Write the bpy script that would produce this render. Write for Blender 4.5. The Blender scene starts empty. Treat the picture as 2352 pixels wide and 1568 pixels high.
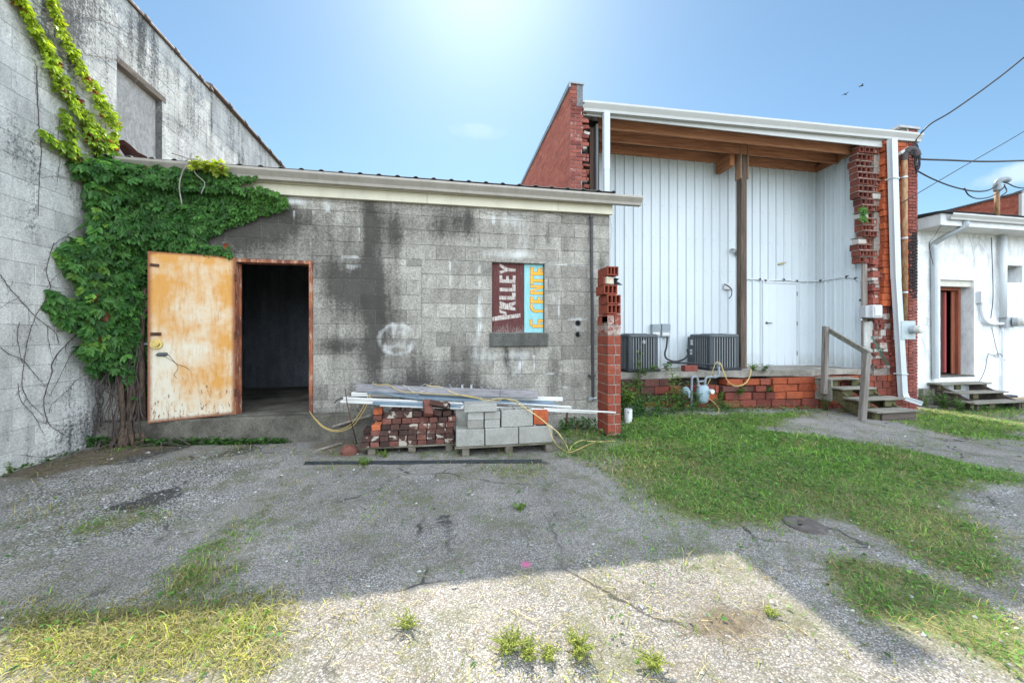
import bpy, bmesh, math, random
import numpy as np
from mathutils import Vector, Matrix, Euler, noise as mnoise

R = math.radians
SC = bpy.context.scene
COL = SC.collection
random.seed(7)
NR = np.random.default_rng(11)

# ---------------------------------------------------------------- camera
cam_d = bpy.data.cameras.new('camera')
cam = bpy.data.objects.new('camera', cam_d); COL.objects.link(cam)
cam.location = (0, 0, 1.40)
cam.rotation_euler = (R(90), 0, R(-9.87))
cam_d.sensor_width = 36.0
cam_d.lens = 12.857
cam_d.shift_y = -0.00595
cam_d.clip_start = 0.05
cam_d.clip_end = 500
SC.camera = cam

# ---------------------------------------------------------------- sun, sky, exposure
SUN_EL, SUN_AZ = R(49.0), R(4.5)          # azimuth measured from +Y towards +X
sv = Vector((math.sin(SUN_AZ)*math.cos(SUN_EL), math.cos(SUN_AZ)*math.cos(SUN_EL), math.sin(SUN_EL)))
sun_d = bpy.data.lights.new('sun', 'SUN')
sun = bpy.data.objects.new('sun', sun_d); COL.objects.link(sun)
sun_d.energy = 4.6
sun_d.angle = R(0.6)
sun_d.color = (1.0, 0.91, 0.77)
sun.rotation_euler = sv.to_track_quat('Z', 'Y').to_euler()
sun.location = (0, 10, 20)

world = bpy.data.worlds.new('World'); SC.world = world
world.use_nodes = True
SC.view_settings.view_transform = 'Standard'
SC.view_settings.look = 'None'
SC.view_settings.gamma = 1.0
SC.view_settings.exposure = 1.2
SC.cycles.max_bounces = 6
SC.cycles.diffuse_bounces = 4
SC.cycles.transparent_max_bounces = 4

def world_nodes():
    nt = world.node_tree; nt.nodes.clear()
    N = nt.nodes.new; L = nt.links.new
    out = N('ShaderNodeOutputWorld'); bg = N('ShaderNodeBackground')
    L(bg.outputs[0], out.inputs[0])
    sky = N('ShaderNodeTexSky'); sky.sky_type = 'NISHITA'
    sky.sun_disc = False
    sky.sun_elevation = SUN_EL; sky.sun_rotation = SUN_AZ
    sky.altitude = 100; sky.air_density = 1.0; sky.dust_density = 0.40; sky.ozone_density = 1.2
    tc = N('ShaderNodeTexCoord'); sep = N('ShaderNodeSeparateXYZ')
    L(tc.outputs['Generated'], sep.inputs[0])
    def math_(op, a, b=None, c=None, clamp=False):
        m = N('ShaderNodeMath'); m.operation = op; m.use_clamp = clamp
        for i, q in enumerate((a, b, c)):
            if q is None: continue
            if isinstance(q, (int, float)): m.inputs[i].default_value = q
            else: L(q, m.inputs[i])
        return m.outputs[0]
    def mapr(v, a, b, c=0., d=1., t='SMOOTHSTEP'):
        m = N('ShaderNodeMapRange'); m.interpolation_type = t; m.clamp = True
        L(v, m.inputs[0])
        for i, q in enumerate((a, b, c, d)): m.inputs[i+1].default_value = q
        return m.outputs[0]
    # unseen broken cloud added behind the camera to brighten the shaded fronts
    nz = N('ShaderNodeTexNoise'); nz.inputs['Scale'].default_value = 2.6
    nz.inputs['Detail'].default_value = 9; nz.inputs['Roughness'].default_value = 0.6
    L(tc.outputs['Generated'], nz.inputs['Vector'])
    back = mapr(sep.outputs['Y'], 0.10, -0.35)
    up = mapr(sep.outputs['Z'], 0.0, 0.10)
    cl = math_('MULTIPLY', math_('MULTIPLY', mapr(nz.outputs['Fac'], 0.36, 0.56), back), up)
    # two small fair-weather clouds in front
    def puff(az, el, w, h, thr):
        d = Vector((math.sin(R(az))*math.cos(R(el)), math.cos(R(az))*math.cos(R(el)), math.sin(R(el))))
        right = Vector((math.cos(R(az)), -math.sin(R(az)), 0)); upv = right.cross(d) * 1.0
        def dotn(vec):
            v = N('ShaderNodeVectorMath'); v.operation = 'DOT_PRODUCT'
            L(tc.outputs['Generated'], v.inputs[0]); v.inputs[1].default_value = vec
            return v.outputs['Value']
        a = math_('DIVIDE', dotn(right), w); b = math_('DIVIDE', dotn(upv), h)
        r2 = math_('ADD', math_('MULTIPLY', a, a), math_('MULTIPLY', b, b))
        n2 = N('ShaderNodeTexNoise'); n2.inputs['Scale'].default_value = 22; n2.inputs['Detail'].default_value = 7
        L(tc.outputs['Generated'], n2.inputs['Vector'])
        f = math_('SUBTRACT', n2.outputs['Fac'], math_('MULTIPLY', r2, 0.42))
        front = mapr(dotn(d), 0.0, 0.2)
        return math_('MULTIPLY', mapr(f, thr-0.12, thr+0.35), front)
    p1 = math_('MULTIPLY', puff(4.6, 29.0, 0.07, 0.02, 0.16), 0.30)
    p2 = puff(64.5, 14.5, 0.05, 0.02, 0.15)
    puffs = math_('MULTIPLY', math_('MAXIMUM', p1, p2), 0.36)
    mix = N('ShaderNodeMix'); mix.data_type = 'RGBA'
    hs = N('ShaderNodeHueSaturation'); hs.inputs['Saturation'].default_value = 0.98; L(sky.outputs[0], hs.inputs['Color'])
    tn = N('ShaderNodeMix'); tn.data_type = 'RGBA'; tn.blend_type = 'MULTIPLY'; tn.inputs['Factor'].default_value = 1.0
    L(hs.outputs[0], tn.inputs['A']); tn.inputs['B'].default_value = (0.86, 1.045, 1.035, 1)
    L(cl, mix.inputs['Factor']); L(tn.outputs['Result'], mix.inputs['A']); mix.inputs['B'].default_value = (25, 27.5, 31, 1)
    mix2 = N('ShaderNodeMix'); mix2.data_type = 'RGBA'
    L(puffs, mix2.inputs['Factor']); L(mix.outputs['Result'], mix2.inputs['A']); mix2.inputs['B'].default_value = (8.5, 8.7, 9.0, 1)
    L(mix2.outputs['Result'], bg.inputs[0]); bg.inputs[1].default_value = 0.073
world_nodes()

# ---------------------------------------------------------------- survey: sighting (in a 2352 px wide print) + known plane -> point
_F, _CX, _HY, _A, _H = 840., 1176., 770., R(9.87), 1.40
_ca, _sa = math.cos(_A), math.sin(_A)
def _ray(x, y):
    l = (x-_CX)/_F; return (l*_ca+_sa, _ca-l*_sa, -(y-_HY)/_F)
def at(x, y, Y):
    r = _ray(x, y); t = Y/r[1]; return Vector((r[0]*t, Y, r[2]*t+_H))
def atx(x, y, X):
    r = _ray(x, y); t = X/r[0]; return Vector((X, r[1]*t, r[2]*t+_H))
def atz(x, y, Z):
    r = _ray(x, y); t = (Z-_H)/r[2]; return Vector((r[0]*t, r[1]*t, Z))
def gz(x, y=0):
    """ground height: a gentle fall to the right, a rise at the left wall"""
    if x > 2: return max(-0.034*(x-2), -0.32)
    if x < -2: return min(0.03*(-2-x), 0.12)
    return 0.0
def atg(x, y):
    z = 0
    for _ in range(6):
        p = atz(x, y, z); z = gz(p.x, p.y)
    return atz(x, y, z)

# ---------------------------------------------------------------- materials
class NB:
    """small node-graph builder for one material"""
    def __init__(s, name, rough=0.8, spec=0.3, metal=0.0):
        s.m = bpy.data.materials.new(name); s.m.use_nodes = True
        s.nt = s.m.node_tree; s.nt.nodes.clear()
        s.out = s.N('ShaderNodeOutputMaterial'); s.b = s.N('ShaderNodeBsdfPrincipled')
        s.nt.links.new(s.b.outputs[0], s.out.inputs[0])
        s.b.inputs['Roughness'].default_value = rough
        s.b.inputs['Specular IOR Level'].default_value = spec
        s.b.inputs['Metallic'].default_value = metal
        s.tc = None
    def N(s, t): return s.nt.nodes.new(t)
    def L(s, a, b): s.nt.links.new(a, b)
    def co(s, kind='Object', scale=(1, 1, 1), rot=(0, 0, 0), rand=False):
        if s.tc is None: s.tc = s.N('ShaderNodeTexCoord')
        mp = s.N('ShaderNodeMapping'); mp.inputs['Scale'].default_value = scale; mp.inputs['Rotation'].default_value = rot
        s.L(s.tc.outputs[kind], mp.inputs[0])
        if rand:
            oi = s.N('ShaderNodeObjectInfo'); vm = s.N('ShaderNodeVectorMath'); vm.operation = 'MULTIPLY'
            s.L(oi.outputs['Random'], vm.inputs[0]); vm.inputs[1].default_value = (37, 53, 71)
            s.L(vm.outputs[0], mp.inputs['Location'])
        return mp.outputs[0]
    def noise(s, v, scale, detail=5, rough=0.55, dist=0.0, out='Fac'):
        n = s.N('ShaderNodeTexNoise'); n.inputs['Scale'].default_value = scale; n.inputs['Detail'].default_value = detail
        n.inputs['Roughness'].default_value = rough; n.inputs['Distortion'].default_value = dist
        s.L(v, n.inputs['Vector']); return n.outputs[out]
    def vor(s, v, scale, feat='F1', out='Distance', rand=1.0):
        n = s.N('ShaderNodeTexVoronoi'); n.feature = feat; n.inputs['Scale'].default_value = scale
        n.inputs['Randomness'].default_value = rand
        s.L(v, n.inputs['Vector']); return n.outputs[out]
    def mr(s, v, a, b, c=0., d=1., smooth=False):
        m = s.N('ShaderNodeMapRange'); m.clamp = True
        if smooth: m.interpolation_type = 'SMOOTHSTEP'
        s.L(v, m.inputs[0])
        for i, q in enumerate((a, b, c, d)): m.inputs[i+1].default_value = q
        return m.outputs[0]
    def math(s, op, a, b=None, clamp=False):
        m = s.N('ShaderNodeMath'); m.operation = op; m.use_clamp = clamp
        for i, q in enumerate((a, b)):
            if q is None: continue
            if isinstance(q, (int, float)): m.inputs[i].default_value = q
            else: s.L(q, m.inputs[i])
        return m.outputs[0]
    def mix(s, f, a, b, mode='MIX'):
        m = s.N('ShaderNodeMix'); m.data_type = 'RGBA'; m.blend_type = mode; m.clamp_factor = True
        for k, q in (('Factor', f), ('A', a), ('B', b)):
            i = {'Factor': 0, 'A': 6, 'B': 7}[k]
            if isinstance(q, (int, float)): m.inputs[i].default_value = q
            elif isinstance(q, (tuple, list)): m.inputs[i].default_value = (q[0], q[1], q[2], 1)
            else: s.L(q, m.inputs[i])
        return m.outputs[2]
    def attr(s, name, out='Color'):
        a = s.N('ShaderNodeAttribute'); a.attribute_name = name; return a.outputs[out]
    def rnd(s):
        return s.N('ShaderNodeObjectInfo').outputs['Random']
    def col(s, c):
        if isinstance(c, (tuple, list)): s.b.inputs['Base Color'].default_value = (c[0], c[1], c[2], 1)
        else: s.L(c, s.b.inputs['Base Color'])
    def rough(s, v): s.L(v, s.b.inputs['Roughness'])
    def bump(s, h, strength=0.4, dist=0.01, prev=None):
        bn = s.N('ShaderNodeBump'); bn.inputs['Strength'].default_value = strength; bn.inputs['Distance'].default_value = dist
        s.L(h, bn.inputs['Height'])
        s.L(bn.outputs[0], s.b.inputs['Normal']); return bn

def paint_mat(name, c, rough=0.55, var=0.12, dirt=(0.25, 0.23, 0.19), dirt_amt=0.25, scale=6, spec=0.35, metal=0.0, streak=True):
    m = NB(name, rough, spec, metal); v = m.co('Object', (1, 1, 0.25 if streak else 1), rand=True); v2 = m.co('Object')
    a = m.mr(m.noise(v, scale, 6), 0.3, 0.75, 1-var, 1+var*0.4)
    base = m.mix(1.0, c, a, 'MULTIPLY')
    d = m.mr(m.noise(v, scale*2.3, 7, 0.65), 0.52, 0.78)
    m.col(m.mix(m.math('MULTIPLY', d, dirt_amt), base, dirt))
    m.rough(m.mr(m.noise(v2, scale*3, 4), 0.3, 0.7, max(rough-0.1, 0.05), min(rough+0.15, 1)))
    return m.m

def wood_mat(name, c1, c2, axis='X', scale=1.0, moss=None, rough=0.85):
    m = NB(name, rough, 0.2)
    sc = {'X': (0.8, 14, 14), 'Y': (14, 0.8, 14), 'Z': (14, 14, 0.8)}[axis]
    v = m.co('Object', tuple(q*scale for q in sc), rand=True)
    g = m.noise(v, 1.6, 8, 0.65, 0.6)
    fine = m.noise(v, 7.0, 5, 0.6)
    c = m.mix(m.mr(g, 0.32, 0.68), c1, c2)
    c = m.mix(m.mr(fine, 0.45, 0.75, 0, 0.55), c, tuple(q*0.35 for q in c1))
    if moss:
        mo = m.noise(m.co('Object', rand=True), 5, 6, 0.6)
        c = m.mix(m.mr(mo, 0.42, 0.62, 0, 0.85), c, moss)
    m.col(c); m.bump(m.math('ADD', g, m.math('MULTIPLY', fine, 0.5)), 0.5, 0.004)
    return m.m

def flat_mat(name, c, rough=0.6, spec=0.3, metal=0.0, var=0.15, scale=20):
    m = NB(name, rough, spec, metal); v = m.co('Object', rand=True)
    m.col(m.mix(1.0, c, m.mr(m.noise(v, scale, 5), 0.3, 0.7, 1-var, 1+var), 'MULTIPLY'))
    return m.m

# ---------------------------------------------------------------- mesh builder
class MB:
    def __init__(s): s.v = []; s.f = []; s.mi = []; s.c = []
    def add(s, vs, fs, m=0, c=None):
        o = len(s.v); s.v.extend([tuple(q) for q in vs])
        c = c or (1, 1, 1)
        s.c.extend([c]*len(vs))
        for f in fs: s.f.append([o+i for i in f]); s.mi.append(m)
    def poly(s, pts, m=0, c=None): s.add(pts, [list(range(len(pts)))], m, c)
    def box(s, x0, x1, y0, y1, z0, z1, m=0, c=None):
        if x0 > x1: x0, x1 = x1, x0
        if y0 > y1: y0, y1 = y1, y0
        if z0 > z1: z0, z1 = z1, z0
        vs = [(x0, y0, z0), (x1, y0, z0), (x1, y1, z0), (x0, y1, z0), (x0, y0, z1), (x1, y0, z1), (x1, y1, z1), (x0, y1, z1)]
        s.add(vs, [(0, 3, 2, 1), (4, 5, 6, 7), (0, 1, 5, 4), (1, 2, 6, 5), (2, 3, 7, 6), (3, 0, 4, 7)], m, c)
    def obox(s, cen, size, rot=None, m=0, c=None, jit=0.0):
        rot = rot or Matrix.Identity(3)
        if isinstance(rot, (tuple, list)): rot = Euler(rot).to_matrix()
        hx, hy, hz = size[0]/2, size[1]/2, size[2]/2
        vs = []
        for (a, b, d) in ((-1,-1,-1),(1,-1,-1),(1,1,-1),(-1,1,-1),(-1,-1,1),(1,-1,1),(1,1,1),(-1,1,1)):
            p = Vector((a*hx, b*hy, d*hz))
            if jit: p += Vector((random.uniform(-jit, jit), random.uniform(-jit, jit), random.uniform(-jit, jit)))
            vs.append(Vector(cen) + rot @ p)
        s.add(vs, [(0, 3, 2, 1), (4, 5, 6, 7), (0, 1, 5, 4), (1, 2, 6, 5), (2, 3, 7, 6), (3, 0, 4, 7)], m, c)
    def bar(s, p, q, w, h, m=0, c=None, up=(0, 0, 1)):
        """box from p to q, w across (sideways), h along up"""
        p = Vector(p); q = Vector(q); d = (q-p); ln = d.length; d.normalize()
        u = Vector(up); side = d.cross(u)
        if side.length < 1e-4: side = d.cross(Vector((0, 1, 0)))
        side.normalize(); u = side.cross(d)
        rot = Matrix((d, side, u)).transposed()
        s.obox((p+q)/2, (ln, w, h), rot, m, c)
    def tube(s, pts, r, n=6, m=0, c=None, cap=True):
        pts = [Vector(p) for p in pts]; k = len(pts)
        rr = r if isinstance(r, (list, tuple)) else [r]*k
        vs = []; fs = []
        t0 = (pts[1]-pts[0]).normalized()
        nrm = t0.cross(Vector((0.13, 0.31, 0.94)))
        if nrm.length < 1e-3: nrm = t0.cross(Vector((1, 0, 0)))
        nrm.normalize()
        for i in range(k):
            t = (pts[min(i+1, k-1)]-pts[max(i-1, 0)])
            if t.length < 1e-9: t = t0.copy()
            t.normalize()
            nrm = (nrm - t*nrm.dot(t))
            if nrm.length < 1e-4: nrm = t.orthogonal()
            nrm.normalize()
            bn = t.cross(nrm)
            for j in range(n):
                a = 2*math.pi*j/n
                vs.append(pts[i] + (nrm*math.cos(a)+bn*math.sin(a))*rr[i])
        for i in range(k-1):
            for j in range(n):
                a = i*n+j; b = i*n+(j+1) % n
                fs.append((a, b, b+n, a+n))
        if cap:
            fs.append(tuple(reversed(range(n)))); fs.append(tuple(range((k-1)*n, k*n)))
        s.add(vs, fs, m, c)
    def cyl(s, p, q, r, n=16, m=0, c=None, r2=None):
        s.tube([p, q], [r, r if r2 is None else r2], n, m, c)
    def prism(s, poly, p0, p1, m=0, c=None):
        """poly: list of 3D points (planar), extruded by the vector p1-p0"""
        d = Vector(p1)-Vector(p0); n = len(poly)
        a = [Vector(q) for q in poly]; b = [q+d for q in a]
        fs = [tuple(reversed(range(n))), tuple(range(n, 2*n))]
        for i in range(n): j = (i+1) % n; fs.append((i, j, j+n, i+n))
        s.add(a+b, fs, m, c)
    def rings(s, rings, m=0, c=None, closed=True, cap=True):
        n = len(rings[0]); vs = [p for r in rings for p in r]; fs = []
        for i in range(len(rings)-1):
            for j in range(n if closed else n-1):
                a = i*n+j; b = i*n+(j+1) % n
                fs.append((a, b, b+n, a+n))
        if cap: fs.append(tuple(reversed(range(n)))); fs.append(tuple(range((len(rings)-1)*n, len(rings)*n)))
        s.add(vs, fs, m, c)
    def build(s, name, mats, parent=None, smooth=False, bevel=0.0, seg=1, recalc=True):
        me = bpy.data.meshes.new(name)
        off = root_loc(parent)
        me.from_pydata([(v[0]-off[0], v[1]-off[1], v[2]-off[2]) for v in s.v], [], s.f)
        if not isinstance(mats, (list, tuple)): mats = [mats]
        for q in mats: me.materials.append(q)
        if len(mats) > 1: me.polygons.foreach_set('material_index', s.mi)
        if any(c != (1, 1, 1) for c in s.c):
            at_ = me.color_attributes.new('tint', 'FLOAT_COLOR', 'POINT')
            at_.data.foreach_set('color', np.array([(c[0], c[1], c[2], 1) for c in s.c], dtype=np.float32).ravel())
        if recalc:
            bm = bmesh.new(); bm.from_mesh(me); bmesh.ops.recalc_face_normals(bm, faces=bm.faces); bm.to_mesh(me); bm.free()
        me.polygons.foreach_set('use_smooth', [bool(smooth)]*len(me.polygons))
        me.update()
        o = bpy.data.objects.new(name, me); COL.objects.link(o)
        if parent is not None: o.parent = parent
        if bevel:
            b = o.modifiers.new('bevel', 'BEVEL'); b.width = bevel; b.segments = seg; b.limit_method = 'ANGLE'; b.angle_limit = R(40)
        return o

def root_loc(p):
    if p is None: return (0, 0, 0)
    while p.parent is not None: p = p.parent
    return p.location
def tag(o, label=None, cat=None, group=None, kind=None):
    if label: o['label'] = label
    if cat: o['category'] = cat
    if group: o['group'] = group
    if kind: o['kind'] = kind
    elif cat: o['kind'] = 'thing'
    return o
def thing(name, label, cat, loc=(0, 0, 0), group=None):
    o = bpy.data.objects.new(name, None); COL.objects.link(o)
    o.location = loc; o.empty_display_size = 0.2
    return tag(o, label, cat, group)
def np_mesh(name, verts, faces, mat, parent=None, attrs=None, smooth=False):
    """verts (n,3), faces (m,k) numpy; attrs: dict name -> (n,3) point colours or (n,) floats"""
    me = bpy.data.meshes.new(name); n, m, k = len(verts), len(faces), faces.shape[1]
    off = np.array(root_loc(parent))
    me.vertices.add(n); me.vertices.foreach_set('co', (verts-off).astype(np.float32).ravel())
    me.loops.add(m*k); me.loops.foreach_set('vertex_index', faces.astype(np.int32).ravel())
    me.polygons.add(m); me.polygons.foreach_set('loop_start', np.arange(0, m*k, k, dtype=np.int32))
    me.polygons.foreach_set('loop_total', np.full(m, k, dtype=np.int32))
    me.polygons.foreach_set('use_smooth', np.full(m, bool(smooth)))
    for a, d in (attrs or {}).items():
        if d.ndim == 1:
            t = me.attributes.new(a, 'FLOAT', 'POINT'); t.data.foreach_set('value', d.astype(np.float32))
        else:
            t = me.color_attributes.new(a, 'FLOAT_COLOR', 'POINT')
            t.data.foreach_set('color', np.hstack([d, np.ones((n, 1))]).astype(np.float32).ravel())
    me.update(calc_edges=True); me.validate()
    me.materials.append(mat)
    o = bpy.data.objects.new(name, me); COL.objects.link(o)
    if parent is not None: o.parent = parent
    return o
def smooth_path(pts, sub=6):
    """Catmull-Rom through pts"""
    P = [Vector(p) for p in pts]
    if len(P) < 3: return P
    P = [P[0]*2-P[1]] + P + [P[-1]*2-P[-2]]
    out = []
    for i in range(1, len(P)-2):
        a, b, c, d = P[i-1], P[i], P[i+1], P[i+2]
        for k in range(sub):
            t = k/sub
            out.append(0.5*((2*b)+(c-a)*t+(2*a-5*b+4*c-d)*t*t+(3*b-a-3*c+d)*t**3))
    out.append(P[-2]); return out
def rect_minus(r, holes):
    """rect (u0,u1,v0,v1) minus hole rects -> list of rects"""
    out = [r]
    for (a, b, c, d) in holes:
        nxt = []
        for (u0, u1, v0, v1) in out:
            if b <= u0 or a >= u1 or d <= v0 or c >= v1: nxt.append((u0, u1, v0, v1)); continue
            if a > u0: nxt.append((u0, a, v0, v1)); u0 = a
            if b < u1: nxt.append((b, u1, v0, v1)); u1 = b
            if c > v0: nxt.append((u0, u1, v0, c))
            if d < v1: nxt.append((u0, u1, d, v1))
        out = nxt
    return [q for q in out if q[1]-q[0] > 0.012 and q[3]-q[2] > 0.012]

# ================================================================ GROUND
def pnoise(x, y, s, seed=0.0, octv=3):
    """cheap vectorised value noise"""
    tot = np.zeros_like(x, dtype=float); amp = 1.0; norm = 0
    for o in range(octv):
        xs = x*s*(2**o)+seed*17.3+o*31.7; ys = y*s*(2**o)+seed*7.9+o*11.1
        xi = np.floor(xs); yi = np.floor(ys); fx = xs-xi; fy = ys-yi
        fx = fx*fx*(3-2*fx); fy = fy*fy*(3-2*fy)
        def h(a, b):
            q = np.sin(a*127.1+b*311.7+seed*74.7)*43758.5453
            return q-np.floor(q)
        v = (h(xi, yi)*(1-fx)+h(xi+1, yi)*fx)*(1-fy)+(h(xi, yi+1)*(1-fx)+h(xi+1, yi+1)*fx)*fy
        tot += v*amp; norm += amp; amp *= 0.5
    return tot/norm
def poly_dist(px, py, poly):
    """signed distance (inside positive)"""
    n = len(poly); ins = np.zeros(px.shape, bool); dmin = np.full(px.shape, 1e9)
    for i in range(n):
        x1, y1 = poly[i]; x2, y2 = poly[(i+1) % n]
        dx, dy = x2-x1, y2-y1
        t = np.clip(((px-x1)*dx+(py-y1)*dy)/(dx*dx+dy*dy+1e-12), 0, 1)
        dmin = np.minimum(dmin, np.hypot(px-x1-t*dx, py-y1-t*dy))
        c = ((y1 > py) != (y2 > py)) & (px < (x2-x1)*(py-y1)/((y2-y1) if abs(y2-y1) > 1e-12 else 1e-12)+x1)
        ins ^= c
    return np.where(ins, dmin, -dmin)
def gpoly(pts): return [tuple(atg(x, y))[:2] for x, y in pts]
# areas of turf, surveyed on the ground: polygon, amount, feather (m)
GRASS = [
 (gpoly([(1425,1003),(1436,962),(1500,955),(1700,950),(1880,947),(1800,962),(1745,985),(1900,1002),(2100,1036),(2352,1090),(2352,1110),(2240,1105),(2160,1130),(2180,1170),(2352,1235),(2352,1385),(2200,1325),(2060,1250),(1960,1195),(1860,1185),(1820,1215),(1870,1240),(1800,1228),(1720,1210),(1640,1196),(1560,1168),(1490,1125),(1430,1085),(1400,1040)]), 1.0, 0.10),
 (gpoly([(1890,1282),(1960,1275),(2060,1300),(2160,1335),(2260,1380),(2345,1440),(2352,1470),(2352,1568),(2290,1530),(2180,1470),(2090,1445),(1990,1425),(1930,1380)]), 0.95, 0.05),
 (gpoly([(2010,955),(2110,940),(2352,925),(2352,1010),(2200,1000),(2090,975)]), 0.75, 0.15),
 (gpoly([(0,1400),(300,1378),(560,1375),(690,1400),(640,1450),(640,1500),(560,1568),(0,1568)]), 0.62, 0.07),
 (gpoly([(300,1390),(480,1385),(520,1290),(560,1235),(650,1165),(640,1140),(580,1165),(490,1235),(410,1290),(370,1335)]), 0.55, 0.08),
 (gpoly([(110,1210),(330,1165),(470,1170),(350,1200),(210,1230)]), 0.55, 0.08),
 (gpoly([(840,1165),(930,1080),(945,1085),(880,1170),(820,1215)]), 0.35, 0.05),
 (gpoly([(1280,1050),(1290,985),(1366,990),(1420,1010),(1430,1080),(1500,1130),(1440,1130),(1370,1075)]), 0.65, 0.10),
 (gpoly([(1100,1075),(1240,1060),(1260,1095),(1140,1100)]), 0.4, 0.08),
 (gpoly([(1560,1300),(1500,1270),(1560,1240),(1640,1235),(1740,1260),(1850,1300),(1930,1390),(1850,1380),(1760,1300)]), 0.32, 0.12),
 (gpoly([(1430,1130),(1560,1190),(1610,1240),(1500,1240),(1400,1170)]), 0.3, 0.12),
 (gpoly([(1510,1400),(1600,1370),(1740,1380),(1760,1440),(1640,1500),(1520,1480)]), 0.22, 0.10),
 (gpoly([(1040,1440),(1130,1410),(1200,1440),(1120,1480)]), 0.16, 0.10),
 (gpoly([(860,1440),(1000,1420),(960,1500),(880,1540)]), 0.14, 0.10),
 (gpoly([(200,1010),(420,985),(700,985),(690,1000),(420,1010),(260,1040)]), 0.55, 0.06),
 (gpoly([(860,1055),(830,1035),(1270,1040),(1275,1062)]), 0.20, 0.08),
]
def grass_mask(x, y):
    m = np.zeros(x.shape)
    w = (pnoise(x, y, 1.6, 3)-0.5)*0.35 + (pnoise(x, y, 6, 5)-0.5)*0.22
    for poly, a, fe in GRASS:
        d = poly_dist(x, y, poly); f2 = fe*1.5+0.04
        m = np.maximum(m, a*np.clip((d+w*min(1.3, fe*9))/f2*0.5+0.5, 0, 1))
    m = np.maximum(m, 0.10*np.clip((pnoise(x, y, 1.1, 9)-0.5)*6, 0, 1))
    return m
TAR_SHADOW = [(gpoly([(262,1165),(345,1130),(405,1120),(420,1140),(370,1160),(300,1175)]), 1.0, 0.07),
       (gpoly([(1010,1190),(1025,1180),(1050,1240),(1052,1310),(1035,1330),(1015,1260)]), 0.75, 0.05),
       (gpoly([(470,1055),(600,1010),(660,1000),(610,1025),(540,1048)]), 0.7, 0.05),
       (gpoly([(200,1075),(330,1030),(440,1010),(470,1015),(330,1060)]), 0.8, 0.06),
       (gpoly([(1900,1455),(1985,1440),(2010,1470),(1950,1500)]), 0.25, 0.1)]  # last patch: the parapet's shadow corner darkened into the ground colour
PALE = [(gpoly([(0,1120),(250,1060),(520,1040),(600,1060),(560,1130),(400,1230),(200,1260),(0,1290)]), 0.9, 0.35),
        (gpoly([(520,1120),(680,1010),(700,1010),(640,1110),(560,1150)]), 0.5, 0.08),
        (gpoly([(700,1080),(960,1075),(1100,1110),(1000,1170),(820,1150)]), 0.4, 0.3),
        (gpoly([(1320,1270),(1380,1265),(1390,1310),(1325,1312)]), 0.6, 0.08),
        (gpoly([(2263,1105),(2352,1108),(2352,1225),(2280,1190),(2200,1140)]), 0.7, 0.15),
        (gpoly([(1945,1195),(2060,1240),(2352,1400),(2352,1445),(2200,1370),(2000,1270)]), 0.55, 0.12),
        (gpoly([(0,1400),(2352,1300),(2352,1568),(0,1568)]), 0.22, 0.6),
        (gpoly([(2050,1500),(2352,1480),(2352,1568),(2000,1568)]), 0.5, 0.3)]
DIRT = [(gpoly([(1540,1420),(1640,1380),(1770,1390),(1790,1450),(1660,1480),(1570,1470)]), 0.8, 0.12),
        (gpoly([(0,1095),(190,1035),(300,1010),(420,1000),(470,1010),(330,1040),(200,1075),(60,1110)]), 0.9, 0.12),
        (gpoly([(700,1030),(830,960),(860,1050),(780,1060)]), 0.6, 0.12)]
def soft_mask(x, y, L, wob=0.12):
    m = np.zeros(x.shape); w = (pnoise(x, y, 3.5, 21)-0.5)*wob*2
    for poly, a, fe in L:
        m = np.maximum(m, a*np.clip((poly_dist(x, y, poly)+w)/fe*0.5+0.5, 0, 1))
    return m

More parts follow.
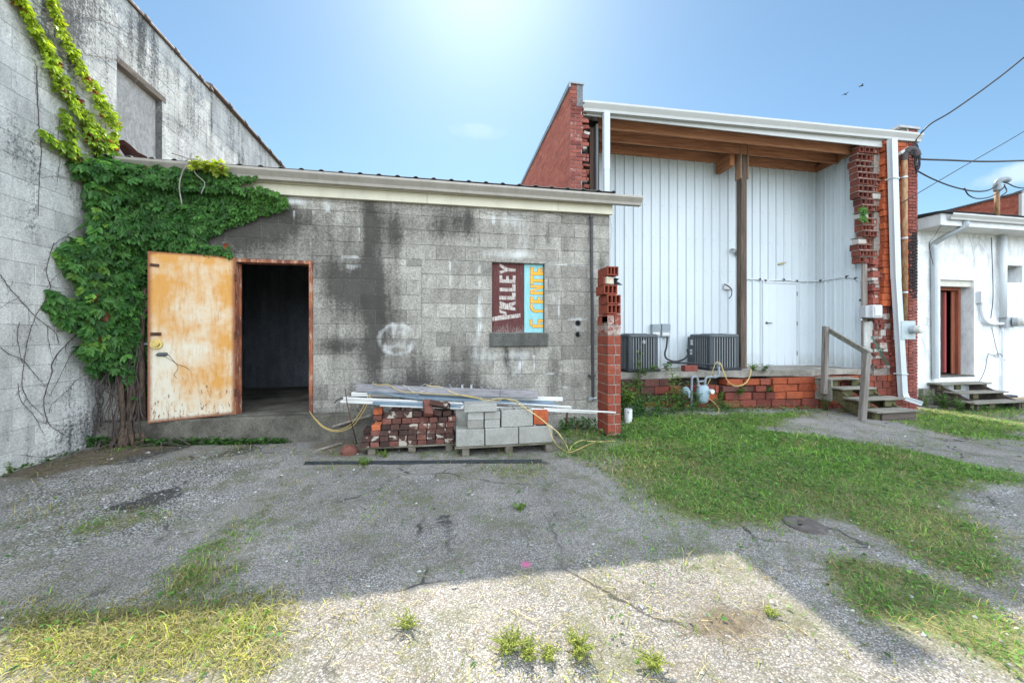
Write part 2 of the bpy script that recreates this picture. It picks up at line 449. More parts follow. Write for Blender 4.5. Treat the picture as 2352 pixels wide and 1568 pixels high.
def ground_material():
    m = NB('worn_asphalt', 0.9, 0.25); v = m.co('Object')
    cells = m.vor(v, 115, out='Color'); sepc = m.N('ShaderNodeSeparateColor'); m.L(cells, sepc.inputs[0])
    big = m.vor(v, 72, out='Color'); sepb = m.N('ShaderNodeSeparateColor'); m.L(big, sepb.inputs[0])
    edge = m.vor(v, 115); edgeb = m.vor(v, 72)
    pale = m.attr('pale', 'Fac'); tar_shadow = m.attr('tar_shadow', 'Fac'); gr = m.attr('turf', 'Fac'); dirt = m.attr('dirt', 'Fac')
    # fine aggregate in worn binder
    s = m.mr(sepc.outputs[0], 0.0, 1.0, 0.145, 0.45)
    stone = m.mix(m.mr(sepc.outputs[1], 0, 1), (0.98, 1.0, 1.0), (1.10, 1.0, 0.88))
    base = m.mix(1.0, stone, s, 'MULTIPLY')
    gap = m.mr(edge, 0.30, 0.62)
    base = m.mix(m.math('MULTIPLY', gap, 0.68), base, (0.06, 0.056, 0.05))
    # coarse crushed stone where pale
    sb = m.mr(sepb.outputs[0], 0.0, 1.0, 0.28, 0.74)
    coarse = m.mix(m.mr(edgeb, 0.34, 0.6), m.mix(1.0, (1.0, 0.985, 0.95), sb, 'MULTIPLY'), (0.05, 0.052, 0.055))
    pn = m.mr(m.math('ADD', pale, m.math('MULTIPLY', m.math('SUBTRACT', m.noise(v, 5, 6, 0.65), 0.5), 1.1)), 0.25, 0.7)
    c = m.mix(m.math('MULTIPLY', pn, 0.85), base, coarse)
    dust = m.noise(v, 3.2, 7, 0.65)
    c = m.mix(m.mr(dust, 0.36, 0.66, 0.0, 0.38), c, m.mix(m.mr(m.noise(v, 55, 4, 0.7), 0.3, 0.7), (0.17, 0.155, 0.13), (0.36, 0.33, 0.285)))
    # broad blotches of wear
    wear = m.noise(v, 0.9, 7, 0.6)
    c = m.mix(1.0, c, m.mr(wear, 0.3, 0.72, 0.72, 1.35), 'MULTIPLY')
    c = m.mix(m.mr(m.noise(v, 2.1, 9, 0.78), 0.49, 0.62, 0, 0.62), c, (0.105, 0.115, 0.05))
    c = m.mix(m.mr(m.noise(v, 3.4, 9, 0.8), 0.53, 0.66, 0, 0.5), c, (0.10, 0.08, 0.05))
    # tar patches, one painted shadow corner, and cracks
    tn = m.mr(m.math('ADD', tar_shadow, m.math('MULTIPLY', m.math('SUBTRACT', m.noise(v, 22, 8, 0.75), 0.5), 2.6)), 0.42, 0.85)
    c = m.mix(m.math('MULTIPLY', tn, 0.82), c, (0.022, 0.023, 0.025))
    wv = m.noise(v, 1.3, 4, 0.6, out='Color')
    vv = m.N('ShaderNodeVectorMath'); vv.operation = 'ADD'; m.L(v, vv.inputs[0])
    sc = m.N('ShaderNodeVectorMath'); sc.operation = 'SCALE'; sc.inputs['Scale'].default_value = 0.55; m.L(wv, sc.inputs[0]); m.L(sc.outputs[0], vv.inputs[1])
    crack = m.vor(vv.outputs[0], 0.75, 'DISTANCE_TO_EDGE')
    c = m.mix(m.math('MULTIPLY', m.mr(crack, 0.004, 0.013, 1, 0), m.mr(m.noise(v, 1.7, 3), 0.45, 0.6, 0, 0.8)), c, (0.03, 0.028, 0.024))
    # soil, moss and chaff
    soil = m.mix(m.mr(m.noise(v, 24, 6, 0.7), 0.35, 0.65), (0.055, 0.042, 0.026), (0.17, 0.135, 0.085))
    dn = m.mr(m.math('ADD', dirt, m.math('MULTIPLY', m.math('SUBTRACT', m.noise(v, 7, 6, 0.65), 0.5), 0.9)), 0.3, 0.75)
    c = m.mix(m.math('MULTIPLY', dn, 0.85), c, soil)
    turf = m.mix(m.mr(m.noise(v, 30, 6, 0.7), 0.35, 0.65), (0.05, 0.07, 0.016), (0.19, 0.19, 0.065))
    gn = m.mr(m.math('ADD', gr, m.math('MULTIPLY', m.math('SUBTRACT', m.noise(v, 9, 6, 0.7), 0.5), 0.8)), 0.22, 0.72)
    c = m.mix(m.math('MULTIPLY', gn, 0.85), c, turf)
    # a dab of pink marking paint
    pc = atg(1208, 1298)
    mp = m.co('Object', (1, 1, 1)); sub = m.N('ShaderNodeVectorMath'); sub.operation = 'SUBTRACT'; m.L(mp, sub.inputs[0]); sub.inputs[1].default_value = (pc.x, pc.y, pc.z)
    ln = m.N('ShaderNodeVectorMath'); ln.operation = 'LENGTH'; m.L(sub.outputs[0], ln.inputs[0])
    pk = m.mr(m.math('ADD', ln.outputs['Value'], m.math('MULTIPLY', m.noise(v, 40, 4), 0.03)), 0.03, 0.055, 0.75, 0)
    c = m.mix(pk, c, (0.55, 0.10, 0.25))
    m.col(c)
    h = m.math('ADD', m.math('MULTIPLY', m.math('SUBTRACT', 1.0, edge), m.math('SUBTRACT', 1.0, m.math('MULTIPLY', tn, 0.8))), m.math('MULTIPLY', m.noise(v, 12, 5, 0.6), 1.2))
    m.bump(h, 0.9, 0.006)
    return m.m

def build_ground():
    def axis(lo, a, b, hi, d):
        f = np.arange(a, b, d); n = 14
        l = a-(np.linspace(1, 0, n, endpoint=False)**2)*(a-lo); r = b+(np.linspace(0, 1, n)**2)*(hi-b)
        return np.concatenate([l, f, r])
    xs = axis(-60, -4.5, 9.0, 70, 0.05); ys = axis(-40, 0.5, 7.2, 90, 0.05)
    X, Y = np.meshgrid(xs, ys, indexing='ij'); n1, n2 = X.shape
    Z = np.where(X > 2, np.maximum(-0.034*(X-2), -0.32), np.where(X < -2, np.minimum(0.03*(-2-X), 0.12), 0.0))
    Z = Z + (pnoise(X, Y, 0.9, 2)-0.5)*0.03 + (pnoise(X, Y, 4, 4)-0.5)*0.012
    x, y = X.ravel(), Y.ravel()
    idx = np.arange(n1*n2).reshape(n1, n2)
    faces = np.stack([idx[:-1, :-1], idx[1:, :-1], idx[1:, 1:], idx[:-1, 1:]], -1).reshape(-1, 4)
    o = np_mesh('ground', np.stack([x, y, Z.ravel()], 1), faces, ground_material(), attrs={
        'turf': grass_mask(x, y), 'tar_shadow': soft_mask(x, y, TAR_SHADOW), 'pale': soft_mask(x, y, PALE), 'dirt': soft_mask(x, y, DIRT)}, smooth=True)
    tag(o, 'worn grey asphalt yard with gravel and patches of turf', 'ground', kind='structure')
build_ground()

# ================================================================ BLOCKWORK
def block_material(name, c_lo, c_hi, speck=0.45, soot=(0.035, 0.036, 0.038), white=(0.62, 0.63, 0.62), rough=0.92, soot_amt=1.0, base_soot=0.0, amp=1.0, hi=1.25):
    m = NB(name, rough, 0.15); v = m.co('Object')
    t = m.attr('tint'); sp = m.N('ShaderNodeSeparateColor'); m.L(t, sp.inputs[0])
    tone, dark, pale = sp.outputs[0], sp.outputs[1], sp.outputs[2]
    c = m.mix(tone, c_lo, c_hi)
    fine = m.noise(v, 130, 4, 0.7)
    c = m.mix(1.0, c, m.mr(fine, 0.32, 0.68, 1-speck, 1+speck), 'MULTIPLY')
    c = m.mix(1.0, c, m.mr(m.noise(v, 48, 3, 0.8), 0.34, 0.66, 1-speck*0.75, 1+speck*0.75), 'MULTIPLY')
    mid = m.noise(m.co('Object', (1, 1, 0.4)), 5, 8, 0.65)
    c = m.mix(1.0, c, m.mr(mid, 0.3, 0.7, 0.72, 1.25), 'MULTIPLY')
    vs = m.co('Object', (7, 7, 0.55)); st = m.noise(vs, 1.1, 7, 0.6)
    grit = m.noise(v, 28, 6, 0.7)
    d = m.math('ADD', m.math('MULTIPLY', dark, 1.0), m.math('MULTIPLY', m.math('SUBTRACT', st, 0.52), 1.1*amp))
    d = m.math('ADD', d, m.math('MULTIPLY', m.math('SUBTRACT', grit, 0.5), 1.2*amp))
    d = m.math('ADD', d, m.math('MULTIPLY', m.math('SUBTRACT', m.noise(v, 1.1, 5, 0.6), 0.5), 0.9*amp+base_soot))
    d = m.math('ADD', d, m.math('MULTIPLY', m.math('SUBTRACT', m.noise(m.co('Object', (1, 1, 0.5)), 75, 4, 0.75), 0.5), 0.8*amp))
    c = m.mix(m.math('MULTIPLY', m.mr(d, 0.04, hi), 0.88*soot_amt), c, soot)
    p = m.math('ADD', pale, m.math('MULTIPLY', m.math('SUBTRACT', m.noise(m.co('Object', (1, 1, 0.35)), 14, 7, 0.7), 0.5), 1.0))
    c = m.mix(m.mr(p, 0.22, 0.8, 0, 0.85), c, white)
    m.col(c)
    m.bump(m.math('ADD', fine, m.math('MULTIPLY', grit, 1.5)), 0.55, 0.004)
    return m.m

def blockwork(rows, holes, field, du=0.03, depth=0.006, groove=0.005, tone_var=1.0, seed=1):
    """rows: list of block rects (u0,u1,v0,v1). field(u,v)->(dark,pale). Returns verts (u, v, out) + faces + tints"""
    rnd = random.Random(seed); V = []; F = []; T = []
    for r in rows:
        for (u0, u1, v0, v1) in rect_minus(r, holes):
            tone = min(1, max(0, 0.5+rnd.gauss(0, 0.22)*tone_var)); off = rnd.uniform(-0.0015, 0.0015)
            nu = max(1, int(round((u1-u0)/du))); nv = max(1, int(round((v1-v0)/du)))
            g = groove; us = [u0+0.001]+[u0+g+(u1-u0-2*g)*i/nu for i in range(nu+1)]+[u1-0.001]
            vs = [v0+0.001]+[v0+g+(v1-v0-2*g)*i/nv for i in range(nv+1)]+[v1-0.001]
            o = len(V)
            for i, u in enumerate(us):
                for j, w in enumerate(vs):
                    e = i in (0, nu+2) or j in (0, nv+2)
                    V.append((u, w, 0.0 if e else depth+off)); T.append((u, w, tone))
            k = len(vs)
            for i in range(len(us)-1):
                for j in range(k-1):
                    a = o+i*k+j; F.append((a, a+k, a+k+1, a+1))
    V = np.array(V); F = np.array(F); T = np.array(T)
    dk, pl = field(T[:, 0], T[:, 1])
    return V, F, np.stack([T[:, 2], dk, pl], 1)
def running_bond(u0, u1, v0, v1, bl, bh, shift=0.0, anchor=0.0, vanchor=0.0):
    rows = []; k = math.floor((v0-vanchor)/bh)
    while vanchor+k*bh < v1:
        a, b = vanchor+k*bh, vanchor+(k+1)*bh
        u = anchor+shift+(0 if k % 2 else bl/2); u -= math.ceil((u-u0)/bl)*bl
        while u < u1:
            q = (max(u, u0), min(u+bl, u1), max(a, v0), min(b, v1))
            if q[1]-q[0] > 0.015 and q[3]-q[2] > 0.015: rows.append(q)
            u += bl
        k += 1
    return rows
def gauss(u, v, L):
    s = np.zeros(u.shape)
    for (a, b, su, sv, amp) in L: s += amp*np.exp(-((u-a)/su)**2-((v-b)/sv)**2)
    return s
mortar_m = flat_mat('mortar', (0.30, 0.295, 0.28), 0.95, 0.1, var=0.3, scale=30)
mortar_dk = flat_mat('old_mortar', (0.13, 0.13, 0.128), 0.95, 0.1, var=0.4, scale=25)

# ---------------------------------------------------------------- the tall block building on the left
LA = R(2.2); LP = Vector((-4.25, 5.38, 0))
def atw(x, y, out=0.0):
    """sighting onto the left wall; returns the point as if the wall ran along +Y (the building object carries the turn)"""
    n = Vector((math.cos(LA), math.sin(LA), 0)); r = Vector(_ray(x, y)); o = Vector((0, 0, _H))
    t = ((LP-o).dot(n)+out)/r.dot(n); p = o+r*t-LP
    q = Matrix.Rotation(-LA, 3, 'Z') @ p
    return q+LP
LW = thing('block_building', 'tall weathered pale block building with tile coping along the yard', 'building', LP)
LW.rotation_euler = (0, 0, LA)
LTOP = 5.90
lw_mat = block_material('pale_painted_block', (0.50, 0.50, 0.47), (0.66, 0.66, 0.625), 0.24, soot=(0.06, 0.063, 0.065), white=(0.62, 0.63, 0.61), soot_amt=1.0, amp=2.4, hi=0.85)
_w0, _w1 = atw(268, 140), atw(372, 228); _w2 = atw(268, 352)
WIN = (_w0.y, _w1.y, 3.62, _w0.z)
def lw_field(u, v):
    dk = 0.12+gauss(u, v, [(5.0, 5.3, 0.35, 0.7, 0.55), (4.7, 4.6, 0.3, 0.7, 0.45), (5.9, 5.6, 0.3, 0.5, 0.45), (5.3, 0.9, 0.35, 0.9, 0.55), (5.35, 0.2, 0.8, 0.25, 0.4),
        (4.5, 5.8, 0.5, 0.4, 0.5), (8.0, 4.3, 0.12, 0.7, 0.5), (7.75, 5.4, 0.10, 0.5, 0.5), (9.0, 4.6, 0.3, 0.7, 0.45), (6.6, 5.5, 0.5, 0.35, 0.4), (4.4, 3.3, 0.3, 0.25, 0.35), (4.6, 2.5, 0.3, 0.12, 0.35),
        (5.0, 3.3, 0.25, 0.6, 0.2), (5.45, 4.3, 0.12, 0.8, 0.3), (7.2, 5.0, 0.3, 0.5, 0.3), (10.0, 4.6, 0.4, 0.6, 0.3)]) - 0.14
    dk = dk + 0.30*np.clip((v-3.6)/2.2, 0, 1)*pnoise(u*6, v*0.9, 1.0, 8)
    pl = gauss(u, v, [(4.4, 4.0, 0.5, 0.5, 0.35), (4.6, 1.6, 0.5, 0.8, 0.25), (6.9, 4.3, 0.25, 0.7, 0.25)])
    return dk*1.35-0.20, pl
V, F, T = blockwork(running_bond(1.0, 7.62, -0.15, LTOP, 0.416, 0.208, vanchor=0.05), [WIN], lw_field, du=0.06, depth=0.003, groove=0.003, tone_var=1.0, seed=4)
V2, F2, T2 = blockwork(running_bond(7.66, 14.0, -0.15, LTOP+0.10, 0.416, 0.208, vanchor=0.05), [], lw_field, du=0.1, depth=0.004, groove=0.004, tone_var=0.7, seed=5)
V2[:, 2] -= 0.05
V = np.vstack([V, V2]); F = np.vstack([F, F2+len(T)]); T = np.vstack([T, T2])
P = np.stack([LP.x+V[:, 2], V[:, 0], V[:, 1]], 1)
np_mesh('wall', P, F, lw_mat, LW, {'tint': T})
b = MB(); t_ = 0.3
for (u0, u1, v0, v1) in rect_minus((1.0, 7.62, -0.3, LTOP), [WIN]): b.box(LP.x-t_, LP.x+0.0005, u0, u1, v0, v1)
b.box(LP.x-t_, LP.x-0.0495, 7.62, 14.0, -0.3, LTOP+0.10)
b.box(LP.x-8, LP.x-t_, 1.0, 14.0, -0.3, LTOP-0.3)
b.build('wall_core', mortar_dk, LW)
ply = NB('weathered_plywood', 0.9, 0.15); v_ = ply.co('Object', (1, 1.6, 1)); wav = ply.noise(v_, 5, 6, 0.6, 2.5)
ply.col(ply.mix(ply.mr(ply.noise(v_, 60, 4, 0.7), 0.4, 0.7, 0, 0.5), ply.mix(ply.mr(wav, 0.35, 0.65), (0.40, 0.385, 0.36), (0.62, 0.605, 0.57)), (0.15, 0.13, 0.12))); ply.bump(wav, 0.3, 0.004)
b = MB(); b.box(LP.x-0.10, LP.x-0.085, WIN[0]-0.02, WIN[1]+0.02, WIN[2], WIN[3]); b.build('window_board', ply.m, LW)
old_wood = wood_mat('rotten_lintel_wood', (0.13, 0.105, 0.08), (0.32, 0.28, 0.23), 'Y')
b = MB(); b.box(LP.x-0.12, LP.x+0.008, WIN[0]-0.0, WIN[1]+0.08, WIN[3]-0.02, WIN[3]+0.075); b.build('lintel', old_wood, LW, bevel=0.008)
cop_m = paint_mat('dark_glazed_coping', (0.105, 0.078, 0.065), 0.8, 0.3, (0.07, 0.07, 0.07), 0.6)
def coping(y0, y1, z, step):
    y = y0
    while y < y1-0.05:
        e = min(y+step, y1); b = MB()
        prof = lambda r, yy: [(LP.x-0.15+r*math.cos(a), yy, z+0.0+0.42*r*math.sin(a)) for a in [math.pi*i/8 for i in range(9)]] + [(LP.x-0.15-r, yy, z-0.03), (LP.x-0.15+r, yy, z-0.03)]
        b.rings([prof(0.185, y), prof(0.185, e-0.06)]); b.rings([prof(0.205, e-0.06), prof(0.205, e+0.004)])
        b.build('coping_tile', cop_m, LW, smooth=False); y = e
coping(3.6, 7.62, LTOP+0.03, 0.62); coping(7.66, 13.9, LTOP+0.13, 0.62)

# ================================================================ THE BLOCK STOREHOUSE
YM = 5.38
ST = thing('block_storehouse', 'low grey block storehouse with open doorway and stained front', 'building', (0, YM, 0))
TOPZ = 3.30
DOOR = (-2.77, -1.845, 0.36, 2.385)
WN = (0.635, 1.44, 1.44, 2.483)
HO1 = at(1327, 742, YM); HO2 = at(1327, 768, YM)
holes = [(-2.80, -1.82, 0.30, 2.41), WN]
rows = []
LINT = (0.449, 1.651, 2.483, 2.691)
up = running_bond(-4.24, 2.486, 2.483, TOPZ, 0.416, 0.208, vanchor=2.483, anchor=-0.38)
rows += [q for r in up for q in rect_minus(r, [LINT])] + [LINT]
rows += running_bond(-4.24, -0.38, -0.1, 2.483, 0.416, 0.208, vanchor=2.385, anchor=-0.38)
rows += running_bond(-0.38, 2.486, -0.1, 2.483, 0.416, 0.208, vanchor=2.483, anchor=-0.38, shift=0.0)
SILL = (0.60, 1.475, 1.235, 1.44)
def st_field(u, v):
    dk = gauss(u, v, [(-2.6, 2.9, 0.5, 0.35, 0.75), (-2.0, 3.0, 0.25, 0.2, 0.25), (-1.05, 2.95, 0.13, 0.45, 0.75), (-0.75, 2.85, 0.14, 0.4, 0.45), (-1.1, 2.2, 0.22, 0.35, 0.6),
        (-1.6, 2.1, 0.16, 0.4, 0.45), (-1.35, 1.95, 0.2, 0.3, 0.4), (-1.5, 1.25, 0.3, 0.12, 0.65), (-0.95, 1.6, 0.2, 0.5, 0.5), (-1.05, 0.9, 0.12, 0.5, 0.55), (-0.55, 0.9, 0.25, 0.5, 0.30), (-0.65, 0.6, 0.5, 0.25, 0.4),
        (-0.1, 2.95, 0.16, 0.25, 0.4), (0.15, 3.05, 0.10, 0.25, 0.5), (0.30, 3.05, 0.08, 0.3, 0.55), (0.15, 1.2, 0.25, 0.5, 0.28), (0.1, 0.7, 0.4, 0.2, 0.35), (1.5, 2.9, 0.07, 0.25, 0.55), (1.75, 2.8, 0.09, 0.35, 0.45), (2.35, 2.4, 0.08, 0.2, 0.5),
        (0.85, 1.1, 0.05, 0.18, 0.8), (1.02, 1.05, 0.05, 0.16, 0.6), (0.92, 0.85, 0.07, 0.2, 0.5), (1.25, 1.1, 0.05, 0.15, 0.45), (1.6, 0.9, 0.12, 0.35, 0.45), (0.5, 0.6, 0.3, 0.12, 0.35), (-3.3, 2.6, 0.6, 0.6, 0.5),
        (-2.3, 0.2, 1.5, 0.18, 0.6), (1.95, 1.95, 0.25, 0.12, 0.2), (-1.7, 0.6, 0.12, 0.3, 0.1), (-1.25, 2.25, 0.55, 0.5, 0.35), (-1.1, 1.6, 0.4, 0.6, 0.25), (-2.3, 2.8, 0.9, 0.4, 0.3), (-0.4, 2.95, 1.0, 0.25, 0.22), (-1.3, 0.5, 0.6, 0.25, 0.25), (-0.2, 0.9, 0.7, 0.5, 0.18)]) - 0.06
    pl = gauss(u, v, [(-2.05, 3.22, 0.22, 0.06, 0.85), (-1.62, 3.2, 0.08, 0.12, 0.5), (0.9, 3.12, 0.4, 0.12, 0.55), (1.1, 2.85, 0.16, 0.2, 0.4), (1.0, 2.6, 0.6, 0.08, 0.5), (0.4, 1.35, 0.14, 0.35, 0.25), (0.5, 1.05, 0.25, 0.15, 0.28), (1.1, 1.12, 0.4, 0.06, 0.32),
        (1.0, 0.95, 0.15, 0.25, 0.45), (0.45, 1.9, 0.1, 0.6, 0.12), (1.55, 2.0, 0.06, 0.5, 0.3), (-0.35, 2.4, 0.02, 0.4, 0.3), (1.97, 1.5, 0.10, 0.16, 0.4), (-1.3, 2.35, 0.15, 0.05, 0.5), (-1.95, 2.5, 0.1, 0.05, 0.35),
        (0.1, 2.48, 0.3, 0.03, 0.3), (-0.9, 2.5, 0.4, 0.02, 0.35)])
    # white bloom on some vertical and bed joints
    for (ju, va, vb, w) in [(-2.05, 2.9, 3.1, .014), (-1.63, 3.1, 3.28, .014), (-1.85, 2.6, 2.75, .012), (0.03, 2.1, 2.45, .012), (0.45, 1.4, 2.6, .016), (1.06, 0.6, 1.0, .014), (1.27, 0.8, 1.1, .014), (1.66, 1.5, 2.4, .012), (2.07, 0.5, 0.75, .014), (1.87, 1.0, 1.2, .012), (2.07, 1.2, 1.5, .012), (2.09, 3.0, 3.2, .012), (0.66, 2.9, 3.2, .014), (-1.22, 2.7, 2.9, .012)]:
        pl += 0.85*np.exp(-((u-ju)/(w*1.2))**2)*((v > va) & (v < vb))*np.clip((pnoise(u*3, v*9, 1.0, ju)-0.3)*3, 0, 1)
    for (jv, ua, ub, w) in [(2.483, -1.7, -0.5, .012), (2.483, 0.0, 2.2, .014), (2.691, -0.2, 0.6, .01), (0.82, 0.9, 2.3, .012), (1.65, 1.8, 2.3, .012), (1.235, 1.6, 2.4, .01), (0.61, 1.6, 2.3, .01)]:
        pl += 0.65*np.exp(-((v-jv)/(w*1.2))**2)*((u > ua) & (u < ub))*np.clip((pnoise(u*5, v*2, 1.0, jv*3)-0.42)*4, 0, 1)
    # sprayed white ring with a jagged grin
    cx, cz, rr = -0.705, 1.345, 0.245
    d = np.hypot(u-cx, (v-cz)*1.08); ring = 0.36*np.exp(-((d-rr+0.03*(pnoise(u, v, 7, 3)-.5))/0.045)**2)*(0.45+0.9*pnoise(u, v, 9, 5))
    ins = d < rr
    teeth = np.abs(v-(cz-0.11+0.035*np.abs(((u-cx)*9) % 2-1))); grin = 0.26*np.exp(-(teeth/0.03)**2)*ins*(np.abs(u-cx) < 0.19)
    eyes = 0.25*(np.exp(-((u-cx+0.09)/0.06)**2-((v-cz-0.09)/0.05)**2)+np.exp(-((u-cx-0.08)/0.06)**2-((v-cz-0.09)/0.05)**2))
    pl += ring+grin+eyes+0.16*ins*pnoise(u, v, 10, 8)*2
    return dk*1.6, pl*(0.35+1.1*pnoise(u, v, 5, 61))
V, F, T = blockwork(rows, holes, st_field, du=0.028, depth=0.009, groove=0.0065, tone_var=1.0, seed=9)
V[:, 2] *= np.clip(0.75+1.2*(pnoise(V[:, 0], V[:, 1], 9, 4)-.45), .2, 1.2)
P = np.stack([V[:, 0], YM-V[:, 2], V[:, 1]], 1)
st_mat = block_material('grey_concrete_block', (0.195, 0.184, 0.160), (0.365, 0.348, 0.305), 0.45, soot=(0.042, 0.039, 0.035), white=(0.60, 0.61, 0.59), amp=1.25, hi=1.0)
# the front; its two pipe holes are flat dark discs, shade put into the colour
np_mesh('front_wall', P, F, st_mat, ST, {'tint': T})
b = MB()
for (u0, u1, v0, v1) in rect_minus((-4.26, 2.482, -0.3, 3.5), [(-2.80, -1.82, 0.30, 2.41), WN]):
    b.box(u0, u1, YM+0.0005, YM+0.20, v0, v1)
b.build('wall_core', mortar_m, ST)
dark_m = flat_mat('hole_shade', (0.012, 0.012, 0.012), 0.9, 0.1)  # near-black colour standing in for the shade inside openings
for h in (HO1, HO2):
    b = MB(); n = 14; r0 = 0.042; pts = []
    for k in range(n): a = 2*math.pi*k/n; pts.append((math.cos(a), math.sin(a)))
    ro = [(h.x+c*0.052, YM-0.009, h.z+s*0.052) for c, s in pts]; ri = [(h.x+c*r0, YM-0.009, h.z+s*r0) for c, s in pts]; rb = [(h.x+c*r0*0.9, YM-0.0075, h.z+s*r0*0.9) for c, s in pts]
    b.rings([ro, ri, rb], cap=False); b.poly(list(reversed(rb)), m=1)
    b.build('pipe_hole_disc', [mortar_dk, dark_m], ST)
# rooms inside
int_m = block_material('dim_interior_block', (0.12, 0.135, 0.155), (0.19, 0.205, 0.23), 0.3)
b = MB()
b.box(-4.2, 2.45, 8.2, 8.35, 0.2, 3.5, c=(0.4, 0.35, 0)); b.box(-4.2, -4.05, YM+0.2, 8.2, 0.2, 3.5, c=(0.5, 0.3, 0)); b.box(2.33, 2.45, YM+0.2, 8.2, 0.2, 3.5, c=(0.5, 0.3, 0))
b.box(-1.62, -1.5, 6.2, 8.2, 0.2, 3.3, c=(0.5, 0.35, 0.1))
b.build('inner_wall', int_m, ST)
conc_m = NB('stained_concrete', 0.9, 0.2); v_ = conc_m.co('Object')
c_ = conc_m.mix(1.0, conc_m.mix(conc_m.mr(conc_m.noise(v_, 2.2, 7, 0.65), 0.35, 0.65), (0.06, 0.055, 0.046), (0.19, 0.175, 0.145)), conc_m.mr(conc_m.noise(v_, 60, 4, 0.7), 0.3, 0.7, 0.6, 1.3), 'MULTIPLY')
conc_m.col(conc_m.mix(conc_m.mr(conc_m.noise(v_, 9, 6, 0.65), 0.5, 0.7, 0, 0.5), c_, (0.05, 0.055, 0.03))); conc_m.bump(conc_m.noise(v_, 40, 6, 0.7), 0.6, 0.01); conc_m = conc_m.m
b = MB(); b.box(-4.2, 2.45, YM+0.2, 8.2, 0.1, 0.345); b.build('floor', conc_m, ST)
b = MB(); b.box(-4.2, -1.0, 5.20, YM-0.008, -0.2, 0.345); b.box(-2.80, -1.82, YM-0.008, YM+0.2, -0.2, 0.355); b.build('foundation', conc_m, ST, bevel=0.015, seg=2)
# roof sheet with ribs
roof_m = paint_mat('weathered_grey_roof_sheet', (0.16, 0.165, 0.165), 0.5, 0.2, (0.10, 0.07, 0.05), 0.5, metal=0.3)
b = MB(); x = -4.1; top = []
prof = []
while x < 2.62:
    prof += [(x, 0), (x+0.025, 0.018), (x+0.05, 0.018), (x+0.075, 0)]; x += 0.2415
def rline(y, dz): return [(px, y, 3.565+0.035*(y-5.16)+pz+dz) for px, pz in prof] + [(px, y, 3.565+0.035*(y-5.16)+pz+dz-0.006) for px, pz in reversed(prof)]
b.rings([rline(5.17, 0), rline(8.6, 0)]); b.build('roof', roof_m, ST)
b = MB(); b.box(-4.15, 2.48, 5.40, 8.55, 3.46, 3.55); b.build('roof_deck', flat_mat('roof_deck_wood', (0.12, 0.09, 0.06)), ST)
# gutter (K profile) and cream fascia boards
gut_m = paint_mat('faded_tan_gutter', (0.36, 0.335, 0.29), 0.45, 0.15, (0.15, 0.13, 0.10), 0.35)
def gutter(name, x0, x1, y, z0, z1, mat, parent, h=0.115, d=0.12):
    """K style gutter, back at y, top at z0..z1"""
    pr = [(0, 0), (0, -h), (-d*0.55, -h), (-d*0.62, -h*0.72), (-d*0.95, -h*0.30), (-d, -h*0.22), (-d, 0.0), (-d+0.012, 0.0), (-d+0.012, -h*0.2), (-d*0.58, -h*0.68), (-d*0.5, -h+0.01), (-0.008, -h+0.01), (-0.008, 0)]
    b = MB(); n = max(2, int((x1-x0)/0.5)); ring = []
    for i in range(n+1):
        x = x0+(x1-x0)*i/n; z = z0+(z1-z0)*i/n+random.uniform(-0.002, 0.002)
        ring.append([(x, y+a, z+c) for a, c in pr])
    b.rings(ring)
    return b.build(name, mat, parent)
gutter('gutter', -3.98, 2.93, 5.285, 3.556, 3.526, gut_m, ST, 0.125, 0.13)
fas_m = paint_mat('cream_fascia_paint', (0.60, 0.57, 0.44), 0.55, 0.08, (0.28, 0.24, 0.16), 0.28, scale=3)
b = MB()
for x0, x1 in ((-4.05, -0.30), (-0.297, 1.63), (1.633, 2.51)):
    b.box(x0, x1, 5.318, 5.37, 3.272, 3.41)
    b.box(x0, x1, 5.292, 5.37, 3.413, 3.545)
b.build('fascia', fas_m, ST, bevel=0.004)
# right end return of the wall top
# window: board signs, frame lip, sill
rust = (0.20, 0.065, 0.025)
board_m = NB('flaking_maroon_board', 0.75, 0.25); v_ = board_m.co('Object', (10, 10, 1.2)); n_ = board_m.noise(v_, 6, 7, 0.65)
c_ = board_m.mix(board_m.mr(n_, 0.35, 0.7), (0.070, 0.022, 0.020), (0.125, 0.045, 0.042))
zz = board_m.N('ShaderNodeSeparateXYZ'); board_m.L(board_m.co('Object'), zz.inputs[0])
wearz = board_m.mr(zz.outputs['Z'], 1.46, 1.62, 0.16, 0.0)
board_m.col(board_m.mix(board_m.mr(board_m.math('ADD', board_m.noise(v_, 14, 6, 0.7), wearz), 0.62, 0.72, 0, 0.75), c_, (0.30, 0.26, 0.24))); board_m = board_m.m
teal_m = NB('flaking_teal_board', 0.7, 0.25); v_ = teal_m.co('Object', (8, 8, 1.0)); n_ = teal_m.noise(v_, 5, 7, 0.65)
teal_m.col(teal_m.mix(teal_m.mr(teal_m.noise(v_, 16, 6, 0.7), 0.55, 0.68, 0, 0.65), teal_m.mix(teal_m.mr(n_, 0.3, 0.7), (0.16, 0.42, 0.42), (0.30, 0.56, 0.60)), (0.45, 0.42, 0.38))); teal_m = teal_m.m
YB = YM+0.045
b = MB(); b.box(WN[0]+0.004, 1.130, YB, YB+0.02, WN[2]+0.004, WN[3]-0.004); mb_ = b.build('maroon_sign_board', board_m, ST)
b = MB(); b.box(1.134, WN[1]-0.012, YB+0.004, YB+0.024, WN[2]+0.004, WN[3]-0.004); tb_ = b.build('teal_sign_board', teal_m, ST)
ltr_w = NB('worn_white_lettering', 0.8, 0.2); v_ = ltr_w.co('Object', (22, 22, 3.5)); n_ = ltr_w.noise(v_, 4, 7, 0.7)
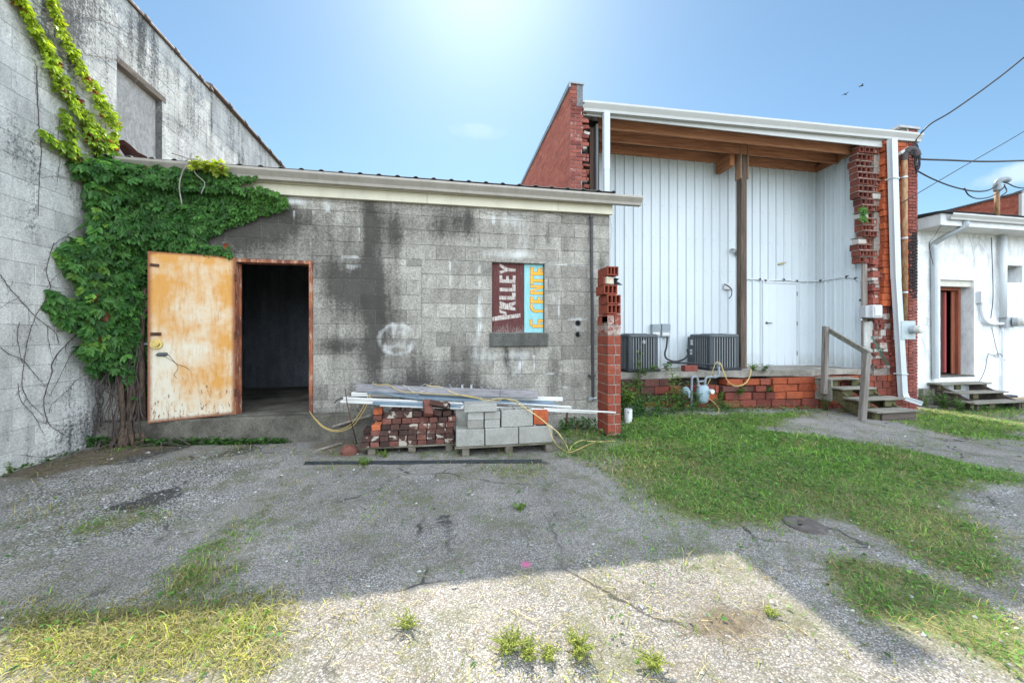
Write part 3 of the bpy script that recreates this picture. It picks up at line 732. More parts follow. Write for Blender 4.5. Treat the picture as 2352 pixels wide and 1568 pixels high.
ltr_w.col(ltr_w.mix(ltr_w.mr(n_, 0.44, 0.60, 0, 0.85), (0.50, 0.47, 0.43), (0.13, 0.055, 0.05))); ltr_w = ltr_w.m
ltr_o = NB('worn_orange_lettering', 0.7, 0.25); v_ = ltr_o.co('Object', (14, 14, 4)); n_ = ltr_o.noise(v_, 6, 7, 0.7)
ltr_o.col(ltr_o.mix(ltr_o.mr(n_, 0.50, 0.66, 0, 0.65), (0.72, 0.36, 0.02), (0.55, 0.42, 0.33))); ltr_o = ltr_o.m
ltr_k = flat_mat('dark_letter_outline', (0.06, 0.035, 0.03), 0.8)
def sgn(b, segs, m=0, y=0, grow=0.0):
    """strokes of upright-reading letters laid along +Z; each polygon is [(x,z)...]"""
    for i_, poly in enumerate(segs):
        if grow:
            cx = sum(p[0] for p in poly)/len(poly); cz = sum(p[1] for p in poly)/len(poly)
            poly = [(p[0]+(grow if p[0] > cx else -grow), p[1]+(grow if p[1] > cz else -grow)) for p in poly]
        poly = [(min(p[0], WN[1]-0.013), p[1]) for p in poly]
        yy = y-0.00021*(i_ % 7); b.prism([(p[0], yy, p[1]) for p in poly], (0, 0, 0), (0, -0.0015, 0), m)
# crop of the board: 820 px wide (x 135..955) = WN width, 1085 px tall
def bx(px): return WN[0]+(px-135)/822*(WN[1]-WN[0])
def bz(py): return WN[3]-(py-140)/1110*(WN[3]-WN[2])
def S(*pts): return [(bx(p[0]), bz(p[1])) for p in pts]
white = [
 S((145,1005),(365,952),(365,992),(145,1068)), S((145,1005),(250,880),(255,930)) if False else S((255,880),(582,938),(582,1003),(255,942)),
 S((145,1068),(145,1008),(582,938),(582,1003)),
 S((255,750),(330,770),(505,862),(505,900),(255,800)), S((505,745),(505,800),(360,860),(330,800)), S((255,780),(255,868),(505,895),(505,850)),
 S((255,665),(505,665),(505,725),(255,725)), S((450,610),(505,610),(505,665),(450,665)),
 S((255,535),(505,535),(505,592),(255,592)), S((452,470),(505,470),(505,535),(452,535)),
 S((255,400),(505,400),(505,455),(255,455)), S((255,335),(300,335),(300,400),(255,400)), S((360,345),(400,345),(400,400),(360,400)), S((460,335),(505,335),(505,400),(460,400)),
 S((258,150),(380,215),(505,228),(505,272),(360,272),(258,195)), S((255,270),(345,248),(385,268),(258,320)),
]
white[1] = S((255,880),(365,925),(365,960),(255,935))
b = MB(); sgn(b, white, 0, YB-0.0004); b.build('lettering', ltr_w, mb_)
def arc(cx, cy, r0, r1, a0, a1, n=8):
    out = []
    for i in range(n):
        t0 = R(a0+(a1-a0)*i/n); t1 = R(a0+(a1-a0)*(i+1)/n)
        out.append(S((cx+r0*math.cos(t0), cy-r0*math.sin(t0)), (cx+r1*math.cos(t0), cy-r1*math.sin(t0)), (cx+r1*math.cos(t1), cy-r1*math.sin(t1)), (cx+r0*math.cos(t1), cy-r0*math.sin(t1))))
    return out
orange = [S((742,265),(957,265),(957,317),(742,317)), S((742,192),(787,192),(787,265),(742,265)), S((858,205),(908,205),(908,265),(858,265)), S((935,190),(957,190),(957,265),(935,265)),
 S((740,322),(785,322),(785,465),(740,465)), S((785,383),(957,383),(957,428),(785,428)),
 S((740,480),(957,480),(957,520),(740,520)), S((740,585),(957,585),(957,630),(740,630)), S((740,560),(740,590),(957,525),(957,490)),
 S((738,722),(957,722),(957,772),(738,772)), S((738,668),(783,668),(783,722),(738,722)), S((850,672),(897,672),(897,722),(850,722)), S((938,668),(957,668),(957,722),(938,722)),
 S((820,880),(957,880),(957,918),(820,918)), S((735,1035),(770,1035),(770,1130),(735,1130)), S((865,1035),(957,1035),(957,1075),(865,1075)), S((865,1075),(895,1075),(895,1130),(865,1130)), S((770,1120),(957,1120),(957,1165),(770,1165))]
orange += arc(830, 825, 55, 95, 150, 270, 8)
gz_ = bz(1000)
for part in ([q for q in orange if q[0][1] >= gz_], [q for q in orange if q[0][1] < gz_]):
    b = MB(); sgn(b, part, 0, YB+0.0036, 0.004); b.build('letter_outline', ltr_k, tb_)
    b = MB(); sgn(b, part, 0, YB+0.0012); b.build('lettering', ltr_o, tb_)
sill_m = block_material('mossy_black_sill', (0.10, 0.10, 0.09), (0.14, 0.14, 0.12), 0.5)
b = MB(); b.box(SILL[0], SILL[1], YM-0.045, YM+0.10, SILL[2], SILL[3]-0.004, c=(0.5, 0.55, 0.05)); b.build('window_sill', sill_m, ST, bevel=0.01, seg=2)
# door frame, open leaf
dfr_m = NB('rust_brown_door_frame', 0.75, 0.25); v_ = dfr_m.co('Object', (6, 6, 1.5)); n_ = dfr_m.noise(v_, 5, 7, 0.65)
dfr_m.col(dfr_m.mix(dfr_m.mr(n_, 0.52, 0.64), dfr_m.mix(dfr_m.mr(dfr_m.noise(v_, 2, 4), 0.4, 0.6), (0.16, 0.055, 0.035), (0.34, 0.12, 0.055)), (0.44, 0.30, 0.22))); dfr_m = dfr_m.m
b = MB(); f0, f1, ft = -2.80, -1.82, 2.41
b.box(f0, f0+0.045, YM-0.022, YM+0.13, 0.357, ft-0.045); b.box(f1-0.045, f1, YM-0.022, YM+0.13, 0.357, ft-0.045); b.box(f0-0.012, f1+0.012, YM-0.024, YM+0.13, ft-0.045, ft)
b.box(f0+0.045, f0+0.06, YM+0.06, YM+0.1, 0.357, ft-0.045); b.box(f1-0.06, f1-0.045, YM+0.06, YM+0.1, 0.357, ft-0.045)
b.build('door_frame', dfr_m, ST, bevel=0.003)
door_m = NB('rusting_white_door', 0.6, 0.35); v_ = door_m.co('Object'); vs_ = door_m.co('Object', (5, 5, 0.9))
sx = door_m.N('ShaderNodeSeparateXYZ'); door_m.L(v_, sx.inputs[0])
big = door_m.noise(v_, 1.9, 6, 0.62); strk = door_m.noise(vs_, 3.0, 6, 0.6)
zup = door_m.mr(sx.outputs['Z'], 0.3, 2.4, -0.16, 0.13)
f_ = door_m.math('ADD', door_m.math('ADD', door_m.math('MULTIPLY', big, 0.85), door_m.math('MULTIPLY', strk, 0.2)), zup)
c_ = door_m.mix(door_m.mr(f_, 0.40, 0.62), (0.60, 0.55, 0.43), (0.55, 0.275, 0.065))
c_ = door_m.mix(door_m.mr(door_m.noise(vs_, 6, 6, 0.65), 0.52, 0.70, 0, 0.55), c_, (0.42, 0.19, 0.045))
pit = door_m.noise(door_m.co('Object', (26, 26, 7)), 1.6, 5, 0.7)
low = door_m.mr(sx.outputs['Z'], 0.42, 1.15, 0.105, -0.02)
c_ = door_m.mix(door_m.mr(door_m.math('ADD', pit, low), 0.66, 0.72, 0, 0.9), c_, (0.14, 0.045, 0.02))
ed = door_m.attr('tint'); es = door_m.N('ShaderNodeSeparateColor'); door_m.L(ed, es.inputs[0])
c_ = door_m.mix(door_m.mr(door_m.math('SUBTRACT', door_m.math('ADD', es.outputs[1], door_m.math('MULTIPLY', door_m.noise(v_, 30, 5, 0.7), 0.35)), 0.28), 0.25, 0.75, 0, 0.9), c_, (0.20, 0.06, 0.02))
door_m.col(c_); door_m.bump(pit, 0.15, 0.003); door_m = door_m.m
HG = Vector((-2.755, YM-0.035, 0)); FE = Vector((-3.585, 5.115, 0)); dd = (FE-HG).normalized(); dn = Vector((-dd.y, dd.x, 0))
if dn.y > 0: dn = -dn
ZB, ZT = 0.372, 2.42
nu, nz = 20, 44; W = (FE-HG).length
DT = 0.045
def leaf_grid(off):
    return [[HG+dd*(W*i/nu)+dn*off+Vector((0, 0, ZB-0.035*(i/nu)+(ZT-ZB+0.035*(i/nu))*j/nz)) for j in range(nz+1)] for i in range(nu+1)]
vs = []; fs = []; tint = []
for s_, off in enumerate((0.0, -DT)):
    g = leaf_grid(off); o0 = len(vs)
    for i in range(nu+1):
        for j in range(nz+1):
            vs.append(tuple(g[i][j])); d_ = min(i/nu*W, (1-i/nu)*W, j/nz*2.05, (1-j/nz)*2.05*1.5); tint.append((0.5, max(0, 1-d_/0.075), 0))
    for i in range(nu):
        for j in range(nz):
            a = o0+i*(nz+1)+j; q = (a, a+nz+1, a+nz+2, a+1); fs.append(q if s_ else q[::-1])
m1 = (nu+1)*(nz+1)
for i in range(nu):
    a = i*(nz+1); fs.append((a, a+nz+1, a+nz+1+m1, a+m1)); a += nz; fs.append((a, a+m1, a+nz+1+m1, a+nz+1))
for j in range(nz):
    a = j; fs.append((a, a+m1, a+1+m1, a+1)); a = nu*(nz+1)+j; fs.append((a, a+1, a+1+m1, a+m1))
leaf = np_mesh('door', np.array(vs), np.array(fs), door_m, ST, {'tint': np.array(tint)})
def on_leaf(px, py, out=0.0):
    """sighting onto the open leaf"""
    r = Vector(_ray(px, py)); o = Vector((0, 0, _H)); t = ((HG-o).dot(dn)+out)/r.dot(dn); return o+r*t
rust_dk = flat_mat('dark_rust_iron', (0.075, 0.035, 0.022), 0.8, var=0.4)
steel_m = flat_mat('dull_steel', (0.16, 0.17, 0.18), 0.4, 0.5, 0.7)
brass_m = flat_mat('worn_brass', (0.55, 0.43, 0.16), 0.35, 0.5, 0.8)
dark_m2 = flat_mat('letterbox_grey', (0.07, 0.085, 0.09), 0.5)
def leaf_bar(p, q, h, t, name, mat, bev=0.003):
    b = MB(); a = on_leaf(*p); c = on_leaf(*q); b.bar(a+dn*(t/2), c+dn*(t/2), t, h); return b.build(name, mat, leaf, bevel=bev)
leaf_bar((344, 608), (366, 610), 0.035, 0.012, 'bracket', rust_dk); leaf_bar((346, 767), (371, 767), 0.04, 0.014, 'bracket', rust_dk)
b = MB(); a = on_leaf(360, 790); b.cyl(a, a+dn*0.02, 0.062, 20); b.cyl(a+dn*0.02, a+dn*0.05, 0.036, 16, r2=0.032); b.cyl(a+dn*0.05, a+dn*0.056, 0.014, 10); b.build('lock', brass_m, leaf, bevel=0.003)
b = MB(); a = on_leaf(344, 790); b.bar(a+dd*0.03-dn*0.02, a-dd*0.03-dn*0.02, 0.03, 0.022); b.cyl(a+dd*0.03-dn*0.02, a+dd*0.055-dn*0.02, 0.014, 8); b.build('latch', steel_m, leaf)
b = MB(); p0, p1 = on_leaf(360, 814), on_leaf(386, 813); q = [p0+(p1-p0)*t for t in (0, .06, .2, .8, .94, 1)]
b.rings([[c_+Vector((0, 0, 1))*h*math.cos(a)+dn*(0.004+0.028*max(0, math.sin(a))) for a in [math.pi*k/6 for k in range(7)]] for c_, h in zip(q, (.006, .018, .024, .024, .018, .006))]); b.build('handle', dark_m2, leaf, smooth=True)
for zc in (0.65, 1.4, 2.15):
    b = MB(); b.cyl((HG.x+0.012, HG.y-0.012, zc-0.05), (HG.x+0.012, HG.y-0.012, zc+0.05), 0.011, 8); b.build('hinge', rust_dk, leaf)
b = MB(); b.tube(smooth_path([on_leaf(x, y, 0.004) for x, y in [(386,813),(402,832),(412,838),(425,842),(435,850)]], 5), 0.0022, 4); b.tube(smooth_path([on_leaf(x, y, 0.004) for x, y in [(372,816),(395,828),(407,838),(408,848),(400,860),(406,868)]], 5), 0.0018, 4); b.build('wire', rust_dk, leaf)
# conduit pipe with elbow on the right of the front
b = MB(); pt, pb = at(1358, 496, YM-0.05), at(1362, 915, YM-0.05)
b.tube([pt, pb], 0.024, 10); b.cyl((pt.x, pt.y-0.0, pt.z-0.03), (pt.x, pt.y, pt.z+0.01), 0.033, 10)
for zz_ in (0.78,): b.box(pb.x-0.07, pb.x+0.035, YM-0.07, YM-0.008, zz_-0.012, zz_+0.012)
pipe = b.build('pipe', flat_mat('dark_painted_pipe', (0.05, 0.048, 0.05), 0.5, var=0.3), ST, smooth=False)
b = MB(); b.cyl((pb.x-0.055, pb.y, pb.z+0.0), (pb.x+0.06, pb.y, pb.z), 0.026, 10); b.cyl((pb.x-0.05, pb.y, pb.z-0.03), (pb.x-0.05, pb.y, pb.z+0.03), 0.028, 10); b.cyl((pb.x-0.0, pb.y, pb.z), (pb.x+0.02, pb.y, pb.z), 0.032, 10); b.build('valve', flat_mat('galvanised_fitting', (0.34, 0.36, 0.37), 0.45, 0.5, 0.5), pipe)

# ================================================================ CLAY TILE AND BRICK
def clay_material(name, c_lo, c_hi, black=(0.014, 0.013, 0.014), pale=(0.42, 0.40, 0.36), ribs=0.0, dirt=0.35):
    m = NB(name, 0.85, 0.2); v = m.co('Object')
    sp = m.N('ShaderNodeSeparateColor'); m.L(m.attr('tint'), sp.inputs[0])
    c = m.mix(sp.outputs[0], c_lo, c_hi)
    c = m.mix(1.0, c, m.mr(m.noise(v, 18, 6, 0.65), 0.3, 0.7, 0.72, 1.22), 'MULTIPLY')
    c = m.mix(m.mr(m.noise(v, 3.0, 6, 0.65), 0.52, 0.72, 0, dirt), c, (0.06, 0.035, 0.028))
    p = m.math('ADD', sp.outputs[2], m.math('MULTIPLY', m.math('SUBTRACT', m.noise(v, 16, 6, 0.7), 0.5), 1.3))
    c = m.mix(m.mr(p, 0.30, 0.62, 0, 0.9), c, pale)
    k = m.math('ADD', sp.outputs[1], m.math('MULTIPLY', m.math('SUBTRACT', m.noise(v, 11, 7, 0.7), 0.5), 1.5))
    c = m.mix(m.mr(k, 0.42, 0.55, 0, 0.96), c, black)
    m.col(c)
    m.bump(m.noise(v, 45, 6, 0.7), 0.45, 0.004)
    return m.m
clay_red = clay_material('red_clay_tile', (0.165, 0.038, 0.025), (0.29, 0.075, 0.044))
clay_orange = clay_material('orange_clay_tile', (0.27, 0.058, 0.024), (0.42, 0.105, 0.04))
clay_brick = clay_material('red_brick', (0.15, 0.042, 0.034), (0.27, 0.085, 0.062))
clay_dark = clay_material('sooty_clay', (0.10, 0.035, 0.028), (0.24, 0.07, 0.045), dirt=0.6)
def rt(): return min(1, max(0, random.gauss(0.5, 0.28)))
def coursed(b, x0, x1, y, z0, z1, bl, bh, joint=0.01, depth=0.1, face='-Y', black=None, pale=None, m=0, left=None, right=None):
    """individual units in running bond facing -Y (or -X), proud of the mortar"""
    k = 0; z = z0
    while z < z1-0.02:
        ze = min(z+bh, z1)
        a0 = x0+(left(k) if left else 0); a1 = x1+(right(k) if right else 0)
        u = a0-(0 if k % 2 else bl/2)
        while u < a1:
            p, q = max(u, a0)+joint/2, min(u+bl, a1)-joint/2
            if q-p > 0.02:
                uc, zc = (p+q)/2, (z+ze)/2
                c = (rt(), black(uc, zc) if black else 0, pale(uc, zc) if pale else 0)
                o = random.uniform(-0.003, 0.003)
                if face == '-Y': b.box(p, q, y+o, y+depth, z+joint/2, ze-joint/2, m, c)
                else: b.box(y+o, y+depth, p, q, z+joint/2, ze-joint/2, m, c)
            u += bl
        z = ze; k += 1
def hollow_tile(b, x0, x1, y0, y1, z0, z1, n=2, wall=0.018, c=None, m=0, mi=1):
    """clay tile seen at its open end: shells and webs round n deep cells, open towards -Y"""
    c = c or (rt(), 0, 0)
    b.box(x0, x1, y0, y1, z1-wall, z1, m, c); b.box(x0, x1, y0, y1, z0, z0+wall, m, c)
    w = (x1-x0-wall)/n
    for i in range(n+1):
        b.box(x0+i*w, x0+i*w+wall, y0+0.001, y1, z0+wall, z1-wall, m, c)
    b.box(x0+wall, x1-wall, y1-0.01, y1-0.001, z0+wall, z1-wall, mi, (0.2, 0.3, 0))

# ---------------------------------------------------------------- free-standing pillar of tile left from a wall
PL = thing('brick_pillar', 'broken red clay tile pillar standing free at the end of the block wall', 'brick pillar', (2.26, 4.9, 0))
px0, px1, py0, py1 = 2.165, 2.36, 4.74, 5.10
b = MB(); z = -0.10; k = 0; bh = 0.1365
ztop_full = 1.55
while z < ztop_full-0.01:
    ze = z+bh; sp_ = 0.125 if k % 2 else 0.10
    pl = 0.55 if (z > 1.40) else (0.25 if random.random() < 0.15 else 0.0)
    def bb(x0, x1, y0, y1): b.box(x0, x1, y0, y1, z+0.006, ze-0.006, 0, (rt()*0.7+0.15, 0, pl*random.uniform(0.4, 1.1)))
    mx = px0+(px1-px0)*(0.62 if k % 2 else 0.5); my = py0+(0.12 if k % 2 else 0.2)
    bb(px0, mx-0.005, py0, my-0.005); bb(mx+0.005, px1, py0+random.uniform(0, .004), my-0.005); bb(px0+random.uniform(0, .003), px1, my+0.005, py1)
    z = ze; k += 1
b.build('masonry', clay_red, PL, bevel=0.004)
b = MB(); b.box(px0+0.007, px1-0.007, py0+0.007, py1-0.007, -0.2, ztop_full); b.build('mortar_core', flat_mat('pale_mortar', (0.25, 0.225, 0.19), 0.95, 0.1, var=0.3), PL)
shifts = [(0.0, 0.0), (0.0, 0.0), (0.0, 0.0), (-0.04, 0.02)]
z = ztop_full+0.012
for i, (dx, dy) in enumerate(shifts):
    b = MB(); x0, x1 = px0+0.035+dx, px1+dx+0.003
    hollow_tile(b, x0-0.035, x1, py0+0.01+dy, py1-0.04, z, z+0.128, 3, 0.017, (rt()*0.6+0.2, 0, 0))
    b.build('hollow_tile', [clay_red, clay_dark], PL, bevel=0.003); z += 0.137
b = MB(); b.obox((2.215, 4.90, z+0.055), (0.11, 0.27, 0.105), (0, 0, 0.05), 1, (0.5, 0, 0.9), 0.012); b.obox((2.155, 4.93, z+0.06), (0.03, 0.22, 0.12), None, 0, (0.4, 0, 0.1), 0.004); b.build('broken_tile', [clay_red, flat_mat('dry_mortar_lump', (0.46, 0.40, 0.31), 0.95, 0.1, var=0.35)], PL, bevel=0.006)
b = MB(); b.poly([(2.27, 4.86, z+0.01), (2.36, 4.80, z+0.0), (2.44, 4.86, z+0.01), (2.38, 4.98, z+0.10), (2.29, 4.95, z+0.11)]); b.poly([(2.30, 4.84, z+0.02), (2.38, 4.84, z+0.09), (2.36, 4.95, z+0.12), (2.29, 4.93, z+0.12)])
o = b.build('felt_scrap', flat_mat('black_roofing_felt', (0.02, 0.02, 0.022), 0.8), PL); md = o.modifiers.new('thick', 'SOLIDIFY'); md.thickness = 0.006
b = MB(); zt = z+0.118; hollow_tile(b, px0-0.005, px1-0.035, py0+0.0, py1-0.03, zt, zt+0.125, 3, 0.017, (0.45, 0, 0)); b.build('hollow_tile', [clay_red, clay_dark], PL, bevel=0.003)

# ================================================================ THE METAL-CLAD BUILDING
MT = thing('metal_clad_building', 'tall white metal sided back bay between two torn brick walls', 'building', (6.0, 7.9, 0))
YB2, XR, ZS = 7.90, 9.29, 0.64
def soffit_z(x): return 5.56
# --- left brick party wall
b = MB()
def park(u, v): return 0.0
V, F, T = blockwork(running_bond(6.6, 14.5, 3.3, 6.13, 0.215, 0.0735), [], lambda u, v: (np.clip(pnoise(u*0.7, v*2, 1.5, 3)-0.75, 0, 1)*0.8, np.clip(pnoise(u, v, 1.2, 6)-0.55, 0, 1)*0.7), du=0.3, depth=0.004, groove=0.004, seed=12)
P = np.stack([2.264-V[:, 2], V[:, 0], V[:, 1]], 1)
np_mesh('party_wall', P, F, clay_material('weathered_red_brick', (0.30, 0.085, 0.058), (0.42, 0.145, 0.098)), MT, {'tint': T})
b = MB(); b.box(2.2645, 2.495, 6.607, 14.5, -0.2, 6.12); b.build('wall_core', mortar_m, MT)
b = MB()
coursed(b, 2.264, 2.505, 6.597, 3.3, 6.13, 0.215, 0.0735, 0.009, 0.04, right=lambda k: (random.choice([0, 0.02, 0.09, 0.13]) if k < 32 else 0), pale=lambda u, v: 0.3 if random.random() < 0.1 else 0)
b.build('torn_brick_end', clay_brick, MT, bevel=0.003)
for k in range(17):
    b = MB(); zz_ = 3.5+0.145*k+random.uniform(-.02, .02); b.obox((2.56+random.uniform(-.03, .04), 6.68, zz_), (0.14, 0.12, random.uniform(.04, .09)), (0, random.uniform(-.15, .15), 0), 0, (0.5, 0.05, random.choice([0, 0.2, 0.8])), 0.02)
    b.build('mortar_lump', clay_dark, MT, bevel=0.006)
b = MB(); b.box(2.385, 2.512, 6.592, 6.75, 5.72, 6.14); b.build('cement_patch', flat_mat('grey_cement_patch', (0.14, 0.15, 0.155), 0.9, var=0.3), MT, bevel=0.01)
b = MB(); y = 6.57
for i, (y1, dz) in enumerate(((8.05, 0.0), (9.75, 0.012), (14.5, 0.02))):
    b.box(2.235, 2.53, y, y1-0.003, 6.133+dz, 6.165+dz); b.box(2.228, 2.262, y+0.001, y1-0.004, 6.06+dz, 6.1335+dz); y = y1
b.build('wall_coping', paint_mat('grey_metal_coping', (0.26, 0.28, 0.29), 0.45, 0.15, metal=0.3), MT)
# dark studs and boards where the wall was torn off
stud_m = wood_mat('dark_old_stud', (0.035, 0.022, 0.016), (0.11, 0.065, 0.045), 'Z')
b = MB(); b.box(2.50, 3.02, 7.02, 7.06, 3.0, 5.75); b.box(2.62, 2.72, 6.86, 7.02, 3.0, 5.5); b.build('sheathing', flat_mat('black_building_paper', (0.022, 0.02, 0.02), 0.8), MT)
b = MB(); b.box(2.73, 2.81, 6.80, 6.90, 3.0, 5.48); b.build('stud', stud_m, MT, bevel=0.004)
b = MB(); b.box(2.86, 2.90, 6.78, 6.90, 3.0, 5.55); b.build('stud', paint_mat('grey_stud', (0.20, 0.20, 0.21), 0.7), MT, bevel=0.004)
# --- siding
side_m = NB('white_metal_siding', 0.42, 0.4); v_ = side_m.co('Object', (1, 1, 0.3)); n_ = side_m.noise(v_, 1.3, 6, 0.6)
side_m.col(side_m.mix(side_m.mr(side_m.noise(side_m.co('Object', (3, 3, 0.5)), 2.2, 7, 0.7), 0.56, 0.80, 0, 0.20), side_m.mix(side_m.mr(n_, 0.3, 0.7), (0.50, 0.555, 0.58), (0.57, 0.62, 0.64)), (0.45, 0.42, 0.36)))
z_ = side_m.N('ShaderNodeSeparateXYZ'); side_m.L(side_m.co('Object'), z_.inputs[0])
c0_ = side_m.b.inputs['Base Color'].links[0].from_socket
sp_n = side_m.noise(side_m.co('Object', (4, 4, 1.2)), 3, 8, 0.75)
lo_ = side_m.mr(side_m.math('ADD', z_.outputs['Z'], side_m.math('MULTIPLY', sp_n, -0.9)), 0.02, 0.55, 0.55, 0)
c1_ = side_m.mix(lo_, c0_, (0.24, 0.22, 0.17))
side_m.col(side_m.mix(side_m.mr(side_m.noise(side_m.co('Object', (16, 16, 0.35)), 2.0, 6, 0.7), 0.60, 0.74, 0, 0.30), c1_, (0.30, 0.24, 0.17)))
side_m.bump(side_m.noise(side_m.co('Object', (1, 1, 0.6)), 1.6, 3, 0.5), 0.25, 0.03); side_m = side_m.m
screw_m = flat_mat('screw_head', (0.22, 0.23, 0.24), 0.5, 0.5, 0.5)
def siding_profile(a0, a1, pitch=0.226, h=0.030):
    pts = [(a0, 0)]; a = a0+0.1
    while a < a1-0.06:
        pts += [(a, 0), (a+0.012, h), (a+0.034, h), (a+0.046, 0)]; 
        pts += [(a+0.12, 0), (a+0.125, 0.004), (a+0.15, 0.004), (a+0.155, 0)]; a += pitch
    pts.append((a1, 0)); return pts
def siding(name, pr, fn, z0, z1, parent, scr=None):
    b = MB()
    lo = [fn(a, o, z0) for a, o in pr]; hi = [fn(a, o, z1) for a, o in pr]
    b.rings([lo, hi], closed=False, cap=False)
    if scr: scr(b)
    return b.build(name, [side_m, screw_m], parent, recalc=False)
def scr_back(b):
    for z_ in (0.72, 1.45, 2.2, 2.95, 3.7, 4.45, 5.2):
        a = 3.163
        while a < XR-0.1:
            if not (7.66 < a < 8.72 and z_ < 2.8): b.box(a, a+0.009, YB2-0.010, YB2+0.001, z_, z_+0.009, 1)
            a += 0.226
def scr_ret(b):
    for z_ in (0.72, 1.45, 2.2, 2.95, 3.7, 4.45, 5.2):
        a = 7.023
        while a < YB2-0.1: b.box(XR-0.010, XR+0.001, a, a+0.009, z_, z_+0.009, 1); a += 0.226
NOT = (6.22, 6.50, 5.30)      # notch for the cross beam
siding('back_wall', siding_profile(3.0, XR), lambda a, o, z: (a, YB2-o, z), ZS+0.015, 5.57, MT, scr_back)
siding('return_wall', siding_profile(6.86, YB2), lambda a, o, z: (XR-o, a, z), ZS+0.015, 5.62, MT, scr_ret)
b = MB(); b.box(3.0, XR, YB2-0.03, YB2-0.002, ZS+0.002, ZS+0.022); b.box(XR-0.03, XR-0.002, 6.86, YB2-0.03, ZS+0.002, ZS+0.022); b.box(XR-0.024, XR+0.03, 6.82, 6.859, ZS+0.02, 5.6); b.box(XR-0.03, XR-0.001, YB2-0.031, YB2-0.001, ZS+0.023, 5.55)
b.build('trim', paint_mat('grey_white_trim', (0.55, 0.58, 0.59), 0.45), MT)
b = MB(); b.box(2.5, 3.0, 7.06, 12, -0.2, 5.7); b.box(3.0, 10.4, YB2+0.06, 12, -0.2, 5.7); b.box(XR+0.04, 10.4, 7.3, YB2+0.06, -0.2, 5.7); b.build('building_mass', flat_mat('inner_mass', (0.2, 0.19, 0.18)), MT)
# --- slab and the patched masonry base
b = MB(); n = 26; fr = []; ft_ = []
edge = [Vector((2.6+7.25*i/n, 7.03-0.31*i/n+random.uniform(-.02, .02), 0)) for i in range(n+1)]
top = [(p.x, p.y, ZS) for p in edge]+[(9.85, YB2+0.05, ZS), (2.6, YB2+0.05, ZS)]
lowr = [(p.x, p.y+random.uniform(.0, .03), ZS-0.12+random.uniform(-.03, .03)) for p in edge]+[(9.85, YB2+0.05, ZS-0.12), (2.6, YB2+0.05, ZS-0.12)]
cl_m = NB('pale_worn_concrete', 0.9, 0.2); v_ = cl_m.co('Object'); cl_m.col(cl_m.mix(cl_m.mr(cl_m.noise(v_, 7, 7, 0.7), 0.5, 0.72, 0, .6), cl_m.mix(cl_m.mr(cl_m.noise(v_, 2.5, 7, .65), .35, .65), (0.17, .16, .135), (0.33, .31, .27)), (0.07, .07, .045))); cl_m.bump(cl_m.noise(v_, 40, 6, .7), .6, .01)
b.rings([lowr, top]); b.build('slab', cl_m.m, MT)
b = MB(); random.seed(31)
def base_row(z0, z1, segs, y=6.93):
    for (x0, x1, m_, c) in segs:
        o = random.uniform(-0.03, 0.02); yy = y-0.045*(x0-3.3)+o
        b.box(x0+0.006, x1-0.006, yy, yy+0.25, z0+0.006, z1-0.006, m_, c)
        if m_ == 2:
            k = z0+0.03
            while k < z1-0.03: b.box(x0+0.01, x1-0.01, yy-0.006, yy+0.001, k, k+0.016, 0, c); k += 0.033
BR, OR, RB, DK = 0, 1, 2, 3
def seg_row(z0, z1, x0, x1, kinds, L=(0.26, 0.42)):
    x = x0; out = []
    while x < x1-0.05:
        e = min(x+random.uniform(*L), x1); out.append((x, e, random.choice(kinds), (rt(), 0, 0.1 if random.random() < .3 else 0))); x = e
    base_row(z0, z1, out)
seg_row(-0.30, -0.13, 4.1, 8.0, [BR, RB, RB]); seg_row(-0.13, 0.03, 3.9, 4.4, [OR]); seg_row(-0.13, 0.03, 4.4, 8.0, [RB, BR, RB]); seg_row(-0.30, -0.10, 2.7, 4.1, [DK])
seg_row(0.03, 0.19, 3.3, 4.9, [DK]); seg_row(0.03, 0.19, 5.3, 5.6, [OR]); seg_row(0.03, 0.19, 5.75, 7.0, [RB]); seg_row(0.03, 0.19, 6.9, 8.0, [OR])
seg_row(0.19, 0.35, 3.2, 4.8, [DK, RB]); seg_row(0.19, 0.35, 4.95, 5.6, [DK, BR]); seg_row(0.20, 0.33, 5.7, 6.7, [BR, DK]); seg_row(0.19, 0.35, 6.85, 8.0, [OR])
seg_row(0.35, 0.50, 3.3, 4.5, [DK]); seg_row(0.34, 0.47, 5.8, 6.8, [OR, BR]); seg_row(0.35, 0.49, 6.85, 8.0, [OR, BR])
seg_row(-0.30, -0.12, 8.0, 9.85, [BR, RB], (.2, .3)); seg_row(-0.12, 0.06, 8.0, 9.85, [BR, OR], (.2, .3)); seg_row(0.06, 0.22, 8.0, 9.85, [OR, BR], (.2, .3)); seg_row(0.22, 0.37, 8.0, 9.85, [BR], (.2, .3)); seg_row(0.37, 0.51, 8.0, 9.85, [OR, BR], (.2, .3))
b.build('base_masonry', [clay_material('dull_base_tile', (0.13, 0.034, 0.024), (0.24, 0.065, 0.042), dirt=0.75), clay_material('orange_base_tile', (0.22, 0.05, 0.022), (0.34, 0.085, 0.036), dirt=0.6), clay_material('ribbed_base_tile', (0.13, 0.038, 0.028), (0.22, 0.066, 0.046), dirt=0.7), clay_material('dark_base_tile', (0.05, 0.024, 0.02), (0.12, 0.05, 0.04), dirt=0.8)], MT, bevel=0.006)
b = MB(); b.box(2.6, 9.8, 7.12, 7.5, -0.3, 0.50); b.box(4.3, 9.8, 6.99, 7.12, -0.3, 0.0); b.box(6.8, 9.84, 6.86, 6.99, -0.3, 0.49); b.build('base_fill', flat_mat('dark_fill_soil', (0.045, 0.035, 0.026), 0.95, var=0.4), MT)
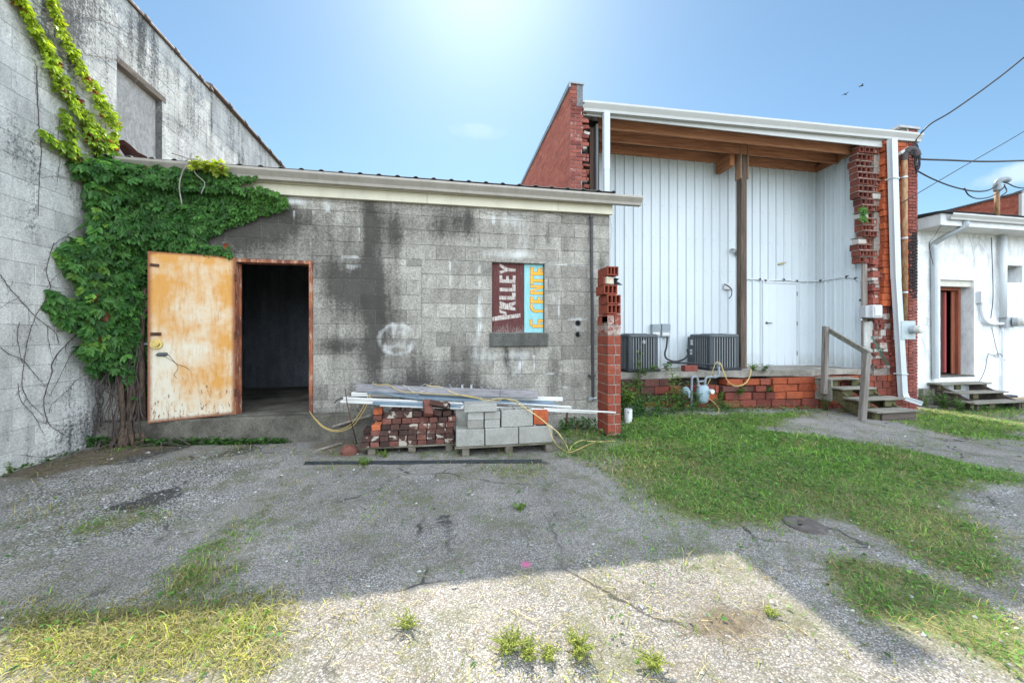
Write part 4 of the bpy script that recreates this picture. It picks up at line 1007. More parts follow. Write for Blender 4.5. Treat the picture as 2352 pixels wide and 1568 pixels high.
# --- right torn pier
random.seed(5)
b = MB(); z = 3.02; bh = 0.1435; k = 0
while z < 5.72:
    lx = 9.02+0.06*math.sin(z*2.1+0.5)+random.uniform(-0.05, 0.05)+(0.05 if z > 5.3 else 0.0)
    x = lx; yy = 6.68+random.uniform(-.03, .05)
    rx = 9.55 if z > 3.9 else 9.50
    while x < rx-0.06:
        w = min(random.choice([0.2, 0.26, 0.13]), rx-x)
        if random.random() < 0.12: b.obox((x+w/2, yy+0.08, z+0.06), (w-0.01, 0.15, 0.11), None, 0, (rt(), 0, random.choice([0, 0.9])), 0.012)
        else: hollow_tile(b, x+0.004, x+w-0.004, yy+random.uniform(-.01, .02), yy+0.19, z+0.006, z+bh-0.012, 2 if w > 0.15 else 1, 0.02, (rt(), random.choice([0, 0, .25]), random.choice([0, 0, .2])))
        x += w
    b.box(lx-0.01, rx, yy+0.0, yy+0.18, z+bh-0.013, z+bh+0.004, 2, (0.5, 0, 0))
    z += bh; k += 1
b.build('hollow_tile_stack', [clay_dark, flat_mat('cell_dark', (0.03, 0.016, 0.013), 0.9), flat_mat('ragged_mortar', (0.24, 0.20, 0.17), 0.95, var=0.4)], MT, bevel=0.004)
def blk(u, v):
    s = 0.95*math.exp(-((u-10.42)/0.17)**2-((v-3.0)/0.85)**4)+0.35*math.exp(-((v-3.45)/0.5)**2)*(u < 10.25)
    return min(1, s)
b = MB(); coursed(b, 9.55, 10.24, 6.60, 2.05, 5.74, 0.31, 0.1435, 0.010, 0.2, black=blk, left=lambda k: random.choice([0, 0.0, -.04, .03]))
b.build('orange_tile_face', clay_orange, MT, bevel=0.003)
b = MB(); coursed(b, 10.243, 10.50, 6.598, -0.3, 6.06, 0.20, 0.0705, 0.010, 0.2, black=blk)
coursed(b, 9.86, 10.243, 6.602, -0.3, 2.05, 0.20, 0.0705*2, 0.010, 0.2, pale=lambda u, v: 0.1 if random.random() < .1 else 0)
b.build('red_brick_face', clay_brick, MT, bevel=0.003)
b = MB(); z = 0.66; 
while z < 3.0:
    hh = random.choice([0.075, 0.075, 0.14]); x = 9.40+random.uniform(-.05, .03) if z < 2.0 else 9.33+random.uniform(-.04, .04)
    while x < 9.86:
        w = random.choice([0.1, 0.2, 0.16]); e = min(x+w, 9.87); r = random.random(); yy = 6.67+random.uniform(-.03, .03)
        if e-x > 0.03:
            if r < 0.16 and hh > 0.1: hollow_tile(b, x+.004, e-.004, yy, yy+.15, z+.005, z+hh-.005, 1, 0.025, (rt(), 0.1, 0.2))
            else: b.obox(((x+e)/2, yy+0.1, z+hh/2), (e-x-0.01, 0.2, hh-0.01), None, 0, (rt(), random.choice([0, .2, .3]), random.choice([0, 0, .15, .5, .9])), 0.008)
        x = e
    z += hh
b.build('rubble_face', [clay_brick, flat_mat('cell_dark2', (0.03, 0.018, 0.015), 0.9)], MT, bevel=0.006)
b = MB(); b.box(9.42, 10.49, 6.70, 12, -0.3, 5.75); b.box(10.05, 10.49, 6.62, 12, 5.75, 6.05); b.build('pier_core', flat_mat('old_grey_mortar', (0.22, 0.19, 0.165), 0.95, var=0.4), MT)
b = MB(); b.box(9.95, 10.53, 6.57, 12.0, 6.06, 6.11); b.build('pier_coping', paint_mat('grey_pier_coping', (0.35, 0.36, 0.36), 0.5), MT)
b = MB(); b.poly([(10.1, 6.75, 5.95), (10.235, 6.60, 5.95), (10.235, 6.60, 6.06), (10.1, 6.75, 6.06)]); b.prism([(9.6, 9.5, 5.7), (10.235, 6.62, 5.9), (10.235, 6.62, 6.058), (9.9, 9.5, 6.05)], (0, 0, 0), (0.02, 0, 0)); b.build('parapet_flashing', paint_mat('cream_flashing', (0.55, 0.53, 0.47), 0.5), MT)
# plaster remains, gap and old trim board beside the pier
plas = block_material('flaking_plaster', (0.50, 0.50, 0.47), (0.62, 0.62, 0.58), 0.2, soot=(0.05, 0.05, 0.045))
pl_poly = [at(x, y, 6.72) for x, y in [(1985,740),(2018,735),(2022,760),(2014,838),(1987,838)]]
b = MB(); b.prism(pl_poly, (0, 0, 0), (0, 0.06, 0), 0, (0.5, 0.35, 0.1)); b.prism([at(x, y, 6.78) for x, y in [(1993,600),(2022,600),(2030,640),(2026,700),(2004,702),(2006,680)]], (0, 0, 0), (0, 0.06, 0), 0, (0.3, 0.5, 0.0))
b.prism([at(x, y, 6.80) for x, y in [(1976,345),(1984,350),(1992,400),(1992,480),(1987,560),(1990,590),(1980,592)]], (0, 0, 0), (0, 0.05, 0), 0, (0.6, 0.1, 0.2))
b.build('plaster', plas, MT, bevel=0.008)
b = MB(); b.prism([at(x, y, 6.90) for x, y in [(1990,588),(2030,590),(2030,720),(1990,720)]], (0, 0, 0), (0, 0.02, 0)); b.build('gap_shade_sheet', dark_m, MT)  # black sheet painted in place of the shade inside a gap
grey_board = wood_mat('grey_weathered_board', (0.13, 0.105, 0.09), (0.33, 0.29, 0.26), 'Z')
p = at(1980, 592, 6.76); q = at(1992, 840, 6.76)
b = MB(); b.box(p.x, q.x-0.02, 6.74, 6.78, ZS+0.005, p.z); b.build('trim_board', grey_board, MT, bevel=0.004)
# --- timber under the roof
beam_m = wood_mat('brown_stained_beam', (0.29, 0.12, 0.062), (0.54, 0.27, 0.15), 'X', 0.8)
beam_y = wood_mat('brown_stained_joist', (0.24, 0.10, 0.045), (0.42, 0.2, 0.10), 'Y', 0.8)
for (y0, zb, zt, x0) in ((6.90, 5.54, 5.80, 2.95), (7.33, 5.54, 5.79, 2.95), (7.845, 5.565, 5.79, 3.0)):
    b = MB(); b.box(x0, 9.27 if y0 > 7 else 9.10, y0, y0+0.045, zb, zt); b.build('beam', beam_m, MT, bevel=0.004)
b = MB(); b.box(6.34, 6.46, 7.38, 7.84, 5.28, 5.535); b.build('cross_beam', beam_y, MT, bevel=0.006)
b = MB(); b.prism([(9.20, 6.95, 5.60), (9.20, 7.84, 5.55), (9.20, 7.84, 5.70), (9.20, 6.95, 5.75)], (0, 0, 0), (0.05, 0, 0)); b.build('rake_board', beam_y, MT)
post_m = wood_mat('dark_grey_post', (0.06, 0.045, 0.035), (0.17, 0.125, 0.095), 'Z', 0.8)
pp = at(1707, 700, 7.36)
b = MB(); b.box(pp.x-0.075, pp.x+0.075, 7.33, 7.48, ZS+0.001, 5.535); b.build('post', post_m, MT, bevel=0.008)
cleat = wood_mat('pale_cleat', (0.22, 0.13, 0.08), (0.42, 0.28, 0.19), 'Z')
for dx in (-0.105, 0.078):
    b = MB(); b.box(pp.x+dx, pp.x+dx+0.03, 7.315, 7.49, 4.98, 5.79); b.build('cleat', cleat, MT, bevel=0.003)
deck_m = paint_mat('zinc_roof_underside', (0.66, 0.65, 0.62), 0.5, 0.15, (0.25, 0.22, 0.18), 0.3)
b = MB(); pr = siding_profile(2.52, 10.3, 0.226, 0.02)
pr2 = [(x, z) for x, z in pr]
def dline(y): return [(x, y, 5.81+0.0095*(x-2.5)+z) for x, z in pr2]+[(x, y, 5.83+0.0095*(x-2.5)+z) for x, z in reversed(pr2)]
b.rings([dline(6.58), dline(12.0)]); b.build('roof_sheet', deck_m, MT)
g_m = paint_mat('white_gutter_enamel', (0.45, 0.46, 0.44), 0.38, 0.06, (0.32, 0.30, 0.24), 0.18, scale=3)
gutter('gutter', 2.515, 10.52, 6.63, 5.80, 5.935, g_m, MT, 0.165, 0.13)
b = MB(); b.box(2.53, 10.40, 6.635, 6.66, 5.60, 5.80); b.build('fascia', g_m, MT)
ds_m = paint_mat('white_downspout_enamel', (0.47, 0.51, 0.53), 0.38, 0.05, (0.4, 0.38, 0.33), 0.15)
def ribbed_pipe(b, p, q, w, d, flute=0.006, up=(0, 1, 0), m=0):
    """rectangular downspout with softly fluted faces"""
    p, q = Vector(p), Vector(q); ax = (q-p).normalized(); sd = ax.cross(Vector(up)); sd.normalize(); fr_ = sd.cross(ax)
    pts = []
    N = 5
    for i in range(N): pts.append((-w/2+w*i/(N-1), -d/2+(flute if i % 2 else 0)))
    for i in range(1, 3): pts.append((w/2-(flute if i == 1 else 0), -d/2+d*i/2))
    for i in range(1, N): pts.append((w/2-w*i/(N-1), d/2-(flute if i % 2 else 0)))
    pts.append((-w/2+flute, 0))
    b.rings([[p+sd*a+fr_*c for a, c in pts], [q+sd*a+fr_*c for a, c in pts]], m)
b = MB(); ribbed_pipe(b, (2.965, 6.56, 5.65), (2.965, 6.56, 4.55), 0.115, 0.085); ribbed_pipe(b, (2.965, 6.56, 4.56), (2.965, 6.56, 0.7), 0.105, 0.08); b.build('downspout', ds_m, MT)
ta, tb, tc_ = at(2049, 320, 6.50), at(2058, 640, 6.50), at(2074, 905, 6.50)
b = MB(); ribbed_pipe(b, ta, tb, 0.155, 0.10); ribbed_pipe(b, tb+Vector((0, 0, 0.01)), tc_, 0.145, 0.095)
sp1 = tc_+Vector((0.02, -0.02, -0.10)); sp2 = tc_+Vector((0.18, -0.22, -0.175))
ribbed_pipe(b, tc_+Vector((0, 0, 0.01)), sp1, 0.15, 0.10); ribbed_pipe(b, sp1+Vector((0, 0.01, 0.02)), sp2, 0.14, 0.085, up=(0, 0, 1))
for zz_ in (4.85, 0.55):
    t_ = (tb.z-zz_)/(tb.z-tc_.z) if zz_ < tb.z else 0; cx = (tb.x+(tc_.x-tb.x)*t_) if zz_ < tb.z else ta.x+(tb.x-ta.x)*(ta.z-zz_)/(ta.z-tb.z)
    b.box(cx-0.088, cx+0.088, 6.435, 6.60, zz_-0.012, zz_+0.012)
b.build('downspout', ds_m, MT)
# --- door
wd = paint_mat('white_steel_door', (0.56, 0.61, 0.635), 0.4, 0.04, (0.4, 0.38, 0.34), 0.12)
dx0, dx1, dz1 = 7.715, 8.675, 2.73
b = MB(); b.box(dx0, dx1, YB2-0.028, YB2-0.004, ZS+0.025, dz1-0.04); dr = b.build('door', wd, MT, bevel=0.003)
b = MB(); b.box(dx0-0.045, dx0-0.004, YB2-0.036, YB2-0.002, ZS+0.023, dz1); b.box(dx1+0.004, dx1+0.045, YB2-0.036, YB2-0.002, ZS+0.023, dz1); b.box(dx0-0.045, dx1+0.045, YB2-0.037, YB2-0.002, dz1-0.036, dz1+0.012); b.build('door_frame', paint_mat('white_door_frame', (0.52, 0.56, 0.58), 0.4), MT)
b = MB(); kx, kz = 7.79, 1.71; b.cyl((kx, YB2-0.028, kz), (kx, YB2-0.036, kz), 0.034, 16); b.cyl((kx, YB2-0.036, kz), (kx, YB2-0.075, kz), 0.013, 8); b.tube([(kx, YB2-0.072, kz), (kx+0.05, YB2-0.074, kz-0.002), (kx+0.12, YB2-0.07, kz-0.008)], 0.011, 8); b.build('handle', steel_m, dr)
for zz_ in (0.95, 1.7, 2.45):
    b = MB(); b.cyl((dx1+0.002, YB2-0.036, zz_-0.055), (dx1+0.002, YB2-0.036, zz_+0.055), 0.009, 8); b.build('hinge', rust_dk, dr)
# swallows' smear of mud on the siding
b = MB(); p = at(1796, 605, YB2-0.0245); b.rings([[(p.x+0.14*math.cos(t)*(1+.2*math.sin(3*t)), p.y+0.0, p.z+0.03*math.sin(t)+0.03*math.cos(t)) for t in [2*math.pi*i/12 for i in range(12)]], [(p.x+0.10*math.cos(t), p.y-0.01, p.z+0.02*math.sin(t)+0.02*math.cos(t)) for t in [2*math.pi*i/12 for i in range(12)]]]); b.build('mud_smear', flat_mat('dry_mud', (0.36, 0.34, 0.20), 0.95), MT)

# ================================================================ THE LOW WHITE BLOCK BUILDING ON THE RIGHT
WB = thing('white_block_building', 'low white painted block building with deep doorway and wide eave', 'building', (13.2, 7.2, 0))
YW = 7.2
wb_mat = block_material('white_painted_block', (0.66, 0.685, 0.685), (0.72, 0.74, 0.735), 0.08, soot=(0.24, 0.225, 0.19), white=(0.74, 0.75, 0.74), soot_amt=0.8)
WDO = (12.16, 13.26, 0.38, 2.80); VN = (14.13, 14.92, 2.78, 3.23)
def wb_field(u, v):
    return gauss(u, v, [(11.8, 0.3, 0.3, 0.6, 0.75), (12.3, 2.95, 0.7, 0.15, 0.35), (13.9, 0.0, 0.8, 0.2, 0.3), (14.0, 3.1, 0.06, 0.8, 0.3), (11.6, 1.5, 0.12, 0.8, 0.2)])-0.42, gauss(u, v, [(13, 2, 2, 2, 0.1)])
V, F, T = blockwork(running_bond(11.42, 18.5, -0.45, 4.0, 0.41, 0.205), [WDO, VN], wb_field, du=0.08, depth=0.003, groove=0.004, tone_var=0.5, seed=3)
np_mesh('front_wall', np.stack([V[:, 0], YW-V[:, 2], V[:, 1]], 1), F, wb_mat, WB, {'tint': T})
b = MB()
for (u0, u1, v0, v1) in rect_minus((11.42, 18.5, -0.5, 4.0), [WDO, VN]): b.box(u0, u1, YW+0.0005, YW+0.32, v0, v1, 0, (0.5, 0.12, 0))
b.box(11.42, 11.6, YW+0.32, 11, -0.5, 4.0, 0, (0.5, 0.1, 0))
b.build('wall_core', wb_mat, WB)
# reveal, lintel face, inner frame, dark leaf ajar
b = MB(); b.box(WDO[0]+0.002, WDO[1]-0.002, YW+0.05, YW+0.31, 2.645, WDO[3]-0.002, 0); b.build('lintel', paint_mat('cream_lintel', (0.55, 0.53, 0.46), 0.6), WB)
fx0, fx1, fy = 12.165, 13.13, YW+0.20
red_m = wood_mat('oxide_red_door_paint', (0.16, 0.05, 0.03), (0.27, 0.09, 0.05), 'Z', 0.6)
b = MB(); b.box(fx1-0.08, fx1, fy-0.03, fy+0.06, 0.40, 2.64); b.box(fx0, fx1-0.08, fy-0.03, fy+0.06, 2.56, 2.64); b.box(fx0, fx0+0.03, fy-0.03, fy+0.06, 0.40, 2.56); b.box(fx1-0.20, fx1-0.085, fy+0.03, fy+0.055, 0.40, 2.55)
b.build('door_frame', red_m, WB, bevel=0.004)
b = MB(); b.bar((fx0+0.04, fy+0.03, 1.48), (fx0+0.66, fy+0.13, 1.48), 0.04, 2.12); dl = b.build('door', flat_mat('dark_maroon_door', (0.055, 0.018, 0.014), 0.6), WB)
b = MB(); b.bar((fx0+0.60, fy+0.085, 1.48), (fx0+0.68, fy+0.10, 1.48), 0.03, 2.10); b.build('door_edge', flat_mat('faded_red_edge', (0.33, 0.06, 0.06), 0.6), dl)
b = MB(); b.box(fx0-.35, fx1+.35, fy+1.5, fy+1.52, 0.3, 2.9); b.box(fx0-.35, fx1+.35, YW+0.321, fy+1.5, 0.30, 0.38); b.box(fx0-.35, fx1+.35, YW+0.321, fy+1.5, 2.8, 2.9); b.box(fx0-.36, fx0-.34, YW+0.321, fy+1.5, 0.381, 2.8); b.box(fx1+.34, fx1+.36, YW+0.321, fy+1.5, 0.381, 2.8); b.build('dark_interior', dark_m, WB)  # room shell in near-black, the unlit room's darkness put into its colour
b = MB(); b.box(WDO[0], WDO[1]+0.02, YW-0.012, YW+0.31, 0.345, 0.385); b.build('door_sill', conc_m, WB, bevel=0.006)
# vent opening with broken louvre
b = MB(); b.box(VN[0], VN[1], YW+0.25, YW+0.27, VN[2], VN[3], 0, (0.5, 0.3, 0)); b.build('vent_back', paint_mat('dull_vent_panel', (0.30, 0.32, 0.33), 0.7, 0.3), WB)
b = MB(); b.box(VN[0]+0.10, VN[0]+0.13, YW+0.12, YW+0.15, VN[2], VN[3]); b.box(VN[0]+0.27, VN[0]+0.30, YW+0.14, YW+0.17, VN[2], VN[3]-0.05); b.bar((VN[0]+0.1, YW+0.1, VN[3]-0.08), (VN[1]-0.02, YW+0.12, VN[3]-0.03), 0.05, 0.02); b.box(VN[1]-0.22, VN[1]-0.2, YW+0.18, YW+0.2, VN[2], VN[2]+0.2); b.build('vent_slat', old_wood, WB)
# foundation stub
b = MB(); random.seed(8)
for k in range(3): b.box(11.42+0.02*k, 11.70+0.07*(k % 2), YW-0.10, YW-0.006, -0.5+k*0.2, -0.31+k*0.2, 0, (0.4, 0.5, 0.1)); b.box(11.705+0.07*(k % 2), 11.99, YW-0.09-0.02*k, YW-0.006, -0.5+k*0.2, -0.315+k*0.2, 0, (0.3, 0.55, 0.1))
b.build('foundation_block', st_mat, WB, bevel=0.012)
# roof: soffit, fascia, gutter, black edge
b = MB(); b.box(11.36, 18.5, 6.72, 11, 3.985, 4.02); b.build('soffit', paint_mat('pale_soffit', (0.60, 0.60, 0.56), 0.6, 0.08, scale=2), WB)
b = MB(); b.box(11.33, 11.355, 6.70, 11, 3.98, 4.25); b.box(11.355, 18.5, 6.695, 6.718, 3.98, 4.25); b.build('fascia', paint_mat('white_fascia_board', (0.60, 0.63, 0.64), 0.5), WB)
gutter('gutter', 11.50, 18.4, 6.693, 4.235, 4.23, g_m, WB, 0.13, 0.12)
felt = flat_mat('black_roof_edge', (0.03, 0.031, 0.034), 0.7, var=0.5)
b = MB(); n = 30; rr = []
for i in range(n+1):
    x = 11.3+7.2*i/n; z = 4.275+random.uniform(-.008, .008); rr.append([(x, 6.68, z-0.02), (x, 6.62, z-0.015), (x, 6.60, z+0.02), (x, 6.75, z+0.045), (x, 11, z+0.4), (x, 11, z+0.3)])
b.rings(rr); b.build('roof', felt, WB)
gm = paint_mat('grey_galvanised_spout', (0.42, 0.46, 0.48), 0.42, 0.12, (0.2, 0.2, 0.18), 0.3, metal=0.3)
b = MB(); s0 = Vector((12.02, 6.66, 4.09)); s1 = Vector((12.02, 6.70, 3.96)); s2 = Vector((11.90, 6.95, 3.80)); s3 = Vector((11.85, 7.13, 3.66)); s4 = Vector((11.89, 7.13, 0.33))
pth = smooth_path([s0, s1, s2, s3, s3+Vector((0, 0, -0.12))], 6); b.tube(pth, 0.062, 12); b.cyl(pth[-1]+Vector((0, 0, .02)), s4, 0.064, 12)
b.cyl((s3.x, s3.y, 3.42), (s3.x, s3.y, 3.46), 0.07, 12); b.build('downspout', gm, WB, smooth=False)

# ================================================================ BRICK BUILDING BEYOND
BB = thing('brick_building', 'red brick building wall rising behind the low white building', 'building', (15, 8, 0))
V, F, T = blockwork(running_bond(7.25, 14, 3.9, 5.16, 0.24, 0.08), [], lambda u, v: (np.clip(pnoise(u, v, 2.0, 13)-0.72, 0, 1)*1.2, np.clip(pnoise(u, v*2, 1.2, 16)-0.6, 0, 1)*0.5), du=0.4, depth=0.004, groove=0.004, seed=6)
np_mesh('side_wall', np.stack([14.92-V[:, 2], V[:, 0], V[:, 1]], 1), F, clay_material('far_red_brick', (0.30, 0.075, 0.045), (0.42, 0.13, 0.08)), BB, {'tint': T})  # brick of a stronger red than the pier's
b = MB(); b.box(14.9205, 22, 7.26, 14, 4.05, 5.14); b.build('wall_core', mortar_m, BB)
b = MB(); b.box(14.86, 14.95, 7.19, 14, 5.163, 5.20); b.build('coping', paint_mat('dark_parapet_cap', (0.10, 0.10, 0.11), 0.5), BB)
b = MB(); b.box(14.905, 22, 7.20, 7.255, 4.2, 5.16); b.build('corner_trim', paint_mat('pale_corner_render', (0.45, 0.44, 0.42), 0.7), BB)

# ================================================================ PALLETS, BRICKS, BLOCKS
random.seed(17)
ORD = ['first', 'second', 'third', 'fourth', 'fifth', 'sixth', 'seventh', 'eighth', 'ninth', 'tenth', 'eleventh', 'twelfth']
old_wood_x = wood_mat('silvered_pallet_wood', (0.09, 0.075, 0.06), (0.25, 0.22, 0.18), 'X', moss=(0.06, 0.065, 0.03))
def pallet(label, x0, x1, y0, y1, zt, group):
    t = thing('wooden_pallet', label, 'pallet', ((x0+x1)/2, (y0+y1)/2, 0), group)
    n = 6; w = 0.105
    for i in range(n):
        y = y0+(y1-y0-w)*i/(n-1); b = MB(); b.obox(((x0+x1)/2, y+w/2, zt-0.010), (x1-x0+random.uniform(-.02, .01), w, 0.018), (0, random.uniform(-.004, .004), random.uniform(-.006, .006)), jit=0.002); b.build('deck_board', old_wood_x, t, bevel=0.003)
    for xx in (x0+0.08, (x0+x1)/2, x1-0.10):
        b = MB(); b.box(xx, xx+0.085, y0+0.01, y1-0.01, gz(xx), zt-0.02); b.build('bearer', old_wood_x, t, bevel=0.006)
    return t
YP1 = 4.45
bx0, bx1 = at(826.5, 1000, YP1).x, at(1042, 1000, YP1).x
pallet('wooden pallet under the stack of old red bricks', bx0, bx1+0.005, YP1+0.01, 5.16, 0.098, 'pallets against the block wall')
YP2 = 4.25
cx0, cx1 = at(1047, 1000, YP2).x, at(1270, 1000, YP2).x
pallet('low wooden pallet under the grey cinder blocks', cx0-0.01, cx1+0.01, YP2-0.02, 5.0, 0.115, 'pallets against the block wall')
brick_mats = []
def used_brick_mat(name, lo, hi, pale_thr, dark):
    m = NB(name, 0.88, 0.2); v = m.co('Object', rand=True)
    c = m.mix(m.rnd(), lo, hi); c = m.mix(1.0, c, m.mr(m.noise(v, 30, 6, 0.7), 0.3, 0.7, 0.65, 1.3), 'MULTIPLY')
    c = m.mix(m.mr(m.noise(v, 11, 5, 0.6), 0.48, 0.66, 0, dark), c, (0.035, 0.026, 0.022))
    c = m.mix(m.mr(m.noise(v, 8, 5, 0.6, 0.4), pale_thr, pale_thr+0.035, 0, 0.95), c, (0.36, 0.325, 0.27))
    m.col(c); m.bump(m.noise(v, 40, 6, 0.7), 0.6, 0.005); return m.m
BM = {'dark': used_brick_mat('sooty_used_brick', (0.042, 0.025, 0.021), (0.09, 0.047, 0.037), 0.66, 0.75),
      'mortar': used_brick_mat('mortar_smeared_brick', (0.062, 0.033, 0.027), (0.125, 0.06, 0.047), 0.55, 0.6),
      'red': used_brick_mat('faded_red_brick', (0.125, 0.05, 0.038), (0.20, 0.082, 0.062), 0.64, 0.45),
      'orange': used_brick_mat('bright_orange_brick', (0.40, 0.10, 0.04), (0.44, 0.13, 0.055), 0.8, 0.1)}
COLW = {'dark': 'sooty dark', 'mortar': 'mortar smeared', 'red': 'faded red', 'orange': 'bright orange'}
brick_protos = {}
def brick_mesh(kind):
    L_, W_, H_ = 0.102, 0.205, 0.061
    bm_ = MB(); bm_.obox((0, W_/2, H_/2), (L_, W_, H_), None, jit=0.003)
    bm_.v = [tuple(q) for q in bm_.v]
    return bm_
def place_brick(kind, x, y, z, label, rot=(0, 0, 0), scale=(1, 1, 1), group='old bricks stacked on the pallet'):
    if kind not in brick_protos:
        o = brick_mesh(kind).build('brick', BM[kind], None, bevel=0.006); o.modifiers['bevel'].segments = 2; brick_protos[kind] = o
    else:
        o = brick_protos[kind].copy(); COL.objects.link(o)
    o.location = (x, y, z); o.rotation_euler = rot; o.scale = scale
    tag(o, label, 'brick', group); return o
W0 = (bx1-bx0)/10
kinds = [['dark', 'red', 'dark', 'red', 'mortar', 'mortar', 'red', 'dark', 'red', 'mortar'],
         ['dark', 'mortar', 'dark', 'mortar', 'mortar', 'dark', 'red', 'mortar', 'mortar', 'mortar'],
         ['dark', 'red', 'dark', 'mortar', 'dark', 'dark', 'mortar', 'mortar', 'dark', 'mortar'],
         [None, 'orange', 'dark', 'dark', 'dark', 'mortar', 'red', 'mortar', 'mortar', 'red'],
         [None, None, 'red', 'red', 'red', 'red', 'red', 'red', 'dark', 'red']]
CN = ['bottom', 'second', 'third', 'fourth', 'fifth']
for r, row in enumerate(kinds):
    n = 0
    for c, k in enumerate(row):
        if k is None: continue
        x = bx0+W0*(c+0.5)+random.uniform(-.006, .006)+(0.03 if r == 4 else (0.012 if r == 3 else 0)); y = YP1+0.01+random.uniform(-.008, .012)+(0.10 if (r == 2 and c == 0) else 0)+(0.03 if r == 4 else 0)
        place_brick(k, x, y, 0.099+r*0.0635+random.uniform(0, .001), f'{COLW[k]} brick, {ORD[n]} from the left in the {CN[r]} course of the front rank', (0, random.uniform(-.03, .03), random.uniform(-.06, .06)), (random.uniform(.96, 1.03), random.uniform(.95, 1.02), random.uniform(.95, 1.02)))
        n += 1
for r in (3, 4):                                     # a second rank shows above and behind
    n = 0
    for c in range(1, 10):
        k = random.choice(['dark', 'dark', 'mortar', 'red']); x = bx0+W0*(c+0.5)+random.uniform(-.008, .008)
        place_brick(k, x, YP1+0.245+random.uniform(-.01, .02), 0.099+r*0.0635+0.004, f'{COLW[k]} brick, {ORD[n]} from the left in the {CN[r]} course of the rear rank', (0, random.uniform(-.03, .03), random.uniform(-.08, .08)))
        n += 1
z5 = 0.099+5*0.0635+0.004
TOP = [('orange', 868, 4.72, 0, (0, 0, .1), 'bright orange brick at the left end of the rear top course'),
       ('mortar', 894, 4.50, 0, (0, 0.03, -.05), 'mortar flecked brick at the left of the front top course'),
       ('mortar', 915, 4.50, 0, (0, -.02, .06), 'brick beside the mortar flecked one in the front top course'),
       ('mortar', 936, 4.51, 0, (0, 0, -.04), 'pale crusted brick in the middle of the front top course'),
       ('dark', 958, 4.52, 0.0, (0, 0.1, .15), 'tilted purple brown brick left of the upright brick on top'),
       ('red', 983, 4.46, 0.018, (0.75, 0.12, .25), 'upturned worn red brick standing on end on the stack'),
       ('dark', 1003, 4.50, 0.012, (0.15, 0.28, -.1), 'sooty brick leaning between upturned brick and long top brick'),
       ('dark', 1027, 4.50, -0.0, (0, 0.02, .1), 'sooty brick at the right end of the front top course'),
       ('dark', 905, 4.72, 0.0, (0, 0, -.1), 'sooty brick behind the mortar flecked bricks in the rear top course'),
       ('mortar', 940, 4.74, 0.0, (0, 0, .2), 'mortar coated brick in the rear top course under the metal trim')]
for k, px, yy, dz, rot, lb in TOP:
    place_brick(k, at(px, 950, yy).x, yy, z5+dz, lb, rot)
place_brick('mortar', at(1018, 938, 4.50).x+0.06, 4.46, z5+0.105, 'big mortar crusted brick lying askew on top of the brick stack', (0.1, 0.42, 1.25), (1.1, 1.12, 1.1))
# loose broken brick on the ground
b = MB(); p = atg(803, 1043); b.rings([[(p.x+0.10*math.cos(a)*s_, p.y+0.08*math.sin(a)*s_, p.z-0.01+h+0.012*math.sin(3*a)) for a in [2*math.pi*i/9 for i in range(9)]] for h, s_ in ((0, 1), (0.06, 1.05), (0.105, 0.7), (0.115, 0.3))])
tag(b.build('broken_brick', BM['red'], None, bevel=0.008), 'rounded broken red brick lying on the gravel left of the pallet', 'brick')
# cinder blocks
cb_m = NB('pale_cinder_block', 0.95, 0.12); v_ = cb_m.co('Object', rand=True)
cc_ = cb_m.mix(cb_m.rnd(), (0.26, 0.255, 0.225), (0.36, 0.355, 0.33)); cc_ = cb_m.mix(1.0, cc_, cb_m.mr(cb_m.noise(v_, 90, 4, 0.7), 0.3, 0.7, 0.68, 1.28), 'MULTIPLY')
cc_ = cb_m.mix(cb_m.mr(cb_m.noise(v_, 4, 6, 0.65), 0.45, 0.7, 0, 0.45), cc_, (0.12, 0.115, 0.09)); cc_ = cb_m.mix(cb_m.mr(cb_m.noise(v_, 7, 6, 0.7), 0.62, 0.72, 0, 0.5), cc_, (0.16, 0.085, 0.05))
cb_m.col(cc_); cb_m.bump(cb_m.noise(v_, 70, 5, 0.7), 0.7, 0.006); cb_m = cb_m.m
GB = 'cinder blocks on the low pallet'
def cinder(x0, x1, y0, y1, z0, z1, label, cells=0, rot=0.0):
    b = MB(); w, d, h = x1-x0, y1-y0, z1-z0; t = 0.032
    if cells:
        b.box(-w/2, w/2, -d/2, -d/2+t, 0, h); b.box(-w/2, w/2, d/2-t, d/2, 0, h); cw = (w-t)/cells
        for i in range(cells+1): b.box(-w/2+i*cw, -w/2+i*cw+t, -d/2+t, d/2-t, 0, h-0.0005)
        b.box(-w/2+t, w/2-t, -d/2+t, d/2-t, 0.0, 0.02)
    else: b.obox((0, 0, h/2), (w, d, h), jit=0.002)
    o = b.build('cinder_block', cb_m, None, bevel=0.008, seg=2); o.location = ((x0+x1)/2, (y0+y1)/2, z0); o.rotation_euler = (0, 0, rot)
    tag(o, label, 'block', GB); return o
def bxr(a, c, Y): return at(a, 1000, Y).x+0.003, at(c, 1000, Y).x-0.003
zz0 = 0.116
for (a, c, lb) in ((1047, 1113, 'left cinder block of the bottom course on the low pallet'), (1114, 1191, 'middle cinder block of the bottom course on the low pallet'), (1192, 1270, 'rust flecked right cinder block of the bottom course on the low pallet')):
    q = bxr(a, c, YP2); cinder(q[0], q[1], YP2, YP2+0.2, zz0, zz0+0.196, lb, 0 if a == 1047 else 2, random.uniform(-.01, .01))
z2 = zz0+0.197
q = bxr(1073, 1111.5, YP2+.02); cinder(q[0], q[1], YP2+0.02, YP2+0.22, z2, z2+0.097, 'lower left solid half block on the middle tier under the cap'); cinder(q[0]+.004, q[1], YP2+0.018, YP2+0.22, z2+0.098, z2+0.195, 'upper left solid half block directly under the cap block')
